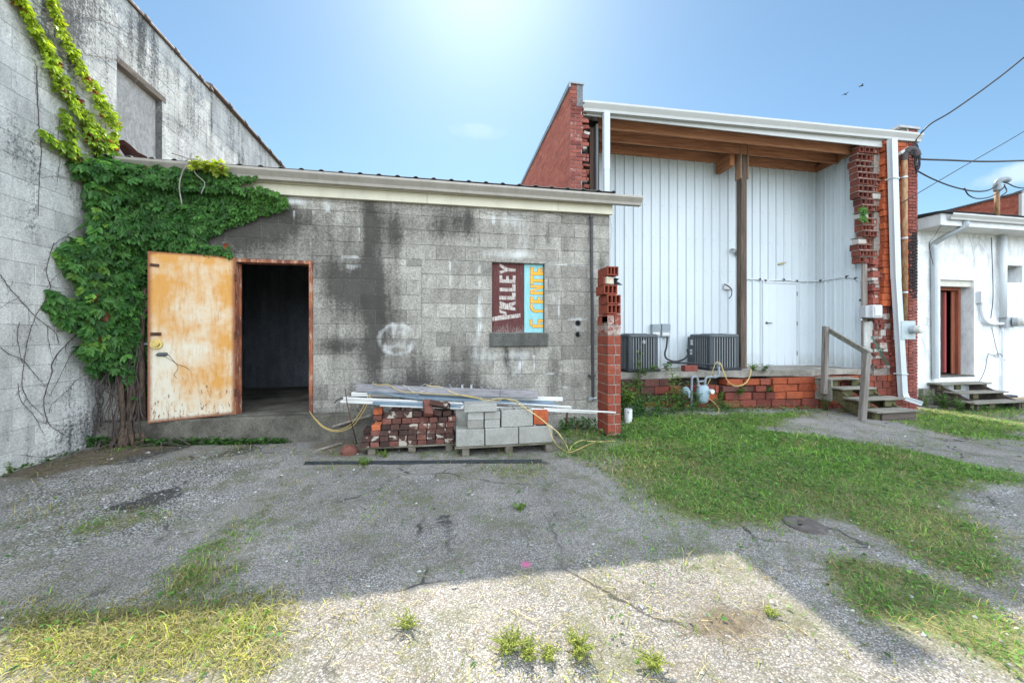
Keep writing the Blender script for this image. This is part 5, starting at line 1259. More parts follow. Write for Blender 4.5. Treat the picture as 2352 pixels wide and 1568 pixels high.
q = bxr(1112.6, 1149, YP2+.02); cinder(q[0], q[1], YP2+0.025, YP2+0.22, z2, z2+0.097, 'brownish lower right solid half block beside the hollow block'); cinder(q[0], q[1]+.004, YP2+0.02, YP2+0.22, z2+0.098, z2+0.19, 'upper right solid half block beside the hollow block')
q = bxr(1151, 1224.5, YP2+.03); cinder(q[0], q[1], YP2+0.03, YP2+0.23, z2, z2+0.2, 'upright hollow cinder block with two open cells on top', 2, 0.02)
q = bxr(1066, 1142, YP2); cinder(q[0], q[1], YP2-0.01, YP2+0.20, z2+0.197, z2+0.29, 'solid cap block lying across the half blocks, topmost', 0, -0.03)
q = bxr(1046, 1073, YP2+.33); cinder(q[0], q[1]+0.1, YP2+0.32, YP2+0.5, zz0, zz0+0.39, 'dark shaded block standing behind the half blocks')
q = bxr(1100, 1260, YP2+.25); cinder(q[0], q[1], YP2+0.22, YP2+0.42, zz0, zz0+0.19, 'long block at the rear of the low pallet', 0)
q = bxr(1226, 1258, YP2+.15)
b = MB(); hollow_tile(b, -0.09, 0.09, -0.10, 0.10, 0, 0.155, 2, 0.02, (0.8, 0, 0)); b.box(-0.09, 0.09, -0.104, -0.1005, 0, 0.155, 0, (0.8, 0, 0))
o = b.build('clay_tile_block', [clay_orange, clay_dark], None, bevel=0.004); o.location = ((q[0]+q[1])/2, YP2+0.2, z2+0.0); o.rotation_euler = (0, 0, -0.1)
tag(o, 'orange clay tile block behind the hollow cinder block', 'block')
b = MB(); q_ = [at(268, 322, 5.62), at(285, 322, 5.60), at(300, 333, 5.56), at(318, 350, 5.52), at(338, 360, 5.48)]; r_ = [p_+Vector((0.02, 0.10, -0.16)) for p_ in q_]
b.rings([q_, [(a_+c_)/2+Vector((0, -.05, .02)) for a_, c_ in zip(q_, r_)], r_], closed=False, cap=False); o = b.build('roof_flashing', flat_mat('maroon_flashing', (0.07, 0.022, 0.022), 0.5), None); o.modifiers.new('thick', 'SOLIDIFY').thickness = 0.004
tag(o, 'bent maroon metal flashing on the roof below the boarded upper window', 'flashing')
# ---------------------------------------------------------------- timber, trim and sheet metal on top
gb_m = wood_mat('grey_painted_beam', (0.20, 0.19, 0.195), (0.33, 0.32, 0.33), 'X', 0.7)
BML = thing('timber_beam', 'long grey boxed beam with bent metal clips lying across the stacks', 'beam', (-0.3, 4.9, 0.68))
pL, pR = at(819, 890, 5.05), at(1235, 906, 4.72)
b = MB(); b.bar(pL, pR, 0.09, 0.094); b.build('beam_body', gb_m, BML, bevel=0.006)
b = MB(); m_ = pL.lerp(pR, 0.79); dv = (pR-pL).normalized(); b.bar(m_-dv*0.003, m_+dv*0.003, 0.092, 0.096); b.build('joint_line', flat_mat('joint_dark', (0.05, 0.05, 0.05)), BML)
galv = flat_mat('galvanised_clip', (0.42, 0.44, 0.45), 0.4, 0.5, 0.6, 0.25)
for t_, a_ in ((0.09, 0.2), (0.35, 1.2), (0.40, 0.1), (0.52, -.6), (0.58, 0.0), (0.63, 0.0), (0.70, -1.0), (0.74, -.9), (0.80, .9), (0.90, -.8), (0.985, 0.3)):
    p = pL.lerp(pR, t_)+Vector((0, random.uniform(-.03, .03), 0.045)); q = p+Vector((math.sin(a_)*0.055, 0.0, 0.02+0.03*abs(math.cos(a_))))
    b = MB(); b.bar(p, q, 0.025, 0.004); b.bar(q, q+Vector((0.02*math.cos(a_), -.01, -.004)), 0.025, 0.004); b.build('metal_clip', galv, BML)
wt_m = paint_mat('white_trim_enamel', (0.66, 0.66, 0.63), 0.45, 0.08, (0.35, 0.32, 0.26), 0.3)
bl_m = paint_mat('blue_grey_steel', (0.20, 0.27, 0.33), 0.35, 0.2, (0.12, 0.11, 0.10), 0.3, metal=0.35)
GT = 'trim lengths lying on the stacks'
TR = [((808, 905), 5.02, (1292, 916.5), 4.80, .035, .05, wt_m, 'white trim length with flaking paint poking out right of the grey beam', 0),
      ((789, 914.5), 4.84, (1064, 927.5), 4.72, .03, .03, wt_m, 'upper of the two white trim ends reaching furthest left', 0),
      ((783, 921.8), 4.74, (1371, 946.5), 4.42, .035, .028, wt_m, 'longest white trim length, running from far left to the clay pillar', 0),
      ((1250, 938), 4.48, (1414, 947), 4.36, .02, .016, wt_m, 'thin white strip end lying across the clay pillar', 0),
      ((857, 925), 4.66, (1063, 933), 4.60, .05, .040, bl_m, 'blue grey steel channel just above the bricks', 1),
      ((873, 931.5), 4.60, (1064, 938.5), 4.56, .02, .012, wt_m, 'thinnest white strip resting right on the brick tops', 0),
      ((911, 919), 4.80, (1062, 927), 4.68, .02, .022, wt_m, 'short white trim piece ending above the cap block', 0),
      ((1120, 924), 4.72, (1312, 935), 4.60, .025, .024, wt_m, 'white strip with square end between sheet metal and wall', 0)]
for (a, ya, c, yc, w, h, mt, lb, ch) in TR:
    p, q = at(a[0], a[1], ya), at(c[0], c[1], yc); d_ = (q-p).normalized(); b = MB()
    # open channel: web and two lips
    up_ = Vector((0, 0, 1)); sd_ = d_.cross(up_).normalized()
    b.bar(p, q, w, h*0.9); b.bar(p+sd_*(-w/2-0.002)+up_*h*0.35, q+sd_*(-w/2-0.002)+up_*h*0.35, 0.004, h*0.35); b.bar(p+sd_*(w/2+0.002)+up_*h*0.35, q+sd_*(w/2+0.002)+up_*h*0.35, 0.004, h*0.35)
    tag(b.build('metal_trim', mt, None, bevel=0.002), lb, 'trim', GT)
def sheet(front, back, lb, n=10):
    """front/back: lists of points along the edges"""
    F_ = smooth_path(front, 5); B_ = smooth_path(back, 5); b = MB()
    b.rings([[f, f.lerp(k_, 0.33)+Vector((0, 0, .012)), f.lerp(k_, 0.66)-Vector((0, 0, .006)), k_] for f, k_ in zip(F_, B_)], closed=False, cap=False)
    o = b.build('sheet_metal', bl_m, None); md = o.modifiers.new('thick', 'SOLIDIFY'); md.thickness = 0.003
    tag(o, lb, 'sheet metal', 'bent sheets on the stacks')
sheet([at(842, 905, 4.85), at(870, 903, 4.80), at(920, 912, 4.78), at(962, 917.5, 4.76)], [at(852, 898.5, 5.0), at(880, 899, 5.0), at(925, 903, 4.98), at(960, 906, 4.96)], 'blue sheet metal offcut with curled left end under the beam')
sheet([at(957, 918.5, 4.72), at(1000, 919, 4.72), at(1100, 923, 4.70), at(1180, 928, 4.66), at(1288, 936, 4.60)], [at(962, 906, 4.94), at(1000, 906.5, 4.94), at(1100, 912, 4.90), at(1180, 917, 4.86), at(1270, 921, 4.80)], 'long blue sheet metal length drooping at its right end')
sheet([at(960, 917, 4.705), at(970, 918, 4.70), at(982, 919, 4.70)], [at(962, 904, 4.97), at(972, 904.5, 4.97), at(984, 905, 4.96)], 'narrow folded blue strap bridging the two metal sheets')
# yellow extension cords
cord_m = flat_mat('yellow_cord_jacket', (0.45, 0.33, 0.12), 0.5, var=0.12)
def cord(name, pts, r, lb, cat='cord', mat=None, group=None, n=6):
    b = MB(); b.tube(smooth_path(pts, 6), r, n); return tag(b.build(name, mat or cord_m, None, smooth=True), lb, cat, group)
def cc3(x, y): return (1033.6+x/5.585, 857.6+y/5.585)
def cc2(x, y): return (765.7+x/6.827, 857.6+y/6.827)
main = [at(*cc2(630, 160), 4.98), at(*cc2(700, 176), 4.96), at(*cc2(780, 176), 4.95), at(*cc2(830, 168), 4.95), at(*cc2(900, 190), 4.94), at(*cc2(980, 245), 4.90), at(*cc2(1100, 285), 4.86), at(*cc2(1300, 300), 4.82), at(*cc2(1700, 325), 4.78), at(*cc2(2100, 345), 4.74), at(*cc3(430, 325), 4.68), at(*cc3(600, 350), 4.60), at(*cc3(700, 320), 4.55), at(*cc3(820, 365), 4.42),
        at(*cc3(960, 440), 4.28), at(*cc3(1100, 530), 4.20), at(*cc3(1250, 665), 4.19), at(*cc3(1290, 760), 4.15), at(*cc3(1350, 890), 4.10)]
main += [atg(*cc3(1430, 985))+Vector((0, 0, .02)), atg(*cc3(1530, 1025))+Vector((0, 0, .015)), atg(*cc3(1650, 990))+Vector((0, 0, .02)), atg(*cc3(1780, 930))+Vector((0, 0, .02)), atg(*cc3(1900, 890))+Vector((0, 0, .015)), atg(*cc3(2120, 880))+Vector((0, 0, .015))]
cord('extension_cord', main, 0.0055, 'long yellow cord trailing over the sheet metal down to the grass')
second = [at(*cc2(1460, 182), 4.93), at(*cc2(1560, 200), 4.90), at(*cc2(1650, 205), 4.88), at(*cc2(1750, 235), 4.86), at(*cc2(1850, 290), 4.82), at(*cc2(2000, 340), 4.76), at(*cc2(2300, 395), 4.70), at(*cc3(440, 350), 4.64), at(*cc3(640, 320), 4.58), at(*cc3(850, 350), 4.45), at(*cc3(1000, 465), 4.24), at(*cc3(1140, 560), 4.19), at(*cc3(1250, 650), 4.17), at(*cc3(1370, 740), 4.12), at(*cc3(1440, 830), 4.08)]
second += [atg(*cc3(1490, 945))+Vector((0, 0, .03)), atg(*cc3(1528, 1005))+Vector((0, 0, .015)), atg(*cc3(1575, 935))+Vector((0, 0, .02)), atg(*cc3(1680, 878))+Vector((0, 0, .02)), atg(*cc3(1780, 880))+Vector((0, 0, .015)), atg(*cc3(1950, 890))+Vector((0, 0, .015))]
cord('extension_cord', second, 0.005, 'pale yellow cord starting mid beam and looping to a point on the ground', mat=flat_mat('pale_cord', (0.58, 0.48, 0.22), 0.5))
cord('extension_cord', [at(*cc2(1090, 182), 4.97), at(*cc2(1150, 205), 4.93), at(*cc2(1220, 265), 4.88), at(*cc2(1300, 298), 4.82), at(*cc2(1380, 285), 4.80), at(*cc2(1440, 265), 4.85)], 0.0045, 'short cream cord draped over the middle of the beam', mat=flat_mat('cream_cord', (0.55, 0.50, 0.38), 0.5))
loop = [(711, 944, 5.16), (716, 952, 5.10), (728, 968, 5.02), (745, 983, 4.98), (768, 990.5, 4.95), (790, 988, 4.92), (812, 976, 4.90), (830, 952, 4.86), (842, 930, 4.84), (850, 912, 4.86), (853, 906, 4.90)]
for dx, dy, lb in ((0, 0, 'yellow cord looping from the door sill, outer strand'), (-5, -3.0, 'yellow cord looping from the door sill, inner strand')):
    cord('extension_cord', [at(x+dx*(i > 4)*0.9, y+dy*(1 if i > 1 else 0), Y_) for i, (x, y, Y_) in enumerate(loop)], 0.0055, lb)
# plank, rod, stakes, bar
gp_m = wood_mat('grey_split_plank', (0.15, 0.13, 0.11), (0.36, 0.33, 0.29), 'X')
p, q = atg(697, 1003)+Vector((0, 0, .02)), at(858, 951, 5.0)
b = MB(); b.bar(p, q, 0.11, 0.03); tag(b.build('plank', gp_m, None, bevel=0.006), 'long split grey plank leaning from gravel up to the brick pallet', 'plank')
p, q = atg(715, 1040)+Vector((0, 0, .012)), atg(785, 1022)+Vector((0, 0, .03))
b = MB(); b.bar(p, q, 0.035, 0.015); tag(b.build('wood_sliver', gp_m, None), 'short wood sliver on the gravel beside the broken brick', 'wood scrap')
b = MB(); b.tube([at(793, 893, 4.72), at(797, 925, 4.68), at(806, 965, 4.6), atg(820, 1020)], 0.006, 6); tag(b.build('steel_rod', rust_dk, None), 'thin rusty rod standing against the white trim ends', 'rod')
b = MB(); b.tube(smooth_path([at(768, 926, 4.85), at(774, 919, 4.86), at(782, 915, 4.87), at(790, 914, 4.88)], 4), 0.006, 6); tag(b.build('cable_end', flat_mat('black_cable', (0.02, 0.02, 0.02), 0.5), None), 'black cable end curling from the left trim ends', 'cable')
p, q = atg(699, 1067)+Vector((0, 0, .012)), atg(1245, 1062)+Vector((0, 0, .012))
b = MB(); b.bar(p, q, 0.036, 0.008); b.bar(p+Vector((0, .016, .010)), q+Vector((0, .016, .010)), 0.005, 0.020); tag(b.build('steel_bar', flat_mat('dark_steel_bar', (0.05, 0.057, 0.062), 0.5, 0.4, 0.4, 0.3), None), 'long dark steel angle bar lying on the asphalt before the pallets', 'steel bar')
for x, y0_, y1_, w_, mt, lb in ((1301, 978, 945, 0.025, rust_dk, 'dark rusty stake standing by the block wall base'), (1325, 985, 966, 0.03, BM['red'], 'short reddish stake in the weeds by the block wall')):
    p = at(x, y0_, 5.2); q = at(x, y1_, 5.2); p.z = -0.05; b = MB(); b.obox((p+q)/2, (w_, 0.012, (q-p).length), (0.06, 0.05, 0.3)); tag(b.build('stake', mt, None), lb, 'stake')
pv = flat_mat('white_pvc', (0.66, 0.67, 0.66), 0.4, var=0.08)
p = at(1443, 972, 5.6); b = MB(); z0 = p.z-0.05; b.tube([(p.x, 5.6, z0), (p.x, 5.6, z0+0.13), (p.x, 5.6, z0+0.131), (p.x, 5.6, z0+0.29)], [.055, .055, .064, .064], 18)
tag(b.build('standpipe', pv, None), 'short white plastic standpipe in the weeds beside the pillar', 'pipe')
# iron cover in the turf
p = atg(1848, 1207); b = MB(); n = 28
for r0, r1, z0, z1 in ((0.0, 0.105, 0.010, 0.010), (0.112, 0.13, 0.014, 0.014)):
    b.rings([[(p.x+r*math.cos(2*math.pi*i/n), p.y+r*math.sin(2*math.pi*i/n), p.z+z) for i in range(n)] for r, z in ((max(r0, .002), z0), (r1, z1), (r1+.002, -.03))])
b.box(p.x-0.06, p.x-0.02, p.y-0.008, p.y+0.008, p.z+0.008, p.z+0.014); tag(b.build('iron_cover', flat_mat('rusty_cast_iron', (0.12, 0.105, 0.095), 0.75, 0.3, 0.2, 0.4), None), 'round rusty iron cover set in the turf', 'cover')

# ================================================================ AIR CONDITIONERS
ac_d = flat_mat('charcoal_casing', (0.062, 0.074, 0.082), 0.45, 0.4, var=0.08)
ac_l = flat_mat('grey_grille_bar', (0.20, 0.215, 0.222), 0.45, 0.4, var=0.06)
ac_k = flat_mat('dark_coil', (0.020, 0.023, 0.026), 0.7)
ac_b = flat_mat('black_base', (0.022, 0.025, 0.03), 0.5)
def ac_unit(loc, rot, w, h, label, badge, panel):
    t = thing('air_conditioner', label, 'air conditioner', loc, 'outdoor air conditioners on the slab'); t.rotation_euler = (0, 0, rot)
    L0 = Vector(loc)
    def bl(b, name, m, parent=t, **k):
        b.v = [(v[0]+L0.x, v[1]+L0.y, v[2]+L0.z) for v in b.v]; return b.build(name, m, parent, **k)
    hw = w/2; zb, zt = 0.06, h-0.075; pw = 0.115
    b = MB(); b.box(-hw-0.03, hw+0.03, -hw-0.03, hw+0.03, 0, zb); bl(b, 'base_pan', ac_b, bevel=0.012)
    b = MB(); b.box(-hw+0.035, hw-0.035, -hw+0.035, hw-0.035, zb, zt); bl(b, 'coil', ac_k)
    for sx_, sy_ in ((-1, -1), (1, -1), (1, 1), (-1, 1)):
        if panel and (sx_, sy_) == (-1, 1): continue
        b = MB(); cxx, cyy = sx_*hw, sy_*hw
        n = int((zt-zb)/0.028)
        b.box(min(cxx, cxx-sx_*pw)+0.012, max(cxx, cxx-sx_*pw)-0.012, min(cyy, cyy-sy_*pw)+0.012, max(cyy, cyy-sy_*pw)-0.012, zb, zt)
        for k in range(n):
            z = zb+0.012+k*(zt-zb-0.01)/n
            pr = [(0, -sy_*pw), (0, -sy_*0.03), (-sx_*0.03, 0), (-sx_*pw, 0)]
            o_ = [(cxx+a, cyy+c) for a, c in pr]; i_ = [(cxx+a-sx_*0.018*(1 if i < 2 else .4), cyy+c-sy_*0.018*(1 if i > 1 else .4)) for i, (a, c) in enumerate(pr)]
            poly = [(x, y, z) for x, y in o_]+[(x, y, z+0.006) for x, y in reversed(i_)]
            for i in range(3):
                b.add([(*o_[i], z), (*o_[i+1], z), (*o_[i+1], z+0.011), (*o_[i], z+0.011), (*i_[i], z+0.014), (*i_[i+1], z+0.014)], [(0, 1, 2, 3), (3, 2, 5, 4)])
        bl(b, 'corner_louver', ac_d, recalc=False)
    for side in range(4):
        if panel and side == 3: pass
        b = MB(); n = 9; mtx = Matrix.Rotation(side*math.pi/2, 3, 'Z'); x0 = -hw+pw
        rows_ = int((zt-zb)/0.022)
        for i in range(n):
            x = x0+(w-2*pw)*i/(n-1); q = MB(); q.box(x-0.008, x+0.008, -hw-0.002, -hw+0.012, zb, zt)
            b.add([mtx @ Vector(v) for v in q.v], q.f)
        for k in range(rows_):
            z = zb+0.012+k*(zt-zb-0.01)/rows_; q = MB(); q.box(x0, -x0, -hw+0.006, -hw+0.009, z, z+0.004); b.add([mtx @ Vector(v) for v in q.v], q.f, 1)
        bl(b, 'grille', [ac_l, ac_d])
    b = MB(); n = 8
    def rr(s_, z, r=0.09):
        out = []
        for cx_, cy_, a0 in ((hw*s_-r, hw*s_-r, 0), (-hw*s_+r, hw*s_-r, 90), (-hw*s_+r, -hw*s_+r, 180), (hw*s_-r, -hw*s_+r, 270)):
            for k in range(5): a = R(a0+22.5*k); out.append((cx_+r*math.cos(a), cy_+r*math.sin(a), z))
        return out
    b.rings([rr(1.02, zt), rr(1.04, zt+0.012), rr(1.03, zt+0.05), rr(0.97, zt+0.072), rr(0.80, zt+0.075)]); bl(b, 'top_cover', ac_d, smooth=False)
    b = MB()
    for k in range(8): r = 0.05+0.03*k; b.tube([(r*math.cos(a), r*math.sin(a), zt+0.08) for a in [2*math.pi*i/20 for i in range(21)]], 0.003, 4)
    bl(b, 'fan_guard', ac_b)
    if badge:
        b = MB(); b.cyl((0.0, -hw-0.002, zt-0.095), (0.0, -hw-0.012, zt-0.095), 0.036, 20); bd = bl(b, 'badge', flat_mat('silver_badge', (0.62, 0.62, 0.62), 0.3, 0.5, 0.5))
        b = MB(); b.box(-0.022, 0.022, -hw-0.0135, -hw-0.0115, zt-0.105, zt-0.085); b.tube([(0.03*math.cos(a), -hw-0.0125, zt-0.095+0.03*math.sin(a)) for a in [2*math.pi*i/20 for i in range(21)]], 0.0025, 4); bl(b, 'emblem', flat_mat('badge_ink', (0.05, 0.05, 0.06), 0.4), bd)
    if panel:
        b = MB(); b.box(-hw-0.012, -hw+0.06, hw-0.21, hw+0.03, zb, zt+0.01); pn = bl(b, 'service_panel', ac_d, bevel=0.008)
        for z_, h_, y_ in ((zt-0.11, 0.05, .12), (zt-0.18, 0.06, .12), (zt-0.33, 0.05, .1), (zt-0.40, 0.05, .1)):
            b = MB(); b.box(-hw-0.0145, -hw-0.0125, hw-y_-0.045, hw-y_+0.04, z_, z_+h_); bl(b, 'sticker', flat_mat('pale_sticker', (0.55, 0.56, 0.56), 0.5, var=0.25, scale=60), pn)
    return t
pA = at(1491, 850, 6.98); ac_unit((3.98+0.0, 7.36, ZS+0.001), 0.05, 0.70, 0.79, 'left charcoal air conditioner with round silver badge half behind the pillar', True, False)
ac_unit((5.93, 7.40, ZS+0.001), -0.02, 0.72, 0.79, 'right charcoal air conditioner with service panel beside the wooden post', False, True)
blk_c = flat_mat('black_conduit', (0.022, 0.025, 0.03), 0.5)
gbx = flat_mat('grey_switch_box', (0.30, 0.33, 0.345), 0.45, 0.4, var=0.1)
for (a, c, y0_, y1_, lb) in ((1499, 1518, 745, 772, 'left small grey disconnect box above the air conditioner'), (1521, 1540, 744, 773, 'right small grey disconnect box with black hose to the unit')):
    p, q = at(a, y0_, YB2-0.10), at(c, y1_, YB2-0.10); t = thing('disconnect_box', lb, 'switch box', ((p.x+q.x)/2, YB2-0.05, q.z), 'disconnect boxes on the siding')
    b = MB(); b.box(p.x, q.x, YB2-0.09, YB2-0.022, q.z, p.z); b.build('box', gbx, t, bevel=0.006)
    b = MB(); zc = q.z+(p.z-q.z)*0.45; b.prism([(p.x-0.006, YB2-0.095, zc), (p.x-0.006, YB2-0.022, p.z+0.012), (p.x-0.006, YB2-0.105, p.z+0.0)], (0, 0, 0), (q.x-p.x+0.012, 0, 0)); b.build('lid', flat_mat('box_lid', (0.25, 0.29, 0.31), 0.4, var=0.1), t, bevel=0.004)
    b = MB(); b.box(p.x+0.02, q.x-0.02, YB2-0.0925, YB2-0.0905, q.z+0.04, q.z+0.09); b.build('sticker', flat_mat('white_label', (0.6, 0.6, 0.58), 0.5, var=0.2, scale=60), t)
hs = [at(1533, 773, 7.80), at(1531, 795, 7.78), at(1527, 812, 7.74), at(1532, 824, 7.68), at(1550, 830, 7.6), at(1568, 826, 7.62), at(1580, 815, 7.6), at(1578, 802, 7.66)]
cord('hose', hs, 0.02, 'black flexible conduit looping between disconnect box and right air conditioner', 'hose', blk_c, n=8)
cord('hose', [at(1532, 832, 7.3)+Vector((0, 0, 0)), at(1560, 833, 7.2), at(1600, 835, 7.05), at(1645, 839, 6.92)], 0.022, 'black insulated line lying in front of the right air conditioner', 'hose', blk_c, n=8)
p = at(1582, 848, 6.95); b = MB(); b.box(p.x-0.10, p.x+0.20, 6.93, 7.07, ZS+0.0, ZS+0.125, 0, (0.35, 0, 0.1)); k = p.x-0.10
tag(b.build('clay_tile_block', clay_brick, None, bevel=0.006), 'red clay block on the slab between the air conditioners', 'block')
# ================================================================ GAS METER
gm_m = flat_mat('blue_grey_meter_paint', (0.25, 0.33, 0.37), 0.5, 0.35, var=0.15)
gp2 = flat_mat('grey_gas_pipe', (0.20, 0.23, 0.25), 0.5, 0.35, var=0.15)
YG = 6.62
def cc6(x, y): return (1408.9+x/6.826, 735.1+y/6.826)
def g6(x, y, Y=YG): return at(*cc6(x, y), Y)
GMT = thing('gas_meter', 'blue grey gas meter with bent pipes in front of the brick base', 'gas meter', (g6(1380, 1300).x, YG, -0.15))
b = MB(); cx_ = g6(1400, 1160); w_ = 0.105; pr = []
for z_, s_ in ((g6(1400, 1300).z, .55), (g6(1400, 1270).z, .8), (g6(1400, 1170).z, 1.0), (g6(1400, 1090).z, 1.0), (g6(1400, 1035).z, .82), (g6(1400, 1020).z, .5)):
    pr.append([(cx_.x+0.125*s_*math.copysign(abs(math.cos(a))**0.7, math.cos(a)), YG+0.085*s_*math.copysign(abs(math.sin(a))**0.7, math.sin(a)), z_) for a in [2*math.pi*i/20 for i in range(20)]])
b.rings(pr); body = b.build('meter_body', gm_m, GMT, smooth=True)
b = MB(); q = g6(1485, 1105); b.cyl((q.x, YG-0.06, q.z), (q.x, YG-0.135, q.z), 0.046, 8); b.box(q.x-0.034, q.x+0.034, YG-0.137, YG-0.134, q.z-0.01, q.z+0.022); b.build('dial', flat_mat('white_dial', (0.6, 0.61, 0.6), 0.4, var=0.15, scale=60), body)
b = MB(); b.tube(smooth_path([g6(1335, 1040), g6(1325, 960), g6(1310, 900), g6(1270, 885), g6(1235, 905), g6(1228, 960), g6(1225, 1100), g6(1225, 1300)+Vector((0, 0, -.12))], 6), 0.023, 10)
b.cyl(g6(1335, 1050), g6(1335, 1010), 0.034, 10); b.build('inlet_pipe', gp2, GMT, smooth=True)
b = MB(); b.tube(smooth_path([g6(1438, 1045), g6(1438, 960), g6(1455, 905), g6(1500, 890), g6(1560, 888), g6(1640, 882, YG+.1)], 6), 0.023, 10); b.cyl(g6(1438, 1050), g6(1438, 1010), 0.034, 10); b.cyl(g6(1560, 888), g6(1605, 885), 0.036, 10)
b.tube([g6(1640, 885, YG+.1), g6(1652, 880, YG+.1), g6(1655, 840, YG+.1), g6(1652, 700, YG+.12)], 0.023, 10); b.cyl(g6(1645, 710, YG+.12), g6(1645, 670, YG+.12), 0.036, 10); b.build('outlet_pipe', gp2, GMT, smooth=True)
b = MB(); b.bar(g6(1330, 958), g6(1440, 952), 0.012, 0.03); b.build('hanger_bar', gp2, GMT)
b = MB(); q = g6(1140, 1110); b.tube([(q.x, YG-.02, q.z), (q.x, YG+0.0, q.z), (q.x, YG+0.03, q.z)], [0.075, 0.085, 0.085], 20); b.tube([(q.x, YG-.02, q.z), (q.x, YG-.06, q.z), (q.x+.01, YG-.07, q.z-.04), (q.x+.02, YG-.06, q.z-.12)], [0.02, 0.026, 0.026, 0.022], 10); b.cyl((q.x, YG, q.z), g6(1225, 1130), 0.02, 8); b.build('regulator', gm_m, GMT, smooth=False)
cord('extension_cord', [g6(1480, 1000, 6.66), g6(1520, 920, 6.62), g6(1560, 780, 6.6), g6(1600, 680, 6.62), g6(1640, 655, 6.62), g6(1690, 690, 6.6), g6(1740, 830, 6.55), g6(1800, 960, 6.5), g6(1890, 1020, 6.45), g6(2000, 1015, 6.5), g6(2090, 960, 6.6), g6(2150, 850, 6.68), g6(2165, 770, 6.72)], 0.006, 'yellow cord hung over the gas pipe, swagging along the brick base')
cord('extension_cord', [g6(1465, 1030, 6.66), g6(1510, 930, 6.63), g6(1580, 720, 6.61), g6(1625, 662, 6.63), g6(1672, 672, 6.6), g6(1720, 800, 6.56), g6(1790, 950, 6.51), g6(1880, 1028, 6.46), g6(1990, 1030, 6.48), g6(2080, 985, 6.58), g6(2140, 880, 6.66), g6(2155, 780, 6.72)], 0.006, 'second yellow cord strand hung over the gas pipe beside the first')
cord('extension_cord', [g6(1480, 1215, 6.55), g6(1540, 1260, 6.5), g6(1610, 1320, 6.45), g6(1655, 1390, 6.4), g6(1640, 1450, 6.35), g6(1600, 1480, 6.3)], 0.006, 'yellow cord end curling below the gas meter dial')

# ================================================================ WOODEN STEPS
grey_st = wood_mat('weathered_step_wood', (0.12, 0.112, 0.088), (0.30, 0.285, 0.24), 'X', 0.8)
moss_st = wood_mat('green_treated_wood', (0.06, 0.05, 0.025), (0.16, 0.14, 0.075), 'X', 0.8, moss=(0.045, 0.055, 0.018))
dkw = wood_mat('dark_rotten_riser', (0.045, 0.035, 0.03), (0.13, 0.105, 0.09), 'X', 0.8)
post_g = wood_mat('grey_newel', (0.11, 0.095, 0.08), (0.27, 0.245, 0.22), 'Z', 0.8)
SX0, SX1 = 7.93, 8.82
WS = thing('wooden_steps', 'weathered wooden steps with one handrail beside the white downspout', 'steps', ((SX0+SX1)/2, 6.1, -0.25))
tr = [(6.46, 0.49, 7.88, 8.70), (6.18, 0.32, 7.90, 8.76), (5.86, 0.15, 7.86, 9.02), (5.54, -0.02, 7.86, 8.84)]
for i, (yf, zt, xa, xb) in enumerate(tr):
    b = MB(); b.box(xa, xb, yf, yf+0.14, zt-0.036, zt); b.box(xa+0.004, xb-0.006, yf+0.148, yf+0.29, zt-0.036, zt+0.002); b.build('tread', grey_st, WS, bevel=0.006)
for i, (yf, zt) in enumerate(((6.46, 0.49), (6.18, 0.32), (5.86, 0.15))):
    for xa in (7.96, 8.58):
        b = MB(); b.box(xa, xa+0.26, yf+0.05, yf+0.085, zt-0.17, zt-0.037); b.build('riser_block', moss_st, WS, bevel=0.004)
b = MB(); b.box(8.02, 8.82, 5.565, 5.60, -0.235, -0.057); b.build('riser', dkw, WS, bevel=0.006)
b = MB(); b.box(7.90, 8.02, 5.60, 5.66, -0.26, -0.057); b.build('side_block', moss_st, WS, bevel=0.005)
for xa in (7.955, 8.755):
    b = MB(); b.prism([(xa, 5.60, -0.24), (xa, 5.72, -0.06), (xa, 6.62, 0.452), (xa, 6.78, 0.452), (xa, 6.78, 0.24), (xa, 5.85, -0.24)], (0, 0, 0), (0.04, 0, 0)); b.build('stringer', moss_st, WS, bevel=0.004)
b = MB(); b.box(7.90, 7.94, 6.40, 6.75, 0.02, 0.48); b.box(7.95, 8.75, 6.72, 6.76, 0.20, 0.452); b.build('cleat_board', grey_st, WS, bevel=0.004)
n1a, n1b = at(1893, 900, 6.50), at(1896.6, 749, 6.50); n2a, n2b = at(1980, 966, 5.60), at(1991, 812, 5.60)
n1a.z = 0.16
for a, c, w_ in ((n1a, n1b, 0.10), (n2a, n2b, 0.105)):
    b = MB(); b.bar(a, c, 0.085, w_, up=(1, 0, 0)); b.build('post', post_g, WS, bevel=0.006)
b = MB(); b.bar(n1b+Vector((0.075, 0.02, -0.07)), n2b+Vector((0.01, -0.03, -0.0)), 0.04, 0.10); b.build('handrail', grey_st, WS, bevel=0.005)
b = MB(); b.box(8.0, 8.9, 6.3, 6.34, -0.28, -0.10); b.build('back_block', moss_st, WS)
WS2 = thing('wooden_steps', 'low wooden steps without rail below the white building doorway', 'steps', (12.4, 6.6, -0.35))
for (yf, zt, xa, xb) in ((6.90, 0.23, 11.7, 13.3), (6.60, 0.06, 11.7, 13.25), (6.28, -0.11, 11.6, 13.35)):
    b = MB(); b.box(xa, xb, yf, yf+0.13, zt-0.036, zt); b.box(xa+0.005, xb-0.005, yf+0.138, yf+0.28, zt-0.036, zt+0.001); b.build('tread', grey_st, WS2, bevel=0.006)
    for xx in (xa+0.03, xa+0.55, xb-0.22):
        b = MB(); b.box(xx, xx+0.16 if xx > xa+.1 else xx+0.05, yf+0.06, yf+0.10, zt-0.165, zt-0.037); b.build('riser_block', moss_st, WS2)
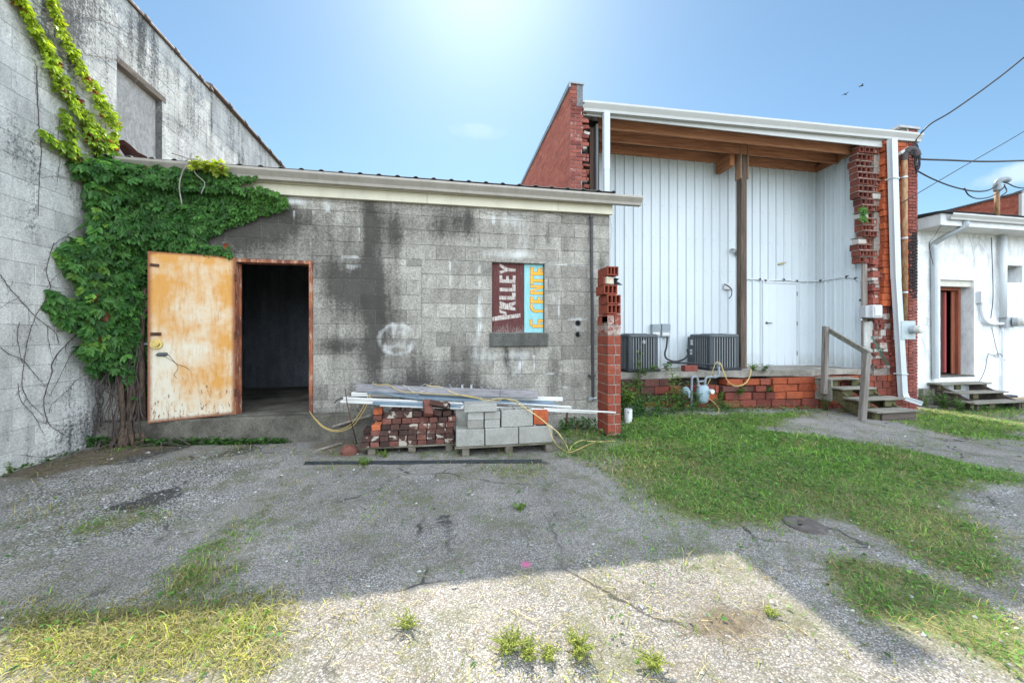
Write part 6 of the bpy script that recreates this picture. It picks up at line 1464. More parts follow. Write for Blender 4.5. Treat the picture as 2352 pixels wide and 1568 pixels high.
for xa in (11.78, 13.05):
    b = MB(); b.prism([(xa, 6.34, -0.36), (xa, 6.34, -0.147), (xa, 6.98, 0.19), (xa, 7.17, 0.19), (xa, 7.17, -0.36)], (0, 0, 0), (0.045, 0, 0)); b.build('stringer', dkw, WS2)
# stack of fresh boards right of the steps
pale_w = wood_mat('fresh_yellow_board', (0.30, 0.21, 0.12), (0.50, 0.39, 0.25), 'X', 0.8)
random.seed(3)
LBS = ['bottom front board of the loose pile by the far steps', 'bottom rear board of the loose pile by the far steps', 'middle board of the loose pile by the far steps', 'upper front board of the loose pile by the far steps', 'upper rear board of the loose pile by the far steps', 'topmost board of the loose pile by the far steps']
for i, lb in enumerate(LBS):
    b = MB(); y = 6.65+0.18*(i % 2)+random.uniform(-.03, .03); z = -0.33+0.055*(i//2)+0.03; xs_ = 13.45+random.uniform(-.08, .15)
    b.bar((xs_, y, z), (xs_+2.4, y+random.uniform(-.25, .2), z+random.uniform(-.0, .05)), 0.10, 0.03); tag(b.build('loose_board', pale_w, None, bevel=0.004), lb, 'board', 'loose boards by the far steps')
b = MB(); p = at(2317, 898, 7.0); b.box(p.x-0.22, p.x+0.22, 6.95, 7.10, -0.2, -0.12); b.box(p.x-0.2, p.x+0.2, 6.96, 7.09, -0.33, -0.2); tag(b.build('black_tray', blk_c, None, bevel=0.015), 'shallow black plastic tray against the white building foot', 'tray')

# ================================================================ METERS, CONDUITS, WIRES
mst_m = NB('rusty_service_pipe', 0.7, 0.3); v_ = mst_m.co('Object', (3, 3, 0.8)); mst_m.col(mst_m.mix(mst_m.mr(mst_m.noise(v_, 4, 6, 0.65), 0.42, 0.6), (0.30, 0.20, 0.105), (0.20, 0.075, 0.03))); mst_m = mst_m.m
SM = thing('service_mast', 'rusty service pipe with weatherhead running down the torn brick pier', 'service mast', (9.965, 6.5, 1.7))
mx, my = 9.965, 6.50
b = MB(); b.tube([(mx, my, 1.72), (mx, my, 5.30)], 0.052, 12); b.build('pipe', mst_m, SM, smooth=True)
b = MB(); b.tube(smooth_path([(mx, my, 5.28), (mx+.01, my-.01, 5.42), (mx+.08, my-.05, 5.50), (mx+.17, my-.08, 5.45), (mx+.20, my-.09, 5.34)], 4), [.06]*5+[.07]*8+[.075]*4, 12); b.build('weatherhead', flat_mat('dark_weatherhead', (0.05, 0.045, 0.045), 0.6), SM)
for zz_ in (4.9, 3.55, 2.35):
    b = MB(); b.tube([(mx, my, zz_-0.018), (mx, my, zz_+0.018)], 0.058, 12); b.box(mx-0.10, mx+0.10, my+0.045, my+0.09, zz_-0.016, zz_+0.016); b.build('strap', galv, SM)
EM = thing('electric_meter', 'grey electric meter box with round glass dial under the rusty mast', 'electric meter', (10.0, 6.45, 1.3))
b = MB(); b.box(9.80, 10.19, 6.44, 6.595, 1.31, 1.72); b.build('box', flat_mat('meter_box_grey', (0.36, 0.42, 0.43), 0.45, 0.4, var=0.08), EM, bevel=0.006)
b = MB(); b.cyl((10.06, 6.44, 1.53), (10.06, 6.34, 1.53), 0.095, 24); b.build('collar', flat_mat('meter_collar', (0.33, 0.37, 0.385), 0.4), EM)
b = MB(); b.tube([(10.06, 6.34, 1.53), (10.06, 6.29, 1.53), (10.06, 6.25, 1.53), (10.06, 6.235, 1.53)], [.088, .088, .08, .045], 24); b.build('dial', flat_mat('meter_dial', (0.55, 0.55, 0.50), 0.2, 0.5, var=0.25, scale=30), EM, smooth=False)
JB = thing('junction_box', 'grey junction box with cables at the torn wall beside the siding', 'junction box', (9.2, 6.55, 1.78))
b = MB(); b.box(9.03, 9.16, 6.58, 6.72, 1.79, 2.05); b.build('back_box', flat_mat('dull_box', (0.34, 0.35, 0.36), 0.5), JB, bevel=0.01)
b = MB(); b.box(9.15, 9.41, 6.52, 6.66, 1.78, 2.07); b.build('front_box', flat_mat('pale_box', (0.46, 0.475, 0.48), 0.45, var=0.12), JB, bevel=0.025, seg=3)
b = MB(); b.box(9.18, 9.38, 6.505, 6.52, 1.82, 2.03); b.build('cover', flat_mat('pale_cover', (0.50, 0.51, 0.51), 0.45), JB, bevel=0.008)
grn = flat_mat('green_wire', (0.03, 0.12, 0.08), 0.5)
random.seed(12)
b = MB()
for k in range(6):
    b.tube(smooth_path([at(2004+random.uniform(-2, 4), 772, 6.56), at(2012+random.uniform(-4, 6), 795, 6.52), at(2022+random.uniform(-9, 4), 803+random.uniform(-6, 6), 6.50), at(2030+random.uniform(-6, 3), 822, 6.54), at(2040+random.uniform(-3, 3), 838, 6.60)], 4), 0.005, 5)
tag(b.build('wire_bundle', grn, None), 'bundle of thin green wires hanging below the junction box', 'wires')
wcab = flat_mat('white_cable', (0.58, 0.60, 0.61), 0.5, var=0.1)
cb = [at(x, y, YB2-0.035) for x, y in [(1718, 641), (1745, 642), (1758, 645), (1800, 643), (1830, 646), (1870, 646)]]+[atx(x, y, XR-0.035) for x, y in [(1885, 645), (1915, 640), (1945, 636), (1965, 640), (1975, 650), (1977, 690), (1976, 720)]]+[at(1979, 735, 6.66)]
CB = tag(MB().build('cable', wcab, None), 'white cable clipped across the siding above the white door', 'cable') if False else None
b = MB(); b.tube(smooth_path(cb, 4), 0.014, 6); CB = tag(b.build('cable', wcab, None, smooth=True), 'white cable clipped across the siding above the white door', 'cable')
for i in (1, 2, 3, 4, 6, 8, 9, 11):
    b = MB(); p = cb[i]; b.box(p.x-0.02, p.x+0.02, p.y-0.02, p.y+0.02, p.z-0.012, p.z+0.03); b.build('cable_clip', blk_c, CB)
FL = thing('flood_light', 'small grey flood light on the siding behind the post', 'flood light', at(1690, 575, YB2-0.05))
b = MB(); p = at(1683, 575, YB2-0.10); b.obox((p.x+0.05, p.y, p.z+0.02), (0.16, 0.10, 0.05), (0.35, 0, 0)); b.build('lamp_head', gbx, FL, bevel=0.01)
b = MB(); p2 = at(1693, 582, YB2-0.04); b.box(p2.x-0.03, p2.x+0.03, YB2-0.09, YB2-0.022, p2.z-0.05, p2.z+0.05); b.build('bracket', gbx, FL)
NT = thing('outlet_box', 'small white box with a black cable tail on the siding', 'outlet box', at(1675, 658, YB2-0.04))
p, q = at(1664, 651, YB2-0.06), at(1684, 664, YB2-0.06); b = MB(); b.box(p.x, q.x, YB2-0.07, YB2-0.022, q.z-0.01, p.z); b.build('box', wcab, NT, bevel=0.01)
b = MB(); b.tube(smooth_path([at(x, y, YB2-0.08) for x, y in [(1664, 652), (1672, 656), (1680, 664), (1680, 678), (1674, 686)]], 5), 0.01, 6); b.build('cable_tail', blk_c, NT)
b = MB(); b.rings([[atx(1968+4.0*math.cos(a)*s_+1, 523+3.0*math.sin(a)*s_, XR-0.03-o_)+Vector((0, 0, 0.03*math.sin(2*a))) for a in [2*math.pi*i/10 for i in range(10)]] for s_, o_ in ((1.6, 0), (1.2, .02), (.5, .04))]); tag(b.build('felt_scrap', flat_mat('black_felt_scrap', (0.02, 0.02, 0.022), 0.8), None), 'torn black scrap stuck on the siding near the tile pier', 'scrap')
# right building meter and conduits
pipe_w = paint_mat('painted_conduit', (0.60, 0.64, 0.66), 0.5, 0.08, (0.3, 0.28, 0.24), 0.25)
M2 = thing('electric_meter', 'painted electric meter with round glass dial on the white wall', 'electric meter', (14.3, 7.1, 1.7))
b = MB(); b.box(14.10, 14.34, 7.06, 7.19, 1.60, 1.88); b.build('box', flat_mat('old_meter_grey', (0.34, 0.36, 0.37), 0.5, var=0.15), M2, bevel=0.01)
b = MB(); b.cyl((14.30, 7.06, 1.745), (14.33, 6.98, 1.745), 0.115, 22); b.build('collar', flat_mat('meter_collar2', (0.28, 0.30, 0.31), 0.4), M2)
b = MB(); b.tube([(14.33, 6.98, 1.745), (14.35, 6.90, 1.745), (14.36, 6.87, 1.745), (14.36, 6.86, 1.745)], [.105, .105, .09, .05], 22); b.build('dial', flat_mat('meter_dial2', (0.5, 0.5, 0.46), 0.2, 0.5, var=0.25, scale=30), M2)
RM = thing('service_mast', 'rust streaked service mast rising through the eave of the white building', 'service mast', (14.05, 7.0, 1.9))
b = MB(); b.tube([(14.06, 7.1, 1.86), (14.06, 7.1, 4.3)], 0.065, 12); b.build('conduit', pipe_w, RM, smooth=True)
q1 = at(2290, 493, 6.62); q2 = at(2290, 432, 6.62)
b = MB(); b.tube([(q1.x, 6.62, 4.2), (q1.x, 6.62, q2.z-0.05)], 0.045, 12); b.build('upper_pipe', mst_m, RM, smooth=True)
b = MB(); b.tube(smooth_path([(q1.x, 6.62, q2.z-0.06), (q1.x, 6.62, q2.z+0.10), (q1.x+.06, 6.60, q2.z+0.18), (q1.x+.20, 6.58, q2.z+0.20), (q1.x+.26, 6.57, q2.z+0.16)], 4), 0.065, 12); b.build('weatherhead', gp2, RM)
b = MB(); b.tube(smooth_path([(13.40, 7.14, 2.22), (13.42, 7.14, 1.98), (13.50, 7.13, 1.78), (13.70, 7.13, 1.70), (14.1, 7.13, 1.70)], 6), 0.038, 10); b.box(13.32, 13.44, 7.10, 7.19, 2.22, 2.52); b.cyl((14.34, 7.14, 1.69), (17, 7.14, 1.69), 0.03, 10); b.tube([(14.12, 7.14, 1.6), (14.14, 7.15, -0.3)], 0.022, 8)
tag(b.build('wall_conduit', pipe_w, None), 'painted conduit run with small switch box on the white wall', 'conduit')
def thin(name, pts, r, lb, cat='wire', m=None): return cord(name, pts, r, lb, cat, m or blk_c, n=5)
thin('hanging_wire', [at(x, y, 7.15) for x, y in [(2277, 545), (2279, 600), (2281, 680), (2276, 730)]], 0.008, 'thin dark wire running down beside the white service conduit')
thin('hanging_wire', [at(x, y, 7.14) for x, y in [(2278, 752), (2286, 790), (2292, 820), (2270, 814), (2262, 850), (2245, 880)]]+[at(2215, 884, 7.05)], 0.006, 'tangled wire dangling from the meter toward the far steps')
thin('hanging_wire', [at(x, y, 7.14) for x, y in [(2268, 812), (2285, 816), (2297, 812), (2308, 828)]], 0.007, 'short horizontal wire tied to the lower conduit')
thin('hanging_wire', [at(x, y, 6.75) for x, y in [(2172, 513), (2160, 520), (2145, 545), (2134, 562)]]+[at(2144, 610, 7.15)], 0.006, 'black wire drooping from the eave beside the curved spout')
# overhead lines
lm = flat_mat('black_line', (0.02, 0.022, 0.026), 0.5)
P0 = at(2105, 318, 6.55)
cord('power_line', [P0, at(2136, 286, 6.4), at(2186, 256, 6.2), at(2277, 191.5, 5.9), at(2360, 125, 5.6), at(2600, -80, 4.6)], 0.016, 'black overhead line sweeping steeply up from the brick pier', 'power line', lm)
cord('power_line', [at(2071, 466, 6.45), at(2200, 390, 6.3), at(2352, 302, 6.1), at(2600, 150, 5.6)], 0.009, 'thin straight overhead line anchored low on the rusty mast', 'power line', lm)
cord('power_line', [at(2108, 362, 6.5), at(2120, 366, 6.5), at(2180, 368, 6.6), at(2260, 371, 6.7), at(2352, 369, 6.8), at(2600, 360, 7)], 0.020, 'thick twisted overhead line running level to the right', 'power line', lm)
cord('power_line', [at(2104, 391, 6.5), at(2140, 410, 6.5), at(2186, 428, 6.55), at(2236, 439, 6.6), at(2270, 437, 6.6), at(2291, 424, 6.57)], 0.016, 'sagging overhead line strung between pier and far service mast', 'power line', lm)
cord('power_line', [at(2215, 432, 6.55), at(2225, 448, 6.55), at(2245, 456, 6.55), at(2275, 452, 6.55), at(2300, 436, 6.55), at(2308, 425, 6.56)], 0.013, 'loose cable loop hanging left of the far weatherhead', 'power line', lm)
cord('power_line', [at(2302, 418, 6.57), at(2316, 422, 6.5), at(2335, 430, 6.4), at(2365, 432, 6.3), at(2500, 428, 6)], 0.012, 'cable leaving the far weatherhead out of frame', 'power line', lm)
cord('power_line', [at(2306, 424, 6.57), at(2312, 440, 6.5), at(2300, 450, 6.5), at(2320, 448, 6.45), at(2352, 436, 6.4), at(2500, 400, 6.2)], 0.012, 'lower cable curling under the far weatherhead', 'power line', lm)
random.seed(2)
b = MB()
for k in range(6):
    b.tube(smooth_path([at(2092+random.uniform(-4, 3), 352+random.uniform(-6, 4), 6.42), at(2104+random.uniform(-3, 5), 340+random.uniform(-14, 20), 6.40), at(2110+random.uniform(-3, 4), 368+random.uniform(-12, 16), 6.42), at(2102+random.uniform(-5, 5), 385+random.uniform(-10, 14), 6.46), P0 if k % 2 else at(2106, 394, 6.5)], 5), 0.011, 5)
tag(b.build('wire_tangle', lm, None), 'tangle of black service wires at the brick pier weatherhead', 'wires')
INS = thing('insulator', 'pale ceramic insulators bolted near the top of the brick pier', 'insulator', (10.2, 6.5, 5.6))
for x, y in ((2082, 345), (2071, 352)):
    b = MB(); p = at(x, y, 6.53); b.tube([p+Vector((-.05, .05, -.03)), p+Vector((-.02, 0, -.0)), p+Vector((.02, -.03, .02)), p+Vector((.06, -.05, .03))], [.02, .045, .05, .02], 10); b.build('insulator_body', flat_mat('pale_ceramic', (0.5, 0.5, 0.48), 0.3), INS)
# birds
bird_m = flat_mat('dark_bird', (0.03, 0.03, 0.033), 0.8)
for x, y, lb, a_ in ((1942, 217, 'lower small dark bird gliding over the metal clad building', 0.3), (1979, 197.5, 'higher small dark bird flying over the metal clad building', -0.5)):
    c = at(x, y, 13.0); b = MB(); f = Vector((math.cos(a_), math.sin(a_), 0)); s_ = Vector((-f.y, f.x, 0))
    b.tube([c-f*0.09, c-f*0.05, c, c+f*0.05, c+f*0.08], [.004, .018, .026, .02, .006], 6)
    for sg in (-1, 1): b.add([c+f*0.03, c-f*0.03, c+s_*sg*0.07-f*0.02+Vector((0, 0, .03)), c+s_*sg*0.07+f*0.03+Vector((0, 0, .03)), c+s_*sg*0.15-f*0.04+Vector((0, 0, .015))], [(0, 1, 2, 3), (3, 2, 4)])
    b.add([c-f*0.07, c-f*0.13+s_*0.02, c-f*0.13-s_*0.02], [(0, 1, 2)])
    tag(b.build('bird', bird_m, None), lb, 'bird', 'birds in the sky')

# ================================================================ VEGETATION
def leaf_mat(name, trans=0.45, gain=1.0):
    m = bpy.data.materials.new(name); m.use_nodes = True; nt = m.node_tree; nt.nodes.clear()
    o = nt.nodes.new('ShaderNodeOutputMaterial'); p = nt.nodes.new('ShaderNodeBsdfPrincipled'); t = nt.nodes.new('ShaderNodeBsdfTranslucent'); mx = nt.nodes.new('ShaderNodeMixShader')
    a = nt.nodes.new('ShaderNodeAttribute'); a.attribute_name = 'tint'
    p.inputs['Roughness'].default_value = 0.5; p.inputs['Specular IOR Level'].default_value = 0.35
    nt.links.new(a.outputs['Color'], p.inputs['Base Color'])
    g = nt.nodes.new('ShaderNodeMix'); g.data_type = 'RGBA'; g.blend_type = 'MULTIPLY'; g.inputs[0].default_value = 1.0; g.inputs[7].default_value = (1.5*gain, 1.45*gain, 0.7*gain, 1)
    nt.links.new(a.outputs['Color'], g.inputs[6]); nt.links.new(g.outputs[2], t.inputs['Color'])
    mx.inputs[0].default_value = trans
    nt.links.new(p.outputs[0], mx.inputs[1]); nt.links.new(t.outputs[0], mx.inputs[2]); nt.links.new(mx.outputs[0], o.inputs[0]); return m
leaf_m = leaf_mat('leaf', 0.4); sunleaf_m = leaf_mat('sunlit_vine_leaf', 0.5, 1.15); grass_m = leaf_mat('grass_blade', 0.35)
def nrm(a): return a/np.maximum(np.linalg.norm(a, axis=1, keepdims=True), 1e-9)
def leaflets(P, D, N, L, Wd, fold=0.25, droop=0.15):
    """P base points, D direction, N normal, L length, Wd half-width -> verts, quads (2 per leaflet)"""
    n = len(P); S_ = nrm(np.cross(D, N)); L = L[:, None]; Wd = Wd[:, None]
    base = P; tip = P+D*L-N*L*droop
    r1 = P+D*L*0.32+S_*Wd*0.92+N*Wd*fold; r2 = P+D*L*0.68+S_*Wd*0.66+N*Wd*fold*0.5-N*L*droop*0.4
    l1 = P+D*L*0.32-S_*Wd*0.92+N*Wd*fold; l2 = P+D*L*0.68-S_*Wd*0.66+N*Wd*fold*0.5-N*L*droop*0.4
    V = np.stack([base, r1, r2, tip, l2, l1], 1).reshape(-1, 3)
    o = np.arange(n)[:, None]*6
    F = np.concatenate([o+np.array([0, 1, 2, 3]), o+np.array([0, 3, 4, 5])], 0)
    return V, F
def palmate(P, D, N, size, k=5, spread=58):
    """compound leaves: k leaflets fanned about each direction"""
    n = len(P); VV = []; FF = []; off = 0; S_ = nrm(np.cross(D, N))
    for i in range(k):
        a = R((i-(k-1)/2)*spread/(k-1)*2*0.9)*np.ones(n)+NR.normal(0, 0.12, n)
        d = nrm(D*np.cos(a)[:, None]+S_*np.sin(a)[:, None]); f = 1.0-0.32*abs(i-(k-1)/2)/((k-1)/2)
        nn = nrm(N+NR.normal(0, 0.15, (n, 3)))
        V, F = leaflets(P+d*size[:, None]*0.08, d, nn, size*f*NR.uniform(.85, 1.1, n), size*f*0.27, 0.3, NR.uniform(.05, .3, n)[:, None])
        VV.append(V); FF.append(F+off); off += len(V)
    return np.vstack(VV), np.vstack(FF), k
def tint_rows(cols, k): return np.vstack([np.repeat(cols, 6, axis=0)]*k)
def green(n, c0, c1, var=0.18, red=0.0):
    t = NR.random(n)[:, None]; c = np.array(c0)*(1-t)+np.array(c1)*t
    c = c*(1+NR.normal(0, var, (n, 1)))
    if red:
        m = NR.random(n) < red; c[m] = np.array((0.20, 0.05, 0.02))*(0.6+0.8*NR.random((m.sum(), 1)))
    return np.clip(c, 0.005, 0.9)
def sample_poly(poly, n):
    xs = [p[0] for p in poly]; ys = [p[1] for p in poly]; X = []; Y = []; tot = 0
    while tot < n:
        x = NR.uniform(min(xs), max(xs), n); y = NR.uniform(min(ys), max(ys), n); ok = poly_dist(x, y, poly) > 0
        X.append(x[ok]); Y.append(y[ok]); tot += ok.sum()
    return np.concatenate(X)[:n], np.concatenate(Y)[:n]
# ---------------------------------------------------------------- the ivy on the corner: one plant
bark_m = NB('vine_bark', 0.9, 0.15); v_ = bark_m.co('Object', (30, 30, 5)); bark_m.col(bark_m.mix(bark_m.mr(bark_m.noise(v_, 2, 6, 0.7), 0.35, 0.65), (0.03, 0.021, 0.016), (0.13, 0.095, 0.07))); bark_m = bark_m.m
dry_m = flat_mat('dry_vine_stem', (0.075, 0.06, 0.055), 0.9, var=0.35); pale_dry = flat_mat('bleached_vine_stem', (0.27, 0.25, 0.235), 0.9, var=0.3)
IV = thing('ivy', 'dense dark green creeper mass covering the corner beside the rusty door', 'climbing plant', (-3.9, 5.2, 0))
front = [(at(x, y, YM).x, at(x, y, YM).z) for x, y in [(236,400),(262,372),(300,384),(360,392),(430,392),(500,402),(560,410),(606,417),(568,428),(552,437),(610,438),(655,455),(668,466),(655,480),(610,492),(560,508),(505,532),(475,548),(480,562),(528,570),(538,582),(505,592),(460,588),(430,583),(345,582),(348,700),(345,800),(342,900),(330,935),(318,900),(306,862),(285,850),(262,868),(240,850)]]
u, w = sample_poly(front, 5200)
edge_d = poly_dist(u, w, front)
near = np.clip((-3.25-u)/0.9, 0, 1)
dep = (0.03+0.05*NR.random(5200)**1.0+near*0.30*NR.random(5200)**0.8*np.clip(edge_d/0.12, 0.1, 1))+0.05*pnoise(u, w, 3.0, 2)*np.clip(edge_d/0.1, 0, 1)
behind_door = (u > -3.62) & (w < 2.42)
dep = np.where(behind_door, np.minimum(dep, 0.10), dep)
z_over = w > 3.25
P1 = np.stack([u, YM-dep-np.where(z_over, 0.10, 0), w], 1)
left = [(130,578),(170,548),(205,545),(218,520),(215,470),(222,420),(250,398),(262,420),(258,830),(225,822),(195,815),(188,792),(214,782),(196,762),(152,742),(110,706),(120,664),(160,690),(188,682),(182,645),(152,612)]
lx, ly = sample_poly(left, 1900)
P2 = []; 
for x, y in zip(lx, ly):
    o_ = NR.uniform(0.03, 0.28)*min(1.0, max(0.15, (x-110)/110.0)); q = atw(x, y, o_); q = LP+Matrix.Rotation(LA, 3, 'Z') @ (q-LP); P2.append((q.x, q.y, q.z))
P2 = np.array(P2)
PP = np.vstack([P1, P2]); n = len(PP)
N = np.vstack([np.tile([0.05, -1, 0.35], (len(P1), 1)), np.tile([0.75, -0.55, 0.35], (len(P2), 1))]); N = nrm(N+NR.normal(0, 0.33, (n, 3)))
D = np.tile([0.0, 0.0, -1.0], (n, 1))+NR.normal(0, 0.42, (n, 3)); D = nrm(D-N*np.sum(D*N, 1, keepdims=True))
big = np.concatenate([near, np.full(len(P2), 0.8)])
size = NR.uniform(0.038, 0.098, n)*(1+0.45*big)
V, F, k = palmate(PP, D, N, size)
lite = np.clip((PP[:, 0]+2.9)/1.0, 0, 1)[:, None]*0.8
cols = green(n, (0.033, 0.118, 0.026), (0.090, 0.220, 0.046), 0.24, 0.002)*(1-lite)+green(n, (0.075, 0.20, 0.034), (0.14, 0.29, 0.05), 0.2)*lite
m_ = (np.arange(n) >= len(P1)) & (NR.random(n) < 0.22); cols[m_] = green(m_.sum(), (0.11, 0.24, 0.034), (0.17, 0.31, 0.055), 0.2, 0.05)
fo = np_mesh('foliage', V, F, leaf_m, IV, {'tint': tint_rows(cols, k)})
# trunk of twisted stems and roots in the corner
b = MB(); random.seed(23)
for i in range(8):
    x0 = -3.93+0.028*i+random.uniform(-.02, .02); r = random.uniform(0.014, 0.032)
    b.tube(smooth_path([(x0+random.uniform(-.07, .07), 5.16+random.uniform(-.05, .03), 0.04), (x0+random.uniform(-.03, .03), 5.20+random.uniform(-.03, .06), 0.35), (x0+random.uniform(-.05, .05), 5.22+random.uniform(-.05, .05), 0.75), (x0*0.5-1.95+random.uniform(-.08, .08), 5.25, 1.3), (x0+random.uniform(-.2, .3), 5.30, 2.0)], 5), [r*1.3]*4+[r]*10+[r*0.7]*7, 7)
b.build('trunk', bark_m, IV, smooth=True)
b = MB()
for i in range(26):
    x0 = random.uniform(-4.16, -3.7); z1 = random.uniform(0.9, 1.4); p = [(x0, 5.25-random.uniform(0, .12), z1)]
    for j in range(5): p.append((p[-1][0]+random.uniform(-.05, .05), 5.25-random.uniform(0, .15), z1-(z1+0.0)*(j+1)/5*random.uniform(.75, 1)))
    b.tube(smooth_path(p, 4), random.uniform(.003, .007), 4)
for i in range(14):
    a = random.uniform(0, 6.28); x0, y0 = -3.9+random.uniform(-.3, .7), 5.05+random.uniform(-.15, .12); L_ = random.uniform(.15, .5)
    b.tube(smooth_path([(x0, y0, gz(x0)+.03), (x0+L_*.5*math.cos(a), y0+L_*.2*math.sin(a)-.05, gz(x0)+random.uniform(.03, .12)), (x0+L_*math.cos(a), y0-.1+L_*.3*math.sin(a), gz(x0)+.02)], 4), random.uniform(.003, .008), 4)
b.build('dead_stem', dry_m, IV)
b = MB()
for pts, r in (([(432, 362), (428, 380), (418, 398), (412, 430), (418, 470)], .007), ([(438, 372), (450, 400), (470, 420), (462, 445)], .005), ([(425, 370), (440, 364), (470, 372), (500, 374), (520, 380)], .006), ([(395, 352), (420, 360), (436, 366), (455, 372)], .008), ([(470, 375), (490, 384), (515, 386)], .007), ([(440, 352), (436, 366), (430, 380)], .006)):
    b.tube(smooth_path([at(x, y, 5.10) for x, y in pts], 5), r, 5)
b.build('dry_runner', pale_dry, IV, smooth=True)
x, y = NR.uniform(440, 515, 120), None; y = 376+(x-440)*0.20+NR.normal(0, 5, 120)
PG = np.array([tuple(at(a, c, 5.10+NR.uniform(-.03, .05))) for a, c in zip(x, y)]); n = len(PG)
N = nrm(np.tile([0, -.5, .8], (n, 1))+NR.normal(0, .5, (n, 3))); D = NR.normal(0, 1, (n, 3)); D = nrm(D-N*np.sum(D*N, 1, keepdims=True))
V, F, k = palmate(PG, D, N, NR.uniform(.05, .085, n)); np_mesh('sunny_shoot', V, F, sunleaf_m, IV, {'tint': tint_rows(green(n, (.20, .30, .03), (.32, .36, .05), .15, .05), k)})
# ---------------------------------------------------------------- sunlit strands climbing the tall wall
CV = thing('climbing_vine', 'sunlit yellow green vine strands climbing the tall pale wall', 'climbing plant', (-4.2, 4.9, 3.6))
def to_w(q): return LP+Matrix.Rotation(LA, 3, 'Z') @ (q-LP)
strands = [([(45,-10),(51,6),(73,48),(102,95),(117,136),(136,178),(159,216),(184,254),(216,292),(241,330),(263,359)], [4,6,9,10,11,12,13,14,15,14,12], 640, 0.55),
           ([(118,-8),(124,16),(136,54),(155,95),(178,136),(197,171),(219,203),(235,241),(254,267),(268,301),(258,345)], [4,6,7,7,8,9,10,12,13,10,8], 420, 0.5),
           ([(150,262),(160,290),(168,333),(190,381),(222,422),(240,455)], [5,9,11,13,14,10], 300, 0.75),
           ([(96,300),(127,324),(152,346),(178,365),(203,397),(228,428)], [2,3,5,6,8,9], 130, 0.8),
           ([(196,270),(215,310),(235,350),(240,390),(238,430)], [8,12,15,15,12], 320, 0.75)]
PV = []; CO = []; b = MB()
for pts, wd, cnt, shade in strands:
    sp = smooth_path([Vector((p[0], p[1], q)) for p, q in zip(pts, wd)], 8)
    b.tube([to_w(atw(s.x, s.y, 0.02)) for s in sp], 0.006, 5)
    for i in range(cnt):
        s = sp[int(NR.integers(0, len(sp)))]; a = NR.normal(0, 0.55); x = s.x+a*s.z; y = s.y+NR.normal(0, 4)
        PV.append(tuple(to_w(atw(x, y, NR.uniform(.02, .11))))); t = min(1, max(0, s.y/430))
        CO.append((0.27-0.15*t*shade, 0.37-0.13*t*shade, 0.022+0.01*t) if NR.random() > 0.04*(1+2*(s.y < 60)) else (0.22, 0.06, 0.03))
PV = np.array(PV); n = len(PV); CO = np.clip(np.array(CO)*(1+NR.normal(0, .22, (n, 1))), .01, .9)
N = nrm(np.tile([0.8, -0.45, 0.35], (n, 1))+NR.normal(0, .38, (n, 3))); D = np.tile([0., 0, -1], (n, 1))+NR.normal(0, .5, (n, 3)); D = nrm(D-N*np.sum(D*N, 1, keepdims=True))
V, F, k = palmate(PV, D, N, NR.uniform(.045, .085, n), 3, 50)
np_mesh('foliage', V, F, sunleaf_m, CV, {'tint': tint_rows(CO, k)}); b.build('stem', bark_m, CV)
# ---------------------------------------------------------------- bare winter stems on the tall wall
def vine_net(name, label, polys, r0, side, mat, seed, twigs=0.6, place=None):
    rnd = random.Random(seed); b = MB()
    for pts, r in polys:
        sp = smooth_path([Vector((x+rnd.uniform(-1.5, 1.5), y+rnd.uniform(-1.5, 1.5), 0)) for x, y in pts], 5)
        W_ = [place(s.x+rnd.uniform(-.8, .8), s.y+rnd.uniform(-.8, .8), 0.008) for s in sp]
        r *= 0.42; k = len(W_); b.tube(W_, [r*(1-0.5*i/k) for i in range(k)], 4)
        for i in range(2, k-1):
            if rnd.random() < twigs:
                a = rnd.uniform(-1.3, 1.3)+math.atan2(sp[i].y-sp[i-1].y, sp[i].x-sp[i-1].x); L_ = rnd.uniform(5, 26); q = [sp[i]]
                for j in range(4): a += rnd.uniform(-.5, .5); q.append(q[-1]+Vector((math.cos(a), math.sin(a), 0))*L_/4)
                b.tube([place(s.x, s.y, 0.007) for s in q], [r*.45, r*.4, r*.33, r*.25, r*.2], 3)
    o = b.build(name, mat, None); tag(o, label, 'climbing plant'); return o
def d2(L): return [(x/2.409, 459.4+y/2.409) for x, y in L]
def d1(L): return [(x/3.15, y/3.15) for x, y in L]
low = [(d2([(300,240),(270,330),(260,400),(275,480),(240,570),(195,650),(160,760),(140,870),(120,1000),(130,1060),(170,1120),(240,1190)]), .009), (d2([(0,410),(60,490),(110,550),(190,640),(270,700),(310,740),(330,790)]), .008), (d2([(0,810),(60,860),(130,885),(190,960),(250,1030)]), .007),
 (d2([(420,740),(370,790),(320,850),(290,900),(285,960),(255,1040),(245,1130),(270,1230),(340,1290),(400,1320)]), .010), (d2([(265,700),(270,780),(290,880)]), .006), (d2([(110,680),(95,740),(110,850),(125,900)]), .006), (d2([(530,940),(430,990),(370,1060),(290,1130),(270,1180)]), .007), (d2([(440,790),(380,880),(330,980),(270,1090)]), .006), (d2([(100,1010),(120,1110),(190,1190),(240,1290)]), .006), (d2([(480,110),(410,170),(340,220),(300,250)]), .006), (d2([(520,1180),(420,1240),(300,1240),(200,1215)]), .006), (d2([(360,380),(300,430),(265,480)]), .005), (d2([(0,600),(60,560),(110,545)]), .005), (d2([(380,1390),(250,1420),(120,1410)]), .006)]
to_low = lambda x, y, o: to_w(atw(x, y, o+0.004))
vine_net('bare_vine', 'bare dark vine stems branching over the lower part of the tall pale wall', low, 0.008, 0, dry_m, 4, 0.75, to_low)
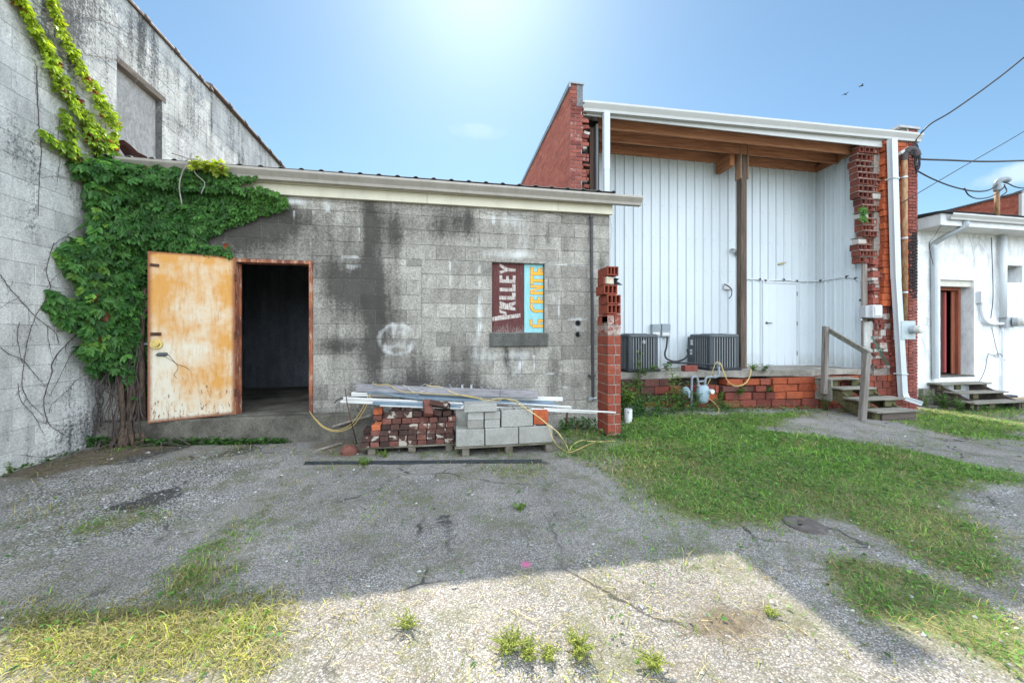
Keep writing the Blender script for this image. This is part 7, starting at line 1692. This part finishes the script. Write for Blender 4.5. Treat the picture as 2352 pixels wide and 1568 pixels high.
upv = [(d1([(265,480),(275,700),(290,930),(295,1100),(285,1300),(280,1560)]), .010), (d1([(300,0),(330,60),(480,70),(700,140),(900,230),(1050,330),(1180,470)]), .006), (d1([(480,180),(600,130),(700,150),(800,170)]), .005), (d1([(430,860),(425,1000),(430,1150),(410,1350)]), .006), (d1([(500,600),(620,660),(760,730)]), .005), (d1([(560,330),(640,400),(760,420),(860,440),(1000,560),(1150,660),(1250,720)]), .005)]
vine_net('bare_vine', 'bare dark vine with one long vertical stem on the upper pale wall', upv, 0.006, 0, dry_m, 9, 0.8, to_low)
pv_ = [(d1([(610,400),(700,405),(800,430),(850,435)]), .006), (d1([(500,310),(560,300),(600,260)]), .006), (d1([(180,290),(210,280),(240,310),(235,345)]), .007), (d1([(840,850),(900,840),(1000,850),(1100,840),(1150,780),(1230,640)]), .006), (d1([(850,770),(920,710),(980,600),(1000,570)]), .005), (d1([(850,780),(1000,790),(1150,780)]), .005), (d1([(1380,1090),(1370,1150),(1400,1170)]), .006), (d1([(1540,980),(1600,970),(1700,990)]), .005), (d1([(300,1290),(380,1270),(440,1285),(500,1300)]), .006), (d1([(850,300),(900,380),(880,480)]), .004), (d1([(1150,800),(1300,870),(1450,1000),(1600,1100)]), .004), (d1([(900,80),(950,200),(1050,280)]), .004), (d1([(700,100),(640,190),(650,330)]), .004)]
vine_net('bare_vine', 'pale bleached dry vine strands around the boarded upper window', pv_, 0.005, 0, pale_dry, 5, 0.9, to_low)
fv = [([(740,500),(800,478),(870,485),(940,478),(1000,482),(1060,486),(1130,484),(1180,488),(1230,482)], .004), ([(900,545),(930,540),(960,530),(985,520),(1010,500)], .004), ([(1100,484),(1140,496),(1190,494),(1240,500)], .005), ([(1150,480),(1200,500),(1262,490),(1300,500)], .005), ([(1240,482),(1290,496),(1340,490),(1385,500)], .004), ([(1400,500),(1404,540),(1398,580)], .004), ([(1310,500),(1320,540),(1314,580)], .003), ([(640,455),(760,462),(880,470)], .004)]
vine_net('bare_vine', 'thin dry tendrils fringing the block front under the cream fascia', fv, 0.004, 0, dry_m, 6, 0.8, lambda x, y, o: at(x, y, YM-0.012-o))
rv = [([(2196,538),(2205,560),(2215,590)], .004), ([(2225,540),(2235,570),(2240,600),(2242,615)], .004), ([(2210,545),(2214,575),(2206,585)], .003), ([(2245,545),(2262,560),(2270,590),(2268,612)], .004), ([(2255,542),(2250,560),(2262,575)], .004), ([(2120,725),(2135,735),(2150,745),(2158,765)], .004), ([(2110,730),(2125,745),(2130,735)], .004), ([(2112,765),(2122,790),(2128,810)], .004), ([(2296,594),(2302,602),(2308,606)], .004)]
vine_net('bare_vine', 'dry hanging tendrils under the eave of the white building', rv, 0.004, 0, dry_m, 7, 1.0, lambda x, y, o: at(x, y, YW-0.012-o))
# sprig rooted in the broken tile
pts = np.array([tuple(at(1984+NR.normal(0, 3), 490+NR.uniform(-18, 18), 6.60)) for _ in range(40)]); n = len(pts)
N = nrm(np.tile([-.3, -1, .3], (n, 1))+NR.normal(0, .4, (n, 3))); D = np.tile([0., 0, -1], (n, 1))+NR.normal(0, .5, (n, 3)); D = nrm(D-N*np.sum(D*N, 1, keepdims=True))
V, F, k = palmate(pts, D, N, NR.uniform(.06, .10, n), 3); o = np_mesh('wall_sprig', V, F, leaf_m, None, {'tint': tint_rows(green(n, (.06, .17, .03), (.10, .24, .04)), k)}); tag(o, 'small green sprig growing from the broken hollow tiles', 'plant')

# ---------------------------------------------------------------- weeds, each a plant of its own
def weed(name, label, base, h, stems, leaf, col, spread=0.12, seed=0, cat='weed', group=None, k=1, dens=9, mat=None, stemc=(0.10, 0.14, 0.04)):
    rnd = random.Random(seed); t = thing(name, label, cat, base, group); b = MB(); PL_ = []; DL = []; NL = []
    for s in range(stems):
        a = rnd.uniform(0, 6.28); sp = spread*rnd.uniform(.3, 1); hh = h*rnd.uniform(.6, 1.0)
        p = [Vector(base)+Vector((rnd.uniform(-.04, .04), rnd.uniform(-.04, .04), -0.02))]
        for j in range(1, 5): q = j/4; p.append(Vector(base)+Vector((math.cos(a)*sp*q**1.5+rnd.uniform(-.012, .012), math.sin(a)*sp*q**1.5+rnd.uniform(-.012, .012), hh*q)))
        sp_ = smooth_path(p, 4); b.tube(sp_, [0.005*(1-.7*i/len(sp_)) for i in range(len(sp_))], 4)
        for i in range(dens):
            q = sp_[min(len(sp_)-1, int(len(sp_)*(0.15+0.85*i/dens)))]; a2 = i*2.4+rnd.uniform(-.4, .4)
            PL_.append(q); DL.append((math.cos(a2), math.sin(a2), rnd.uniform(-.1, .7))); NL.append((-.3*math.cos(a2), -.3*math.sin(a2), 1))
    b.build('stem', flat_mat('weed_stem', stemc, 0.8), t)
    P_ = np.array(PL_); n = len(P_); D_ = nrm(np.array(DL)); N_ = np.array(NL)+NR.normal(0, .15, (n, 3)); N_ = nrm(N_-D_*np.sum(N_*D_, 1, keepdims=True))
    sz = NR.uniform(.7, 1.25, n)*leaf
    if k > 1: V, F, kk = palmate(P_, D_, N_, sz, k, 60)
    else: V, F = leaflets(P_, D_, N_, sz, sz*0.24); kk = 1
    np_mesh('leaves', V, F, mat or leaf_m, t, {'tint': tint_rows(green(n, col[0], col[1], .2), kk)}); return t
dgr = ((0.030, 0.095, 0.022), (0.075, 0.17, 0.035)); lgr = ((0.08, 0.18, 0.025), (0.16, 0.27, 0.04)); ygr = ((0.24, 0.29, 0.04), (0.40, 0.43, 0.09))
WG = 'tall weeds along the brick base'
wp = [((1432, 930, 6.0), .75, 9, .09, dgr, 'bushy dark weed beside the pillar above the white standpipe', .25), ((1450, 830, 6.5), .0, 0, 0, None, '', 0),
      ((1470, 940, 6.3), .45, 7, .08, dgr, 'leafy weed right of the white standpipe', .2), ((1510, 942, 6.5), .35, 6, .07, lgr, 'low pale weed below the dark brick patch', .2),
      ((1548, 938, 6.45), .95, 6, .10, lgr, 'tallest pale green weed left of the gas meter', .12), ((1565, 935, 6.5), .6, 8, .08, dgr, 'dense weed in front of the gas regulator', .2), ((1592, 930, 6.6), .45, 6, .08, dgr, 'weed growing between gas regulator and meter', .18),
      ((1660, 935, 6.6), .25, 6, .06, dgr, 'low weed right of the gas meter', .2), ((1895, 940, 6.5), .32, 6, .07, dgr, 'dark weed under the left corner of the wooden steps', .12), ((2170, 930, 6.6), .40, 10, .09, dgr, 'bushy weed left of the far steps', .25), ((2205, 935, 6.35), .30, 8, .08, dgr, 'weed spilling beside the far steps stringer', .22), ((2125, 925, 6.9), .45, 8, .06, lgr, 'weed growing over the foundation stub', .2)]
for i, (p, h, st_, lf, cl, lb, sp) in enumerate(wp):
    if not st_: continue
    q = at(*p); q.z = gz(q.x); weed('weed_plant', lb, tuple(q), h, st_, lf, cl, sp, i, group=WG, dens=12)
weed('weed_plant', 'climbing weed in front of the left air conditioner', tuple(Vector((at(1465, 852, 6.85).x, 6.85, 0.25))), 1.05, 4, .085, lgr, .12, 77, group=WG, dens=14)
q = at(1448, 930, 5.6); weed('weed_plant', 'small plant sprouting from the top of the white standpipe', (q.x-.02, 5.6, q.z+0.02), .30, 8, .09, lgr, .16, 78, group=WG)
SLB = [((1500, 852), 'grass tuft hanging over the slab edge by the left air conditioner'), ((1530, 850), 'green tuft on the slab edge between both air conditioners'), ((1730, 850), 'small green tuft on the slab edge below the post'), ((1755, 852), 'sprig on the slab edge below the white door'), ((1700, 905), 'weed tuft in the gap of the brick base below the post'), ((1760, 905), 'weed tuft on the brick base ledge below the white door'), ((1655, 915), 'weed tuft on the brick base right of the gas meter'), ((1480, 860), 'dark tuft under the slab beside the pillar')]
for i, ((x, y), lb) in enumerate(SLB):
    q = at(x, y, 6.80); weed('weed_tuft', lb, tuple(q), .16, 9, .06, dgr if i % 2 else lgr, .15, 90+i, group='tufts on the slab and brick base', dens=6)
SW = [((1170, 1492), .07, 20, 'sunlit clump left of the middle weeds in the front gravel'), ((1212, 1505), .06, 14, 'sunlit clump with broad leaves beside the left clump'), ((1258, 1510), .05, 8, 'smallest bright broadleaf weed between the clumps'), ((1330, 1500), .07, 20, 'brightest bushy sunlit clump right of the middle'), ((1500, 1530), .06, 12, 'sparse sunlit weed at the front right of the gravel'), ((1770, 1415), .04, 9, 'sunlit leafy patch with a white leaf near the shadow edge'), ((935, 1440), .06, 9, 'sunlit sparse weed left of centre near the shadow'), ((1195, 1170), .05, 7, 'low weed on shaded asphalt before the low pallet'), ((838, 1068), .09, 14, 'green tuft in front of the brick pallet left foot'), ((885, 1050), .08, 9, 'green tuft glowing under the brick pallet'), ((20, 1085), .12, 10, 'green tuft at the foot of the tall pale wall')]
for i, ((x, y), h, st_, lb) in enumerate(SW):
    q = atg(x, y); weed('weed_plant', lb, tuple(q), h, int(st_*2.2) if i < 7 else st_, .010 if i < 7 else .03, ygr if i < 7 else lgr, h*1.3, 200+i, group='small weeds in the yard', dens=18 if i < 7 else 10, mat=sunleaf_m, stemc=(.14, .17, .05))

# ---------------------------------------------------------------- turf, clippings, stones: nobody could count them
def ground_z(x, y):
    z = np.where(x > 2, np.maximum(-0.034*(x-2), -0.32), np.where(x < -2, np.minimum(0.03*(-2-x), 0.12), 0.0))
    return z+(pnoise(x, y, 0.9, 2)-0.5)*0.03+(pnoise(x, y, 4, 4)-0.5)*0.012
def scatter(nc, dens):
    """points over the visible yard, thinner far away"""
    x = NR.uniform(-4.2, 13.5, nc); y = NR.uniform(0.75, 7.1, nc)
    d = x*_sa+y*_ca; l = x*_ca-y*_sa
    ok = (d > 0.7) & (np.abs(l/np.maximum(d, .1)) < 1.55) & (y < np.where(x < 2.45, 5.18, np.where(x < 9.9, 6.95, 7.1)))
    x, y = x[ok], y[ok]; d = d[ok]
    m = dens(x, y)*np.clip(2.6/d, 0.30, 1.0)
    k = NR.random(len(x)) < m; return x[k], y[k], d[k]
# blades
x, y, dd_ = scatter(900000, lambda x, y: (np.clip(grass_mask(x, y)*1.15-0.12, 0, 1)*np.clip(0.25+1.3*pnoise(x, y, 5, 31), 0, 1)*0.62+0.10*np.clip(pnoise(x, y, 2.3, 37)*3.2-1.6, 0, 1)))
xe = NR.uniform(-3.2, 1.2, 420000); ye = NR.uniform(0.75, 2.5, 420000); ke = NR.random(420000) < np.clip(grass_mask(xe, ye)-.18, 0, 1)*np.clip(.2+1.2*pnoise(xe, ye, 6, 33), 0, 1)*.62
x = np.concatenate([x, xe[ke]]); y = np.concatenate([y, ye[ke]]); dd_ = np.concatenate([dd_, (xe*_sa+ye*_ca)[ke]])
n = len(x); z = ground_z(x, y); sc = np.clip(dd_/2.6, 1, 2.3)
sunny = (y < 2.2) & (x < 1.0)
L_ = (0.018+NR.gamma(2.0, .014, n))*np.sqrt(sc); L_ = np.minimum(L_, .13); az = NR.uniform(0, 6.28, n); lean = np.where(sunny, NR.uniform(.7, 1.5, n), NR.uniform(.6, 1.5, n))
dirv = np.stack([np.cos(az)*np.sin(lean), np.sin(az)*np.sin(lean), np.cos(lean)], 1); side = np.stack([-np.sin(az), np.cos(az), np.zeros(n)], 1)
wd = (NR.uniform(.0009, .0024, n)*sc)[:, None]; B = np.stack([x, y, z-.003], 1); mid = B+dirv*L_[:, None]*.55+np.array([0, 0, .004]); tip = B+dirv*L_[:, None]-np.array([0, 0, 1.])*(L_*.25*np.sin(lean))[:, None]
V = np.stack([B-side*wd, B+side*wd, mid+side*wd*.85, mid-side*wd*.85, tip+side*wd*.15, tip-side*wd*.15], 1).reshape(-1, 3); o = np.arange(n)[:, None]*6
F = np.concatenate([o+np.array([0, 1, 2, 3]), o+np.array([3, 2, 4, 5])])
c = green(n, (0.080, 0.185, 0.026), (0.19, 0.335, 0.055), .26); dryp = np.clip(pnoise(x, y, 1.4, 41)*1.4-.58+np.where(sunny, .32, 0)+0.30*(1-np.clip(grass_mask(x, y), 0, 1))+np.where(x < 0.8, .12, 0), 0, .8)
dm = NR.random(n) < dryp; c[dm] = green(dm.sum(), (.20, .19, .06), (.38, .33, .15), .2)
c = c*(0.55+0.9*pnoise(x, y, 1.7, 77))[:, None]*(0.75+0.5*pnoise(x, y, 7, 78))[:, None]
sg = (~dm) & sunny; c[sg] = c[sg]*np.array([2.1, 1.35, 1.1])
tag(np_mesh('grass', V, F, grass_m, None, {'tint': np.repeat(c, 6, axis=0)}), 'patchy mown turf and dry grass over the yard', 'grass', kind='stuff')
# broad little leaves: clover, plantain, clippings of leaves
x, y, dd_ = scatter(260000, lambda x, y: (np.clip(grass_mask(x, y)*1.3-0.3, 0, 1)*np.clip(1.8*pnoise(x, y, 3, 51)-.35, 0, 1)*np.where(y < 2.2, np.where(x < 1, .4, 1.0), .9)*0.9+0.018*np.clip(pnoise(x, y, 2, 53)*3-1, 0, 1)))
n = len(x); z = ground_z(x, y)+NR.uniform(.004, .03, n); sc = np.clip(dd_/2.8, 1, 1.9); az = NR.uniform(0, 6.28, n)
D = nrm(np.stack([np.cos(az), np.sin(az), NR.uniform(-.1, .5, n)], 1)); N = np.tile([0., 0, 1], (n, 1))+NR.normal(0, .3, (n, 3)); N = nrm(N-D*np.sum(D*N, 1, keepdims=True)); s_ = NR.uniform(.012, .032, n)*sc
V, F = leaflets(np.stack([x, y, z], 1), D, N, s_, s_*NR.uniform(.22, .42, n)); tag(np_mesh('ground_leaves', V, F, leaf_m, None, {'tint': np.repeat(green(n, (.045, .135, .026), (.13, .26, .05), .28), 6, axis=0)}), 'clover and broad leaved weeds in the turf', 'weeds', kind='stuff')
# straw and clippings lying flat
x, y, dd_ = scatter(330000, lambda x, y: np.clip(0.05+0.55*np.clip(pnoise(x, y, 1.3, 61)*1.6-.55, 0, 1)+0.45*np.clip(grass_mask(x, y), 0, 1)+0.48*((y < 2.1) & (x > -2.5)), 0, 1)*np.clip(2*pnoise(x, y, 8, 66)-.4, .05, 1)*.24)
n = len(x); z = ground_z(x, y)+NR.uniform(.004, .016, n); sc = np.clip(dd_/2.8, 1, 1.8); az = NR.uniform(0, 6.28, n); L_ = (NR.gamma(2.2, .014, n)+.01)*sc; w_ = NR.uniform(.0009, .0022, n)*sc
dv = np.stack([np.cos(az)*L_, np.sin(az)*L_, NR.normal(0, .10, n)*L_], 1); sv_ = np.stack([-np.sin(az)*w_, np.cos(az)*w_, np.zeros(n)], 1); B = np.stack([x, y, z], 1)
V = np.stack([B-sv_, B+sv_, B+dv+sv_*.6, B+dv-sv_*.6], 1).reshape(-1, 3); F = np.arange(n)[:, None]*4+np.array([0, 1, 2, 3])
t = NR.random(n)[:, None]; c = np.where(t < .45, np.array([.42, .36, .18]), np.where(t < .8, np.array([.22, .25, .07]), np.array([.14, .10, .06])))*(1+NR.normal(0, .25, (n, 1)))
tag(np_mesh('clippings', V, F, grass_m, None, {'tint': np.repeat(np.clip(c, .02, .7), 4, axis=0)}), 'straw and grass clippings strewn over the asphalt', 'clippings', kind='stuff')
# loose stones
x, y, dd_ = scatter(120000, lambda x, y: np.clip(0.05+0.75*soft_mask(x, y, PALE), 0, 1)*np.clip(1.6*pnoise(x, y, 5, 71)-.3, .05, 1)*.60)
n = len(x); z = ground_z(x, y); r = NR.gamma(2.2, .0016, n)+.0025; r = np.minimum(r, .018)*np.clip(dd_/3, 1, 1.6)
oc = np.array([[1, 0, 0], [0, 1, 0], [-1, 0, 0], [0, -1, 0], [.3, .2, .9], [-.3, -.2, -.6]])[None]+NR.normal(0, .22, (n, 6, 3))
V = (np.stack([x, y, z+r*.25], 1)[:, None, :]+oc*r[:, None, None]*np.array([1.15, 1.0, .7])).reshape(-1, 3); tri = np.array([[0, 1, 4], [1, 2, 4], [2, 3, 4], [3, 0, 4], [1, 0, 5], [2, 1, 5], [3, 2, 5], [0, 3, 5]])
F = (np.arange(n)[:, None, None]*6+tri[None]).reshape(-1, 3); g = NR.uniform(.10, .48, n)[:, None]*np.array([1.0, 1.0, .97])
st_m = NB('loose_stone', 0.9, 0.2); st_m.col(st_m.attr('tint'))
tag(np_mesh('gravel', V, F, st_m.m, None, {'tint': np.repeat(g, 6, axis=0)}), 'loose crushed stones scattered over the worn asphalt', 'gravel', kind='stuff')
# weeds crowding the foot of the ledge and the pillar
pts = []
for (x0, y0, x1, y1, cnt, hh) in [(350,990,560,998,420,.10),(560,992,700,990,380,.07),(1285,985,1372,985,420,.16),(1425,960,1560,945,1300,.34),(1560,945,1700,942,700,.2),(1700,942,1880,942,350,.08),(1430,950,1480,940,500,.6),(250,1005,350,992,200,.12),(2110,925,2200,935,300,.18),(1380,1000,1440,1005,200,.08),(2230,945,2352,935,300,.12),(10,1088,180,1036,60,.04)]:
    for i in range(cnt):
        t_ = NR.random(); q = atg(x0+(x1-x0)*t_, y0+(y1-y0)*t_+NR.normal(0, 4)); pts.append((q.x, min(q.y, 5.17) if q.x < 2.4 and q.x < -1 else q.y, q.z+NR.random()**1.5*hh))
P_ = np.array(pts); n = len(P_); D = nrm(np.stack([NR.normal(0, 1, n), NR.normal(0, 1, n)-.4, NR.uniform(-.3, .8, n)], 1)); N = np.tile([0., -.3, 1], (n, 1))+NR.normal(0, .4, (n, 3)); N = nrm(N-D*np.sum(D*N, 1, keepdims=True)); s_ = NR.uniform(.025, .06, n)
V, F = leaflets(P_, D, N, s_, s_*.33); tag(np_mesh('undergrowth', V, F, leaf_m, None, {'tint': np.repeat(green(n, (.025, .085, .02), (.08, .18, .035), .25), 6, axis=0)}), 'low green undergrowth along the wall feet', 'undergrowth', kind='stuff')
